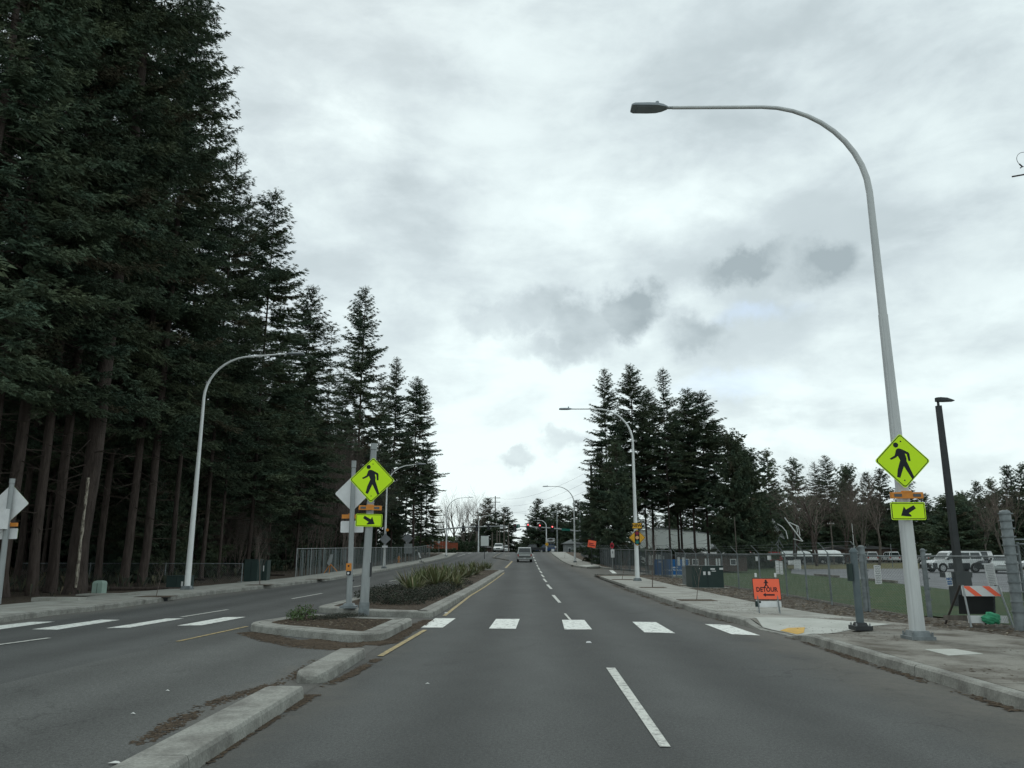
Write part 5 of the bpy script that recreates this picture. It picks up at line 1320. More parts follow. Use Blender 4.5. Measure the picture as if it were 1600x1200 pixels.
cabinet(402.5, 416, 876, 908, .6, 'darkgreen', 'right dark utility box with white stickers at the forest edge', off=.12, labels=[(-.4, .58, .06, .1), (.1, .62, .05, .3)])
cabinet(259, 290, 900.5, 920, .8, 'darkgreen', 'low dark green utility box left of the first left lamp', off=.12, labels=[(.3, .4, .08, .2), (.46, .7, .06, .25)])
ga, w, h = cabinet(142.5, 158, 911, 928.5, .36, 'palegreen', 'small pale green utility pedestal at the forest edge', name='utility_pedestal', off=.14, lid=False)
mb = MB(); vs = []; 
mb.tube([(0, 0, h), (0, 0, h+.06), (0, 0, h+.09)], [w*.68, w*.6, w*.3], 'palegreen', 4, smooth=False, ph=math.pi/4); mb.build('cap', ga)

# blue facility sign
pbz = T(1049, 898.5, .1); l_ = PD(1024, 898, pbz.y); r_ = PD(1076, 898, pbz.y); t_ = PD(1024, 874.5, pbz.y); w = r_.x-l_.x; h = t_.z-pbz.z
bs = thing('facility_sign', ((l_.x+r_.x)/2, pbz.y, pbz.z), 'blue monument sign with white lettering by the slatted fence', 'sign')
mb = MB(); mb.box((0, .12, h/2+.02), (w, .24, h), 'blue'); pn = mb.build('panel', bs); mb = MB(); mb.box((.1, .1, -.03), (w*1.05, .5, .1), 'concrete_new'); mb.build('footing', bs)
text('3101', h*.17, 'signwhite', pn, (-w*.36, -.003, h*.86), .004); text('Auburn', h*.15, 'signwhite', pn, (w*.09, -.003, h*.50), .004); text('Air Route Traffic Control', h*.15, 'signwhite', pn, (w*.1, -.003, h*.32), .004, sx=.95)

# ------------------------------------------------------------------ fences
def chain_fence(name, pts, h, label, post_step=2.7, arms=True, mesh=.055, post_r=.03, skip=(), mm='galv_old', wire=.0022, zoff=.1, armdir=-1, gate=None):
    """pts: plan points; chain-link panel, rails, posts, barbed-wire arms"""
    P = [Vector(p) for p in pts]; root = thing(name, (P[0].x, P[0].y, zt(P[0].x, P[0].y)+zoff), label, 'fence'); O = root.location
    def g(p, z): return Vector((p.x, p.y, zt(p.x, p.y)+zoff+z))-O
    mbm = MB(); 
    for i in range(len(P)-1):
        a_, b_ = P[i], P[i+1]; L_ = (b_-a_).length; d = (b_-a_)/L_
        # diagonals
        n = int((L_+h)/(mesh*1.41)); 
        for sgn in (1, -1):
            for k in range(-int(h/(mesh*1.41)), int(L_/(mesh*1.41))):
                s0 = k*mesh*1.41; s1 = s0+h
                z0, z1 = 0, h
                if sgn < 0: s0, s1 = s1, s0
                # clip to panel
                pts2 = []
                def cl(sa, za, sb, zb_):
                    t0, t1 = 0, 1
                    if sb != sa:
                        ta = (0-sa)/(sb-sa); tb = (L_-sa)/(sb-sa); lo, hi = min(ta, tb), max(ta, tb); t0, t1 = max(t0, lo), min(t1, hi)
                    if t1 <= t0: return None
                    return (sa+(sb-sa)*t0, za+(zb_-za)*t0, sa+(sb-sa)*t1, za+(zb_-za)*t1)
                c_ = cl(s0, 0, s1, h)
                if not c_: continue
                pa = g(a_+d*c_[0], c_[1]+.03); pb2 = g(a_+d*c_[2], c_[3]+.03)
                nrm_ = Vector((d.y, -d.x, 0)); 
                mbm.tube([pa+nrm_*.002*sgn, pb2+nrm_*.002*sgn], wire, mm, 3, cap=False)
    mo = mbm.build('chain_link', root, kind='stuff')
    # posts
    tot = 0
    for i in range(len(P)-1):
        a_, b_ = P[i], P[i+1]; L_ = (b_-a_).length; n = max(1, round(L_/post_step))
        for k in range(n+(1 if i == len(P)-2 else 0)):
            p = a_.lerp(b_, k/n); mb = MB(); mb.tube([g(p, -.1), g(p, h+.04)], post_r, mm, 8); po = mb.build('post', root)
            if arms:
                mb = MB(); q = g(p, h+.04); mb.tube([q, q+Vector((armdir*.28, -.05, .3))], .014, mm, 5); mb.build('barb_arm', po)
        mb = MB(); K = max(1, int(L_/2)); path = [g(a_.lerp(b_, t/K), h) for t in range(K+1)]; mb.tube(path, .021, mm, 6); mb.build('top_rail', root)
        if arms:
            mb = MB()
            for f in (.35, .68, 1.0): mb.tube([v+Vector((armdir*.28*f, -.05*f, .3*f+.04)) for v in path], .003, mm, 3)
            mb.build('barbed_wire', root)
    return root
fy = lambda px, py: T(px, py, .12).xy
near = [fy(1155, 920), fy(1230.6, 932), fy(1300, 945), fy(1354, 955)]
far0 = fy(1057, 903)
chain_fence('chain_link_fence', [far0, near[0], near[1], near[2], near[3]], 1.5, 'chain-link fence with barbed-wire arms between the lawn and right pavement', post_step=2.9)
g2 = [near[3]+Vector((.05, -.1)), fy(1455, 962), fy(1594, 984)]
chain_fence('chain_link_fence', g2, 1.45, 'nearer chain-link panels right of the push-button post, behind the barricade', post_step=9, arms=False)
g3 = [g2[-1]+Vector((.12, -.1)), Vector((13.5, 9))]
chain_fence('chain_link_fence', g3, 1.7, 'chain-link fence leaving the frame to the right of the ribbed gate post', post_step=3, arms=False)
def ribbed(px, pb_, pt, r, label, n=8):
    p = T(px, pb_, .12); q = PD(px-(5 if px > 1400 else 0), pt, p.y); h = q.z-p.z; o = thing('gate_post', p, label, 'post')
    mb = MB(); mb.tube([(0, 0, -.1), (0, 0, h-.05), (0, 0, h-.015), (0, 0, h)], [r, r, r*.85, r*.3], 'galv_old', 14); mb.build('pole', o)
    for i in range(n):
        z = h*(.97-.9*(i/n)**1.1); mb = MB(); mb.tube([(0, 0, z-.012), (0, 0, z+.012)], r*1.18, 'galv_old', 14); mb.box((r*1.3, 0, z), (.05, .03, .03), 'galv_old'); mb.build('tension_band', o)
    return o
ribbed(1355, 955, 852, .085, 'ribbed grey fence post right behind the push-button post', 7)
ribbed(1453, 962, 857, .06, 'slender banded fence post just right of the big lamp pole', 6)
ribbed(1595, 985, 797, .105, 'thick ribbed gate post at the right edge', 12)
p = T(1590, 980, .12); q0 = PD(1586, 843, p.y); mb = MB(); mb.tube([q0, q0+Vector((2.2, .1, 0))], .02, 'galv_old', 6); mb.tube([q0+Vector((.35, .1, -.6)), q0+Vector((.35, .1, .15))], .015, 'galv_old', 6); o_ = mb.build('gate_rail'); tag(o_, 'grey pipe rails attached to the thick ribbed gate post', 'rail')
# notices on the fence
def notice(x0, x1, y0, y1, Y, label, lean=0, rows=9, blue=False, ns=None):
    c = PD((x0+x1)/2, (y0+y1)/2, Y); w = (PD(x1, y0, Y)-PD(x0, y0, Y)).x; h = (PD(x0, y0, Y)-PD(x0, y1, Y)).z
    o = thing('notice', c, label, 'notice'); o.rotation_euler[1] = lean; mb = MB(); mb.plate(rrect(w/2, h/2, .01), 0, .006, 'signwhite'); pl_ = mb.build('panel', o); mb = MB(); r_ = random.Random(int(x0))
    if blue:
        mb.plate([(-w*.4, -h*.15), (w*.4, -h*.15), (w*.4, -h*.25), (-w*.4, -h*.25)], -.003, -.001, 'blue'); mb.plate([(-w*.4, -h*.3), (w*.4, -h*.3), (w*.4, -h*.4), (-w*.4, -h*.4)], -.003, -.001, 'blue')
        mb.build('blue_bar', pl_); text('NO', w*.6, 'blue', pl_, (0, -.003, 0), .004)
        return
    for i in range(rows):
        z = h*(.42-.84*i/(rows-1)) if rows > 1 else 0; ww = w*r_.uniform(.3, .43)
        mb.plate([(-ww, z+h*.012), (ww, z+h*.012), (ww, z-h*.012), (-ww, z-h*.012)], -.003, -.001, 'sign_back_dark')
    mb.build('print', pl_)
Yf = g2[1].y-.08
notice(1541, 1556, 880, 918, fy(1545, 975)[1]-.1, 'tall white notice hung on the fence above the barricade', R(-5), 13)
notice(1478.5, 1487.5, 894, 915.5, fy(1483, 967)[1]-.1, 'small white and blue notice on the fence right of the lamp pole', R(-2), blue=True)
notice(1366.5, 1377, 883, 912.5, fy(1372, 956)[1]-.1, 'white text notice on the fence between post and lamp pole', 0, 8)
Yn = fy(1225, 931)[1]-.1
notice(1212, 1217.5, 876, 897, Yn, 'narrow white notice, left of a pair, above the detour sign', 0, 5); notice(1218.5, 1223.5, 877, 897.5, Yn, 'narrow white notice, right of a pair, above the detour sign', 0, 5)
notice(1231.5, 1240, 875.5, 882.5, Yn-1, 'small wide white notice on the lawn fence', 0, 2); notice(1240.5, 1251.5, 874.5, 889.5, Yn-1.2, 'square blue-grey lettered notice on the lawn fence', 0, 4)
notice(1180.5, 1186, 869.5, 876.5, fy(1183, 925)[1]-.1, 'little white plaque on the fence left of the detour sign', 0, 2); notice(1199, 1205, 868, 875, fy(1202, 928)[1]-.1, 'little white plaque on the fence above the detour sign', 0, 2)
notice(1058.5, 1062.5, 870.5, 884, fy(1058, 903)[1]-.1, 'left white panel on the gate beside the blue sign', 0, 3); notice(1066, 1070.5, 871, 884, fy(1062, 904)[1]-.1, 'right white panel on the gate beside the blue sign', 0, 3)

def slat_fence(pts, h, label, m, step=2.6, zoff=.1, slat=.075, arms=False, postm='galv', parr=None):
    P = [Vector(p) for p in pts]; root = thing('slatted_fence', (P[0].x, P[0].y, zt(P[0].x, P[0].y)+zoff), label, 'fence'); O = root.location
    rnd = random.Random(8); mb = MB(); wb = MB()
    for i in range(len(P)-1):
        a_, b_ = P[i], P[i+1]; L_ = (b_-a_).length; d = (b_-a_)/L_; n = int(L_/slat); nn = Vector((d.y, -d.x))
        for k in range(n):
            s0 = k*slat+.006; s1 = s0+slat-.014; dz = rnd.uniform(-.03, .03); j = rnd.uniform(-.01, .01)
            if rnd.random() < (.48 if m == 'slat_left' else .06): continue
            q0 = a_+d*s0+nn*j; q1 = a_+d*s1+nn*(j+rnd.uniform(-.008, .008)); vs = []
            for q in (q0, q1):
                for z in (.02, h-.08+dz): vs.append(Vector((q.x, q.y, zt(q.x, q.y)+zoff+z))-O)
            mb.add([vs[0], vs[2], vs[3], vs[1]], [(0, 1, 2, 3)], m)
    mb.build('slats', root, kind='stuff')
    for i in range(len(P)-1):
        a_, b_ = P[i], P[i+1]; L_ = (b_-a_).length; n = max(1, round(L_/step)); K = max(1, int(L_/2))
        for k in range(n+1):
            p = a_.lerp(b_, k/n); mb = MB(); z0 = zt(p.x, p.y)+zoff; mb.tube([Vector((p.x-.05, p.y, z0-.1))-O, Vector((p.x-.05, p.y, z0+h+.04))-O], .032, postm, 6); po = mb.build('post', root)
            if arms: q = Vector((p.x-.05, p.y, z0+h+.04))-O; mb = MB(); mb.tube([q, q+Vector((-.3, 0, .3))], .012, postm, 4); mb.build('barb_arm', po)
        mb = MB(); path = [Vector((q.x-.03, q.y, zt(q.x, q.y)+zoff+h))-O for q in (a_.lerp(b_, t/K) for t in range(K+1))]; mb.tube(path, .022, postm, 5); mb.build('top_rail', root)
        if arms:
            mb = MB()
            for f in (.4, 1): mb.tube([v+Vector((-.3*f, 0, .3*f+.04)) for v in path], .004, postm, 3)
            mb.build('barbed_wire', root)
    return root
sf = [fy(1052, 903.5), fy(1000, 894), fy(960, 888.5), PD(925, 874, 98).xy, PD(908, 869, 126).xy]
slat_fence(sf, 1.62, 'dark grey slatted fence along the far right pavement', 'slat', arms=True, postm='galv_old')
lf_ = [fy(463, 902), fy(540, 892), fy(605, 883), fy(640, 878.5), fy(672, 870)]
slat_fence(lf_, 1.75, 'grey slatted fence with pale posts along the left pavement', 'slat_left', step=2.9)
chain_fence('chain_link_fence', [Vector(fy(377, 911)), Vector((fy(377, 911)[0]-12.5, fy(377, 911)[1]+1))], 1.0, 'low chain-link fence crossing the edge of the dark forest', post_step=4, arms=False, mesh=.08)
# red-brown board fence and hedge at the far left corner
Yr = 165; root = None
for j, (x0, x1, yt) in enumerate(((655, 702, 846), (702, 716, 848))):
    a_ = PD(x0, yt, Yr-j*4); b_ = PD(x1, yt, Yr-j*4); zb_ = PD(x0, 859, Yr).z
    root = thing('board_fence', (a_.x, a_.y, zb_), ('long' if j == 0 else 'short')+' red-brown board fence section at the far left corner', 'fence')
    n = int((b_.x-a_.x)/.45)
    for i in range(n): mb = MB(); mb.box((.45*i+.22, (i % 2)*.02, (a_.z-zb_)/2), (.43, .04, a_.z-zb_-(.05 if i % 3 else 0)), 'wood_red'); mb.build('board', root)
def hedge(x0, x1, y0, y1, Y, label, m='hedge'):
    a_ = PD(x0, y1, Y); b_ = PD(x1, y0, Y); rnd = random.Random(int(x0)); mb = MB(); W = b_.x-a_.x; H_ = b_.z-a_.z
    for i in range(1400):
        p = Vector((rnd.uniform(0, W), rnd.uniform(-.6, .6), rnd.uniform(0, H_)*rnd.uniform(.85, 1.05))); d = Vector((rnd.gauss(0, 1), rnd.gauss(0, 1), rnd.gauss(0, 1))).normalized()*.28; e = Vector((rnd.gauss(0, 1), rnd.gauss(0, 1), rnd.gauss(0, 1))).normalized()*.16
        mb.add([p-d, p+e, p+d], [(0, 1, 2)], m)
    o = mb.build('hedge'); o.location = a_; tag(o, label, 'hedge')
hedge(655, 712, 857, 866, 148, 'dark low hedge below the red-brown board fence'); hedge(648, 711, 838, 845, 172, 'clipped green hedge above the red-brown board fence', 'shrub_light'); hedge(712, 760, 846, 862, 175, 'dark hedge between the red fence and the white sign board')
hedge(1000, 1104, 858, 866, 100, 'dark shrubs at the foot of the white building'); hedge(930, 1000, 855, 870, 104, 'dark shrubs beneath the leftmost right-hand firs'); hedge(1300, 1480, 853, 868, 168, 'dark brush line behind the parked cars'); hedge(1150, 1310, 846, 866, 172, 'dark brush line behind the white carports'); hedge(1470, 1640, 846, 868, 150, 'dark brush line at the right edge')

# ------------------------------------------------------------------ lawn and car park
sheet('lawn', [fy(1060, 902)+Vector((.15, 0)), near[0]+Vector((.1, 0)), near[2]+Vector((.1, 0)), near[3]+Vector((.1, .1)), Vector(fy(1458, 957)), Vector(fy(1600, 972)), (40, 17), (60, 34), Vector(TP([(1586, 927)])[0])]+[Vector(p) for p in TP([(1489, 923), (1357, 907), (1257, 899), (1238, 896), (1232, 888), (1130, 886)])]+[(12.5, 70)], .03, 'grass')
sheet('car_park', [Vector(p)+Vector((0, .05)) for p in TP([(1586, 927), (1489, 923), (1357, 907), (1257, 899), (1236, 896.5), (1238, 889)])]+[(60, 88), (90, 60), (60, 34)], .035, 'asphalt_lot')
sheet('dry_verge', TP([(1232, 890), (1230, 884), (1420, 880), (1600, 884), (1700, 886), (1700, 891), (1600, 891), (1420, 889)]), .045, 'grass_dry')
for seg_ in (((1257, 898.5), (1332, 905.5)), ((1332, 905.5), (1430, 915))):
    P_ = TP(seg_); mb = MB(); a_, b_ = P_; d = (b_-a_); L_ = d.length
    mb.box((0, 0, .06), (L_*.5, .15, .12), 'concrete_dirty'); o_ = mb.build('wheel_stop'); c_ = a_.lerp(b_, .5); o_.location = (c_.x, c_.y, zt(c_.x, c_.y)+.05); o_.rotation_euler[2] = math.atan2(d.y, d.x); tag(o_, 'low concrete wheel stop at the car park edge, '+('left one' if seg_[0][0] < 1300 else 'right one'), 'wheel stop')
# black light pole
p = PD(1497, 893, 25.0); z0 = zt(p.x, 25)+.05; t0 = PD(1472, 634, 25.0)
bp_ = thing('car_park_light', (p.x+.02, 25, z0), 'black car-park light pole with a single flat head on a dark plinth', 'light pole')
H_ = t0.z-z0; mb = MB(); mb.box((0, 0, H_/2), (.2, .2, H_), 'blackmetal', taper=.72); mb.build('pole', bp_)
hz_ = PD(1497, 893, 25).z-z0; mb = MB(); mb.box((0, 0, hz_/2), (.5, .5, hz_), 'blackmetal', taper=.92); mb.box((-.1, 0, hz_-.1), (.85, .3, .16), 'blackmetal'); mb.build('plinth', bp_)
mb = MB(); mb.cyl((0, 0, H_), (0, 0, H_+.17), .04, 'blackmetal', n=8); mb.build('neck', bp_)
mb = MB(); vs = []; 
for (x, w, h) in ((-.06, .08, .12), (.04, .15, .12), (.25, .17, .10), (.5, .1, .03)):
    for yy, zz_ in ((-w, 0), (-w*.8, h), (w*.8, h), (w, 0)): vs.append((x, yy, H_+.15+zz_))
mb.add(vs, [(i*4+k, i*4+(k+1) % 4, (i+1)*4+(k+1) % 4, (i+1)*4+k) for i in range(3) for k in range(4)]+[(0, 1, 2, 3), (12, 13, 14, 15)], 'blackmetal'); mb.build('lamp_head', bp_)
# the power pole whose crossarm just enters at the upper right
p = PD(1640, 266, 19); a1 = PD(1581.5, 276, 19); z0 = zt(p.x, 19); pw = thing('power_pole', (p.x, 19, z0), 'power pole just outside the right edge, its crossarm and wire loop in view', 'utility pole')
mb = MB(); mb.tube([(0, 0, 0), (0, 0, p.z-z0+.9)], [.16, .12], 'wood_dark', 10); mb.build('pole', pw)
mb = MB(); e = a1-Vector((p.x, 19, z0)); mb.tube([e, Vector((.9, 0, e.z+.35))], .022, 'wood_dark', 8); mb.build('crossarm', pw)
mb = MB(); cc = PD(1601, 249, 19)-Vector((p.x, 19, z0)); rr = .21; mb.tube([cc+Vector((rr*math.cos(t), 0, rr*math.sin(t))) for t in np.linspace(math.pi*.25, math.pi*1.22, 16)], .007, 'blackmetal', 5)
q = cc+Vector((rr*math.cos(math.pi*1.22), 0, rr*math.sin(math.pi*1.22))); mb.tube([q, q+Vector((.08, 0, -.09))], .018, 'blackmetal', 6); mb.tube([q+Vector((.07, 0, -.07)), q+Vector((.01, 0, -.12))], .016, 'blackmetal', 6); mb.tube([q+Vector((.08, 0, -.08)), q+Vector((.9, 0, -.04))], .008, 'blackmetal', 5)
mb.build('wire_loop', pw)

# ------------------------------------------------------------------ vehicles
def wheel(root, x, y, r, w, side):
    mb = MB(); mb.tube([(x, y-w/2, r), (x, y-w/2+.03, r), (x, y+w/2-.03, r), (x, y+w/2, r)], [r*.9, r, r, r*.9], 'tyre', 18); wh = mb.build('wheel', root)
    mb = MB(); yo = y+side*(w/2+.004); mb.cyl((x, yo-side*.02, r), (x, yo+side*.006, r), r*.62, 'rim', n=14)
    for k in range(5):
        a_ = k*1.2566; mb.box((x+math.cos(a_)*r*.38, yo+side*.01, r+math.sin(a_)*r*.38), (r*.16, .01, r*.16), 'tyre', rot=Matrix.Rotation(-a_, 3, 'Y'))
    mb.build('rim', wh)
def vehicle(kind, loc_, rz, paint, label, group=None, roof=None, L=None, H=None, lower=None):
    """length along local x (front = +x)"""
    spec = {
        'suv': dict(L=4.7, W=1.85, H=1.78, belt=1.05, hood=1.02, cab=[(-2.25, 1.05), (-2.12, 1.72), (-1.9, 1.78), (.35, 1.78), (.62, 1.72), (1.12, 1.08)], wb=1.42, r=.37, clr=.34),
        'sedan': dict(L=4.7, W=1.8, H=1.45, belt=.92, hood=.88, cab=[(-1.9, .95), (-1.2, 1.38), (-.9, 1.44), (.1, 1.44), (.35, 1.38), (1.2, .92)], wb=1.38, r=.33, clr=.26),
        'pickup': dict(L=5.4, W=1.92, H=1.82, belt=1.12, hood=1.1, cab=[(-.75, 1.12), (-.62, 1.74), (-.4, 1.82), (.75, 1.82), (1.0, 1.75), (1.5, 1.12)], wb=1.7, r=.38, clr=.4),
    }[kind]
    Lh = (L or spec['L'])/2; W = spec['W']/2; b_, hd_, r, clr, wb = spec['belt'], spec['hood'], spec['r'], spec['clr'], spec['wb']
    o = thing('parked_car' if kind != 'pickup' else 'pickup_truck', loc_, label, {'suv': 'car', 'sedan': 'car', 'pickup': 'pickup truck'}[kind], group, rz)
    # lower body with wheel arches
    def arch(cx): return [(cx+(r+.07)*math.cos(t), r+(r+.07)*math.sin(t)) for t in np.linspace(0, math.pi, 8)]
    prof = [(-Lh+.05, clr), (-Lh, .55), (-Lh+.02, b_-.06), (-Lh+.1, b_)]
    if kind == 'pickup': prof += [(-.8, b_), (1.5, b_+.0), (Lh-.35, hd_-.03), (Lh-.05, hd_-.16), (Lh, .62), (Lh-.04, clr)]
    elif kind == 'suv': prof += [(1.1, b_+.0), (Lh-.3, hd_-.05), (Lh-.04, hd_-.2), (Lh, .6), (Lh-.05, clr)]
    else: prof += [(-1.8, b_+.02), (1.2, b_-.0), (Lh-.4, hd_-.12), (Lh-.06, hd_-.26), (Lh, .5), (Lh-.05, clr)]
    prof += [p for p in arch(wb) if p[1] > clr-.01]+[p for p in arch(-wb) if p[1] > clr-.01]
    mb = MB(); n = len(prof); vs = []
    for (yy, sc, dz) in ((-W, .985, 0), (-W+.06, 1, 0), (W-.06, 1, 0), (W, .985, 0)):
        for x, z in prof: vs.append((x*sc, yy, z if abs(yy) < W else z*.985+.01))
    fs = [tuple(range(n))[::-1], tuple(range(3*n, 4*n))]+[(i*n+k, i*n+(k+1) % n, (i+1)*n+(k+1) % n, (i+1)*n+k) for i in range(3) for k in range(n)]
    mb.add(vs, fs, lower or paint); body = mb.build('body', o)
    if kind == 'pickup':      # open load bed
        mb = MB(); mb.box((-1.75, 0, b_+.004), (1.75, W*1.72, .01), 'plastic'); mb.build('load_bed', o)
    # cabin
    cab = spec['cab']; mb = MB(); m_ = len(cab); vs = []
    tum = .16
    for s in (-1, 1):
        for x, z in cab:
            yy = W-.06-tum*(z-b_)/(spec['H']-b_); vs.append((x, s*yy, z))
    fs = [tuple(range(m_)), tuple(range(m_, 2*m_))[::-1]]+[(k, k+m_, (k+1) % m_+m_, (k+1) % m_) for k in range(m_)]
    mb.add(vs, fs, roof or paint); cb = mb.build('cabin', o)
    # glazing, proud of the cabin by 6 mm
    def side_pt(x, z, s): return (x, s*(W-.06-tum*(z-b_)/(spec['H']-b_)+.006), z)
    zt0 = b_+.07; zt1 = spec['H']-.13
    def xr(z, seg):
        (xa, za), (xb, zb_) = seg; return xa+(xb-xa)*(z-za)/(zb_-za)
    rear = (cab[0], cab[1]); fro = (cab[-2], cab[-1])
    xs0 = xr(zt0, rear)+.12; xs0t = xr(zt1, rear)+.12; xe0 = xr(zt0, fro)-.12; xe0t = xr(zt1, fro)-.14
    nwin = {'suv': 3, 'sedan': 2, 'pickup': 2 if True else 1}[kind]
    for s in (-1, 1):
        for k in range(nwin):
            f0, f1 = k/nwin, (k+1)/nwin; g_ = .035
            q = [side_pt(xs0+(xe0-xs0)*f0+g_, zt0, s), side_pt(xs0+(xe0-xs0)*f1-g_, zt0, s), side_pt(xs0t+(xe0t-xs0t)*f1-g_, zt1, s), side_pt(xs0t+(xe0t-xs0t)*f0+g_, zt1, s)]
            mb = MB(); mb.add(q, [(0, 1, 2, 3)], 'carglass'); mb.build('side_window', cb)
    for nm, (A, B_), off in (('rear_window', rear, -.008), ('windscreen', (cab[-1], cab[-2]), .008)):
        z0_, z1_ = b_+.08, spec['H']-.14
        x0_, x1_ = xr(z0_, (A, B_)), xr(z1_, (A, B_)); y0_ = W-.06-tum*(z0_-b_)/(spec['H']-b_)-.07; y1_ = W-.06-tum*(z1_-b_)/(spec['H']-b_)-.07
        mb = MB(); mb.add([(x0_+off, -y0_, z0_), (x0_+off, y0_, z0_), (x1_+off, y1_, z1_), (x1_+off, -y1_, z1_)], [(0, 1, 2, 3)], 'carglass'); mb.build(nm, cb)
    for x in (-wb, wb):
        for s in (-1, 1): wheel(o, x, s*(W-.13), r, .24, s)
    for s in (-1, 1):
        mb = MB(); mb.box((-Lh+.0, s*(W-.16), b_-.26), (.05, .2 if kind != 'pickup' else .14, .26), 'taillight'); mb.build('tail_light', o)
        mb = MB(); mb.box((Lh-.06, s*(W-.28), hd_-.32), (.1, .34, .15), 'headlight'); mb.build('head_light', o)
        mb = MB(); mb.box((.95 if kind != 'pickup' else 1.25, s*(W+.09), b_+.08), (.12, .18, .14), 'plastic'); mb.build('mirror', o)
    for x, nm in ((-Lh-.02, 'rear_bumper'), (Lh+.0, 'front_bumper')):
        mb = MB(); mb.box((x, 0, .48), (.12, W*1.9, .2), 'carsilver' if kind == 'pickup' else (lower or paint)); mb.build(nm, o)
    mb = MB(); mb.box((Lh+.005, 0, hd_-.32), (.03, W*.9, .16), 'plastic'); mb.build('grille', o)
    mb = MB(); mb.box((0, 0, clr+.02), (Lh*1.9, W*1.6, .16), 'plastic'); mb.build('underbody', o)
    mb = MB(); mb.box((-Lh-.085, 0, .62 if kind != 'pickup' else .5), (.012, .3, .15), 'signwhite'); mb.build('number_plate', o)
    return o
def onground(px, py, Y=None):
    p = T(px, py) if Y is None else PD(px, py, Y); return Vector((p.x, p.y, zt(p.x, p.y)+(0.0 if p.x < 10 else .045)))
ps = onground(819.5, 878.5); 
v_ = vehicle('pickup', (PD(819.5, 878, 98).x, 100.5, zt(0, 98)), R(90.5), 'carsilver', 'silver pickup truck driving ahead in the left lane')
mb = MB(); mb.box((-2.72, 0, .55), (.1, 1.5, .36), 'plastic'); mb.build('rear_underside', v_)
mb = MB(); mb.add([(-2.65, -.86, 1.14), (-2.65, .86, 1.14), (-2.45, .78, 1.78), (-2.45, -.78, 1.78), (-.62, -.78, 1.84), (-.62, .78, 1.84), (-.7, -.86, 1.13), (-.7, .86, 1.13)], [(0, 1, 2, 3), (3, 2, 5, 4), (0, 3, 4, 6), (1, 7, 5, 2)], 'carsilver'); cp_ = mb.build('canopy', v_)
mb = MB(); mb.add([(-2.655, -.72, 1.22), (-2.655, .72, 1.22), (-2.485, .66, 1.7), (-2.485, -.66, 1.7)], [(0, 1, 2, 3)], 'carglass'); mb.build('rear_window', cp_)
vehicle('pickup', (PD(779.5, 861, 168).x, 168, zt(0, 168)), R(-92), 'carwhite', 'white oncoming pickup waiting at the far junction')
vehicle('pickup', (PD(834, 861, 172).x, 172, zt(0, 172)-.15), R(178), 'carblack', 'dark pickup truck crossing the far junction', roof='carblack')
vehicle('suv', (PD(790, 861, 196).x, 196, 2.0), R(-91), 'carwhite', 'white car queued behind the oncoming pickup')
def park(kind, px, py, rz, paint, label, Y=None, **kw):
    p = onground(px, py); 
    if Y: p = PD(px, py, Y); p.z = zt(p.x, Y)+.05
    return vehicle(kind, p, R(rz), paint, label, **kw)
fw = park('suv', 1489, 889, 184, 'carwhite', 'white four-wheel drive with dark reflections painted on its lower sides, parked behind the black light pole', Y=68)
for s_ in (-1, 1):  # dark reflection along the lower sides, put in as black panels
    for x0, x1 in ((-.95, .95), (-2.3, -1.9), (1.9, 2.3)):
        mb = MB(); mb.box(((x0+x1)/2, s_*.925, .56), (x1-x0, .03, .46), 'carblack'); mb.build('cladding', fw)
for s_ in (-1, 1): mb = MB(); mb.tube([(-1.8, s_*.6, 1.8), (-1.8, s_*.6, 1.86), (.2, s_*.6, 1.86), (.2, s_*.6, 1.8)], .02, 'plastic', 5); mb.build('roof_rail', fw)
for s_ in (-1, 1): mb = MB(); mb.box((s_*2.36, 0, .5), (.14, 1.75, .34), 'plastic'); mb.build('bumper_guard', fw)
park('suv', 1532, 889, 232, 'carblack', 'dark car with red tail light parked right of the white four-wheel drive', Y=69)
park('sedan', 1571, 891, 236, 'carbeige', 'silver car with a white bonnet by the ribbed gate post', Y=66)
park('suv', 1392, 877, 82, 'carwhite', 'white car left of the lamp pole, second in the far row', Y=138)
park('suv', 1360, 877, 78, 'carwhite', 'leftmost white car of the far row by the pale bare trees', Y=138)
park('sedan', 1418, 877, 70, 'carbeige', 'pale grey car just left of the big lamp pole', Y=138)
park('sedan', 1450, 877, 84, 'carwhite', 'white low car just right of the big lamp pole', Y=140)
park('sedan', 1300, 877, 180, 'carblack', 'dark car parked beneath the right carport', Y=120)
park('sedan', 1268, 877, 176, 'carblack', 'dark car parked between the carports', Y=120)
park('suv', 1240, 877, 182, 'carblack', 'dark car left of the wide leafless trunk', Y=122)
park('suv', 1157, 880, 180, 'carred', 'red vehicle parked under the left white canopy', Y=100)
park('suv', 1192, 880, 184, 'carred', 'dull red vehicle just right of the left canopy', Y=104)
park('sedan', 1630, 889, 200, 'carwhite', 'white car parked beyond the right edge', Y=78)
park('suv', 853, 861, 175, 'carblue', 'blue vehicle under the far shop sign', Y=190)

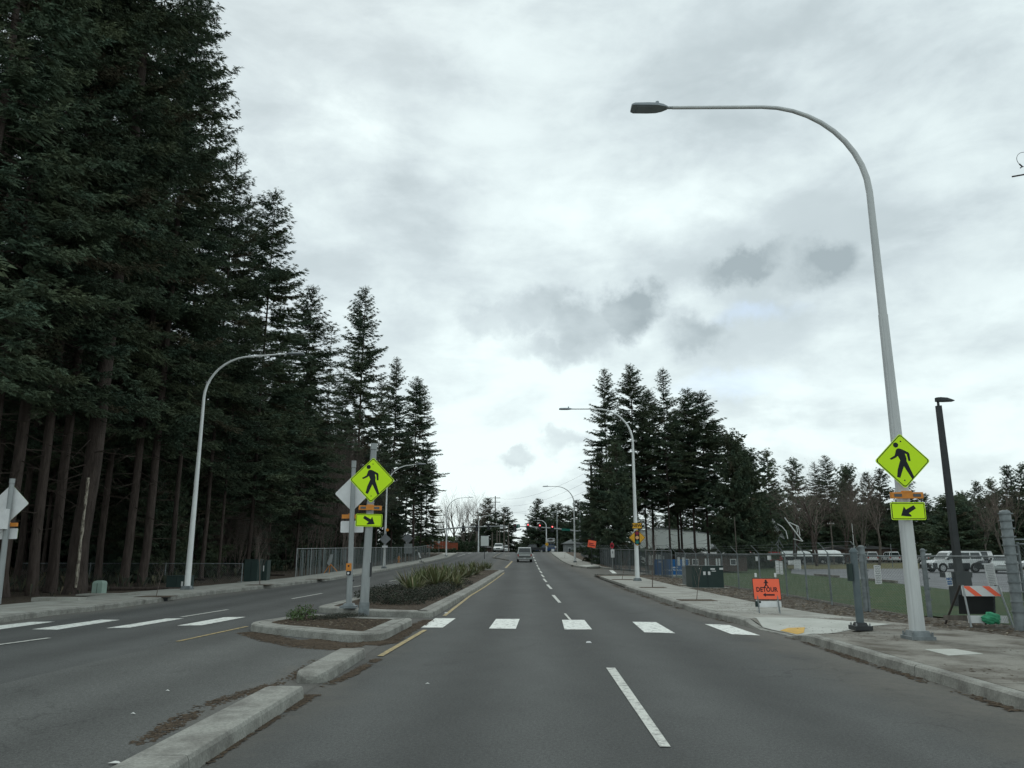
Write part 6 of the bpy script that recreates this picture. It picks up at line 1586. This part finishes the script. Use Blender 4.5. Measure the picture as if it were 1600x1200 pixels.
# ------------------------------------------------------------------ far buildings
def house(x0, x1, ybot, yeave, yridge, Y, depth, wallm, roofm, label, hip=True, wins=3, cat='house'):
    a_ = PD(x0, ybot, Y); b_ = PD(x1, ybot, Y); ze = PD(x0, yeave, Y).z; zr = PD(x0, yridge, Y).z; z0 = min(zt(a_.x, Y), a_.z)-.3; w = b_.x-a_.x
    o = thing('house', ((a_.x+b_.x)/2, Y, z0), label, cat); h = ze-z0; r = zr-ze
    mb = MB(); mb.box((0, depth/2, h/2), (w, depth, h), wallm); wl = mb.build('wall', o)
    mb = MB(); e = .5; ix = w*.28 if hip else 0
    if hip: mb.add([(-w/2-e, -e, h), (w/2+e, -e, h), (w/2+e, depth+e, h), (-w/2-e, depth+e, h), (-w/2+ix, depth/2, h+r), (w/2-ix, depth/2, h+r)], [(0, 1, 5, 4), (1, 2, 5), (2, 3, 4, 5), (3, 0, 4), (0, 3, 2, 1)], roofm)
    else: mb.add([(-w/2-e, -e, h), (w/2+e, -e, h), (w/2+e, depth+e, h), (-w/2-e, depth+e, h), (0, -e, h+r), (0, depth+e, h+r)], [(0, 4, 5, 3), (1, 2, 5, 4), (0, 1, 4), (2, 3, 5), (0, 3, 2, 1)], roofm)
    mb.build('roof', o)
    for i in range(wins):
        x = -w/2+w*(i+.7)/(wins+.4); mb = MB(); mb.box((x, -.02, h-1.3), (w/wins*.45, .06, 1.1), 'signwhite'); f = mb.build('window', o); mb = MB(); mb.box((x, -.055, h-1.3), (w/wins*.38, .02, .9), 'darkglass'); mb.build('pane', f)
    return o
a_ = PD(996, 866, 108); pts_top = [(996, 829), (1008, 829), (1008, 826), (1050, 827.5), (1068, 828.5), (1068, 830), (1090, 831), (1090, 832.5), (1109.5, 834)]
z0 = 0; bw = thing('warehouse', (a_.x, 108, .2), 'large windowless white building behind the right-hand firs', 'building'); rootv = Vector((a_.x, 108, .2)); P_ = [PD(x, y, 108)-rootv for x, y in pts_top]
mb = MB(); mb.plate([(0, -.3), (P_[-1].x, -.3)]+[(p.x, p.z) for p in P_[::-1]], 0, 18, 'wall_white'); wl = mb.build('wall', bw)
for i, (x0_, x1_) in enumerate(((0, 1), (2, 3), (3, 4), (5, 6), (7, 8))):
    A, B_ = P_[x0_], P_[x1_]; mb = MB(); mb.tube([A+Vector((0, -.03, .03)), B_+Vector((0, -.03, .03))], .05, 'wall_grey', 4); mb.build('coping', bw)
house(884, 922, 862, 849.5, 842, 150, 9, 'wall_grey', 'roof_grey', 'grey roadside house behind the far right slatted fence', wins=4)
house(1113, 1139, 862, 857, 849, 135, 7, 'wall_grey', 'roof_grey', 'small gabled grey house right of the white building', hip=False, wins=1)
house(1145, 1216, 862, 852, 843.5, 140, 10, 'wall_cream', 'roof_grey', 'wide pale house with hipped grey-green roof behind the carports', wins=5)
house(1300, 1402, 864, 858, 851.5, 150, 9, 'wall_brown', 'roof_dark', 'long dark-roofed house behind the row of parked cars', wins=4)
house(1225, 1262, 864, 859, 853, 150, 9, 'wall_cream', 'roof_grey', 'pale low house partly hidden by the antenna', wins=2)
house(616, 683, 858, 842, 835, 178, 8, 'wall_cream', 'roof_dark', 'cream house glimpsed behind the left forest end', wins=3)
house(700, 722, 858, 849, 845, 195, 8, 'wall_brown', 'roof_grey', 'small brown house right of the red board fence', wins=2)
house(736, 768, 862, 856, 852, 185, 8, 'wall_brown', 'roof_dark', 'low dark building under the large white sign board', wins=2)
# brown guard building behind the fence
a_ = PD(1060, 893, 66); b_ = PD(1168, 893, 66); zz0 = zt(a_.x, 66); gb = thing('guard_building', (a_.x, 66, zz0), 'low brown building with white door frames behind the transformer', 'building'); w = b_.x-a_.x; h = PD(1060, 868.5, 66).z-zz0
mb = MB(); mb.box((w/2, 3, h/2), (w, 6, h), 'wall_brown'); mb.build('wall', gb); mb = MB(); mb.box((w/2, 3, h+.05), (w+.5, 6.5, .12), 'roof_dark'); mb.build('roof', gb)
for f in (.40, .435, .56, .6):
    mb = MB(); mb.box((w*f, -.03, h*.45), (.13, .06, h*.75), 'white_steel'); mb.build('door_frame', gb)
for f in (.12, .25, .8): 
    mb = MB(); mb.box((w*f, -.03, h*.6), (.5, .06, .5), 'sign_back'); k_ = mb.build('window', gb); mb = MB(); mb.box((w*f, -.065, h*.6), (.4, .01, .4), 'darkglass'); mb.build('pane', k_)
# white-roofed carports
def carport(x0, x1, ytop_, ybot_, Y, label, m='roof_white', slant=3):
    a_ = PD(x0, ybot_, Y); b_ = PD(x1, ybot_, Y); t_ = PD(x0, ytop_, Y); z0 = zt(a_.x, Y); o = thing('carport', (a_.x, Y, z0), label, 'carport'); w = b_.x-a_.x; zb_ = a_.z-z0; r = t_.z-a_.z
    n = max(2, int(w/3)); 
    for i in range(n):
        u0 = w*i/n+.02; u1 = w*(i+1)/n-.02; mb = MB(); vs = []
        sh0 = slant*(1-i/n)*.0
        for (yy, zz_) in ((0, zb_), (1.0, zb_+r*.75), (2.6, zb_+r), (4.5, zb_+r*.8)):
            vs += [(u0, yy, zz_), (u1, yy, zz_)]
        nb_ = len(vs); vs += [(x, y+.02, z-.06) for x, y, z in vs]
        fs = [(k*2, k*2+1, k*2+3, k*2+2) for k in range(3)]; fs += [tuple(i_+nb_ for i_ in f[::-1]) for f in fs]; fs += [(0, nb_, nb_+1, 1), (6, 7, nb_+7, nb_+6), (0, 2, nb_+2, nb_), (2, 4, nb_+4, nb_+2), (4, 6, nb_+6, nb_+4), (1, nb_+1, nb_+3, 3), (3, nb_+3, nb_+5, 5), (5, nb_+5, nb_+7, 7)]
        mb.add(vs, fs, m); mb.build('roof_panel', o)
    for i in range(n+1):
        mb = MB(); mb.tube([(w*i/n, .3, 0), (w*i/n, .3, zb_)], .06, 'galv_old', 6); mb.build('post', o)
    return o
carport(1103, 1160, 862, 867.5, 95, 'long white-roofed canopy left of the detour sign'); carport(1160, 1203, 863, 868, 96, 'shorter white canopy above the red vehicles')
carport(1216, 1270, 860.5, 869, 112, 'broad white-roofed carport left of the wide leafless trunk'); carport(1276, 1318, 859.5, 868.5, 112, 'white-roofed carport right of the wide leafless trunk')
# radar-like antenna on its stand
p = PD(1214, 872, 92); z0 = zt(p.x, 92); an = thing('antenna', (p.x, 92, z0), 'grey mesh dish antenna with a white boom on a lattice stand', 'antenna'); rt = Vector((p.x, 92, z0))
def q_(x, y, dy=0): v = PD(x, y, 92)-rt; v.y += dy; return v
mb = MB()
for x in (1205, 1216):
    mb.tube([q_(x, 872), q_(x, 840)], .05, 'galv_old', 5)
mb.tube([q_(1200, 840), q_(1218, 840)], .06, 'galv_old', 5); mb.tube([q_(1216, 842), q_(1224, 856)], .05, 'galv_old', 5); mb.tube([q_(1205, 860), q_(1216, 845)], .04, 'galv_old', 5); mb.tube([q_(1205, 845), q_(1216, 860)], .04, 'galv_old', 5); mb.build('stand', an)
mb = MB(); c_ = q_(1210, 829); ax = Vector((.85, -.35, .45)).normalized(); u_ = ax.cross(Vector((0, 0, 1))).normalized(); v2 = ax.cross(u_)
rings = []
for i in range(1, 6):
    rr = 1.35*i/5; dpt = .5*(i/5)**2; ring = [c_+ax*dpt+(u_*math.cos(t)+v2*math.sin(t))*rr for t in np.linspace(0, 2*math.pi, 21)]; rings.append(ring); mb.tube(ring, .018, 'galv', 3)
for k in range(0, 20): mb.tube([c_]+[r_[k] for r_ in rings], .018, 'galv', 3)
mb.build('dish', an)
mb = MB(); mb.tube([q_(1209, 815), q_(1222, 823), q_(1228, 830), q_(1231, 842)], .06, 'white_steel', 5); mb.build('feed_arm', an)
mb = MB(); mb.tube([q_(1226, 809), q_(1254, 846)], [.07, .09], 'white_steel', 5); mb.tube([q_(1233, 816), q_(1248, 823)], .05, 'white_steel', 5); mb.tube([q_(1247.5, 822), q_(1250, 837)], .05, 'white_steel', 5); mb.tube([q_(1240, 842, 0), q_(1254, 846)], .04, 'white_steel', 5); mb.tube([q_(1245, 822), q_(1246, 832)], .05, 'white_steel', 5); mb.build('boom', an)
mb = MB(); mb.tube([q_(1244, 875, .3), q_(1243, 832, .2)], .05, 'galv_old', 5); mb.build('boom_post', an)
# poles of the far right
def upole(x, ytop_, Y, label, arms_=1, m='wood', r=.14, name='utility_pole', cross=1.0):
    p = PD(x, 866, Y); t_ = PD(x, ytop_, Y); z0 = zt(p.x, Y)-.2; o = thing(name, (p.x, Y, z0), label, 'utility pole'); H_ = t_.z-z0
    mb = MB(); mb.tube([(0, 0, 0), (0, 0, H_)], [r, r*.7], m, 8); mb.build('pole', o)
    for i in range(arms_):
        mb = MB(); mb.box((0, -.1, H_-.5-i*1.1), (2.2*cross, .1, .12), m); ca_ = mb.build('crossarm', o)
        for sx in (-.9, -.35, .35, .9): mb = MB(); mb.cyl((sx*cross, -.1, H_-.44-i*1.1), (sx*cross, -.1, H_-.28-i*1.1), .04, 'sign_back', n=6); mb.build('insulator', ca_)
    return o
upole(1302, 814, 118, 'pale pole with a small crosspiece behind the right carport', 1, 'wood', .13, cross=.5); upole(1335.5, 818, 110, 'thin white flagpole-like mast near the pale bare trees', 0, 'white_steel', .06, 'mast'); upole(1326, 838, 112, 'short dark post left of the thin white mast', 0, 'wood_dark', .07, 'mast')
upole(1151, 808, 80, 'thin grey pole in front of the dense cedar', 0, 'wood', .06, 'mast'); upole(1393, 850, 90, 'slim post behind the parked far row', 0, 'galv_old', .05, 'mast')
pl1 = upole(926.5, 727, 100, 'tall dark utility pole rising before the right-hand firs', 1, 'wood_dark', .2, cross=.4); pl2 = upole(773.5, 775, 200, 'tall thin utility pole at the far junction left of the road', 2, 'wood_dark', .17, cross=1.2)
for (x, yt, Y, lb, ar) in ((769, 832, 170, 'leftmost weathered post of the group by the far junction', 0), (776.5, 829, 176, 'second weathered post of the group by the far junction', 0), (780.5, 828, 178, 'slim grey post between the far junction poles', 0), (787.5, 802, 182, 'grey utility pole right of the white oncoming pickup', 1), (794.5, 818, 176, 'steel pole at the inner end of the left mast arm', 0), (799.5, 833, 230, 'distant small pole beside the far road', 0), (871, 797, 165, 'grey steel pole right of the hooked lamp', 1), (907.5, 800, 160, 'weathered pole behind the right signal mast', 0), (865, 800, 210, 'distant utility pole behind the signals', 1)):
    upole(x, yt, Y, lb, ar, 'wood' if x < 795 else 'galv', .15, cross=1.0)
# wires
def wire(name, A, B_, sag, label, n=16, r=.02):
    mb = MB(); mb.tube([A.lerp(B_, i/n)-Vector((0, 0, sag*4*(i/n)*(1-i/n))) for i in range(n+1)], r, 'blackmetal', 3); o = mb.build(name); tag(o, label, 'wire', 'overhead wires'); return o
tA_ = PD(926, 735, 100); tB_ = PD(773.5, 778, 200)
for i, (y1_, y2_, lb) in enumerate(((733, 778, 'highest overhead wire from the dark pole to the far pole'), (748, 788, 'middle overhead wire from the dark pole to the far pole'), (762, 797, 'lowest overhead wire from the dark pole to the far pole'))):
    wire('overhead_wire', PD(926, y1_, 100), PD(774, y2_, 200), 1.6, lb, r=.014)
wire('overhead_wire', PD(774, 797, 200), PD(871, 799, 165), .6, 'thin span wire crossing above the far signals', r=.012)

# ------------------------------------------------------------------ traffic signals
def head(root, c, s=1.0, lit=True, back=False):
    mb = MB(); h = 1.02*s; w = .34*s; mb.box(c, (w, .22, h), 'blackmetal'); mb.box(c+Vector((0, .06, 0)), (w*1.75, .02, h*1.22), 'blackmetal'); hd_ = mb.build('signal_head', root)
    for k, dz in enumerate((.33, 0, -.33)):
        mb = MB(); q = c+Vector((0, -.115, dz*s)); mb.tube([q, q+Vector((0, -.02, 0))], .125*s, ('redlamp' if (k == 0 and lit) else 'darkglass'), 14); mb.build('lens', hd_)
        if k == 0 and lit: mb = MB(); mb.tube([q+Vector((0, -.021, 0)), q+Vector((0, -.03, 0))], .055*s, 'redcore', 10); mb.build('lens_glow', hd_)
        mb = MB(); mb.tube([q+Vector((0, -.0, .03)), q+Vector((0, -.2, .03))], .15*s, 'blackmetal', 12, cap=False); mb.build('visor', hd_)
Ym = 152; pR = PD(907, 862, Ym); z0 = zt(pR.x, Ym); rt = Vector((pR.x, Ym, z0)); ms = thing('signal_mast', rt, 'right signal mast whose arm carries four red traffic lights', 'traffic light')
mb = MB(); top = PD(907, 808, Ym)-rt; mb.tube([(0, 0, 0), (0, 0, top.z)], [.2, .14], 'galv', 10); mb.build('pole', ms)
A = PD(907, 830.5, Ym)-rt; B_ = PD(803, 822, Ym)-rt; mid = PD(860, 825, Ym)-rt; mb = MB(); mb.tube([A, mid, B_], [.16, .12, .07], 'galv', 8); mb.build('mast_arm', ms)
for (x, y, lt) in ((804.5, 824, False), (825, 822.8, True), (843.5, 824, True), (863, 826, True)):
    head(ms, PD(x, y, Ym)-rt+Vector((0, -.25, 0)), 1.05, lt)
    if not lt: # dim red arrow lens
        mb = MB(); q = PD(x, y, Ym)-rt+Vector((0, -.4, .35)); mb.tube([q, q+Vector((0, -.015, 0))], .1, 'redsign', 10); mb.build('dim_lens', ms)
c_ = PD(810, 822, Ym)-rt; mb = MB(); mb.box(c_+Vector((0, -.2, 0)), (.55, .03, .7), 'greensign'); k_ = mb.build('turn_sign', ms); text('2', .5, 'signwhite', k_, c_+Vector((0, -.225, 0)), .01)
c_ = PD(884, 827.7, Ym)-rt; mb = MB(); mb.box(c_+Vector((0, -.2, 0)), (1.65, .03, .42), 'greensign', rot=Matrix.Rotation(R(3), 3, 'Y')); mb.build('street_name_sign', ms)
c_ = PD(912.5, 850, Ym)-rt; head(ms, c_, .7, False)
Yl = 150; pL2 = PD(675.5, 866, Yl); z0 = zt(pL2.x, Yl); rt = Vector((pL2.x, Yl, z0)); ml = thing('signal_mast', rt, 'left signal mast seen from behind, its arm reaching across to the white sign', 'traffic light')
mb = MB(); top = PD(675.5, 800, Yl)-rt; mb.tube([(0, 0, 0), (0, 0, top.z)], [.2, .13], 'galv', 10); mb.build('pole', ml)
mb = MB(); mb.tube([PD(675.5, 828, Yl)-rt, PD(730, 823.5, Yl)-rt, PD(795, 822, Yl)-rt], [.17, .13, .07], 'galv', 8); mb.build('mast_arm', ml)
for x, y in ((724, 826), (745, 825), (763, 823.5)): 
    c_ = PD(x, y, Yl)-rt; mb = MB(); mb.box(c_, (.36, .25, 1.0), 'blackmetal'); mb.box(c_+Vector((0, .1, 0)), (.6, .03, 1.2), 'blackmetal'); mb.build('signal_back', ml)
c_ = PD(783.7, 823, Yl)-rt; mb = MB(); mb.box(c_, (.65, .03, .75), 'sign_back'); mb.build('sign_back_plate', ml)
# other signs around the far junction
def post_sign(x, yb, ytop_, Y, label, parts, m='galv', r=.035, lean=0, zoff=.15):
    p = PD(x, yb, Y) ; z0 = zt(p.x, Y)+zoff; rt = Vector((p.x, Y, z0)); o = thing('road_sign', rt, label, 'road sign'); t_ = PD(x, ytop_, Y)-rt
    mb = MB(); mb.tube([(0, 0, 0), (lean, 0, t_.z)], r, m, 6); mb.build('post', o)
    for (nm, x0, x1, y0, y1, shape, mm, mf) in parts:
        c_ = PD((x0+x1)/2, (y0+y1)/2, Y)-rt; hw = (PD(x1, y0, Y)-PD(x0, y0, Y)).x/2; hh = (PD(x0, y0, Y)-PD(x0, y1, Y)).z/2; mb = MB()
        out = rrect(hw, hh, .03) if shape == 'r' else [(hw, 0), (0, hh), (-hw, 0), (0, -hh)] if shape == 'd' else [(hw*math.cos(R(22.5+45*i)), hh*math.sin(R(22.5+45*i))) for i in range(8)]
        mb.plate([(c_.x+a, c_.z+b2) for a, b2 in out], c_.y-.06, c_.y-.05, mm); mb.plate([(c_.x+a*.93, c_.z+b2*.93) for a, b2 in out], c_.y-.066, c_.y-.061, mf); mb.build(nm, o)
    return o
post_sign(757, 870, 836, 112, 'large white rectangular sign board seen from behind on a thin post', [('board', 751, 764, 837, 853.5, 'r', 'wall_grey', 'wall_white')], 'blackmetal', .045, zoff=0)
post_sign(957.5, 889, 846, fy(957, 888.5)[1]-.6, 'red sign above a white sign with a black figure by the driveway', [('red_sign', 953.2, 959.2, 847.5, 857.5, 'o', 'redsign', 'redsign'), ('pink_panel', 954.6, 957.8, 850.5, 854.5, 'r', 'pinksign', 'pinksign'), ('white_sign', 954.4, 960, 858.5, 871.3, 'r', 'signwhite', 'signwhite'), ('black_figure', 956.4, 958, 860, 866, 'd', 'black', 'black')])
ob = post_sign(924.5, 866, 851, 78, 'bright orange roll-up sign tilted above the far right fence', [('panel', 918.5, 931, 844.5, 855.5, 'r', 'orange', 'orange')], 'blackmetal', .03)
ch = [c for c in ob.children if c.name.startswith('panel')][0]; ch.rotation_euler[1] = R(10); ch.location = (-math.sin(R(10))*0.0, 0, 0)
ch.location = Vector((0, 0, 0)); 
_c = sum((Vector(v.co) for v in ch.data.vertices), Vector())/len(ch.data.vertices); ch.location = _c-(Matrix.Rotation(R(10), 3, 'Y') @ _c)
mb = MB(); mb.box(_c+Vector((-.1, -.08, .05)), (.5, .01, .07), 'redprint'); mb.box(_c+Vector((0, -.08, -.12)), (.6, .01, .07), 'redprint'); mb.build('lettering', ch)
post_sign(854, 861, 845, 160, 'yellow diamond-like sign on the hooked far lamp', [('yellow_sign', 851.5, 857.5, 847, 854, 'd', 'amber', 'amber')], zoff=0)
post_sign(861, 861, 839, 175, 'white, red and green shop sign board at the far right corner', [('board', 855, 867, 841, 848.5, 'r', 'signwhite', 'signwhite'), ('red_strip', 856.5, 864, 842, 844.6, 'r', 'taillight', 'taillight'), ('green_strip', 855.5, 866.5, 846.3, 848, 'r', 'shrub_light', 'shrub_light')], 'galv_old', .08, zoff=0)
post_sign(601.5, 884, 826, b5.y-.25, 'grey back of a diamond sign with an amber flasher before the second left lamp', [('diamond_back', 593, 611, 833.5, 851.5, 'd', 'sign_back_dark', 'sign_back_dark'), ('small_plate', 597, 606, 852.5, 856, 'r', 'sign_back_dark', 'sign_back'), ('flasher', 602.8, 608, 825.5, 830.5, 'o', 'orange_box', 'orange_box')])
post_sign(638, 880, 832, 100, 'grey diamond sign back with a pale green plate on a dark post', [('diamond_back', 629, 645.5, 832.5, 850, 'd', 'sign_back_dark', 'sign_back_dark'), ('plate', 631.5, 644, 849.5, 865, 'r', 'galv', 'galv')], 'blackmetal', .03)
post_sign(685.5, 868, 843, 132, 'small pale sign on a thin post left of the third left lamp', [('plate', 684, 687.5, 843, 849, 'r', 'sign_back', 'sign_back')])
post_sign(867.5, 861, 853, 150, 'little round white sign at the far right corner', [('plate', 866.5, 869.3, 853.2, 856, 'o', 'signwhite', 'signwhite')], zoff=0)
post_sign(863.6, 862, 858, 150, 'white bin-like box at the far right kerb', [('box', 861.5, 866, 857.6, 862, 'r', 'signwhite', 'signwhite')], zoff=0)
# leaning marker, hydrant, folded sign stand on the left pavement
p = T(659, 878.5, .15); o_ = thing('delineator', p, 'white paddle marker leaning on a dark base by the left kerb', 'marker'); mb = MB(); e0 = PD(654, 863, p.y)-p; mb.tube([(0, 0, 0), e0*.4], .03, 'blackmetal', 6); mb.build('stem', o_); mb = MB(); mb.box(e0*.72, (.14, .04, e0.length*.55), 'signwhite', rot=Matrix.Rotation(math.atan2(e0.x, e0.z), 3, 'Y')); mb.build('paddle', o_); mb = MB(); mb.box((0, 0, .04), (.5, .4, .08), 'blackmetal'); mb.build('foot', o_)
p = T(623, 879.5, .12); o_ = thing('fire_hydrant', p, 'small orange hydrant in front of the left slatted fence', 'hydrant'); mb = MB(); mb.tube([(0, 0, 0), (0, 0, .1), (0, 0, .1), (0, 0, .6), (0, 0, .72), (0, 0, .78)], [.17, .17, .11, .12, .1, .03], 'orange_box', 12); mb.build('barrel', o_)
for s in (-1, 1): mb = MB(); mb.cyl((s*.1, 0, .48), (s*.2, 0, .48), .055, 'orange_box', n=10); mb.build('outlet', o_)
mb = MB(); mb.cyl((0, 0, .7), (0, 0, 1.1), .02, 'signwhite', n=6); mb.build('flag_rod', o_)
p = T(516, 897, .13); o_ = thing('folded_sign_stand', p, 'folded grey roll-up sign on splayed orange legs by the slatted fence', 'sign stand')
def w_(x, y): return PD(x, y, p.y)-p
mb = MB(); c_ = w_(515, 876); mb.plate([((w_(x, y)).x, (w_(x, y)).z) for x, y in ((511, 880), (517, 866), (520.5, 866), (519, 876), (515, 884))], -.06, -.02, 'galv'); mb.build('folded_panel', o_)
for (x, y) in ((506, 896), (527, 893), (514, 897)): mb = MB(); mb.tube([w_(516, 881), w_(x, y)], .022, 'orange_box', 5); mb.build('leg', o_)
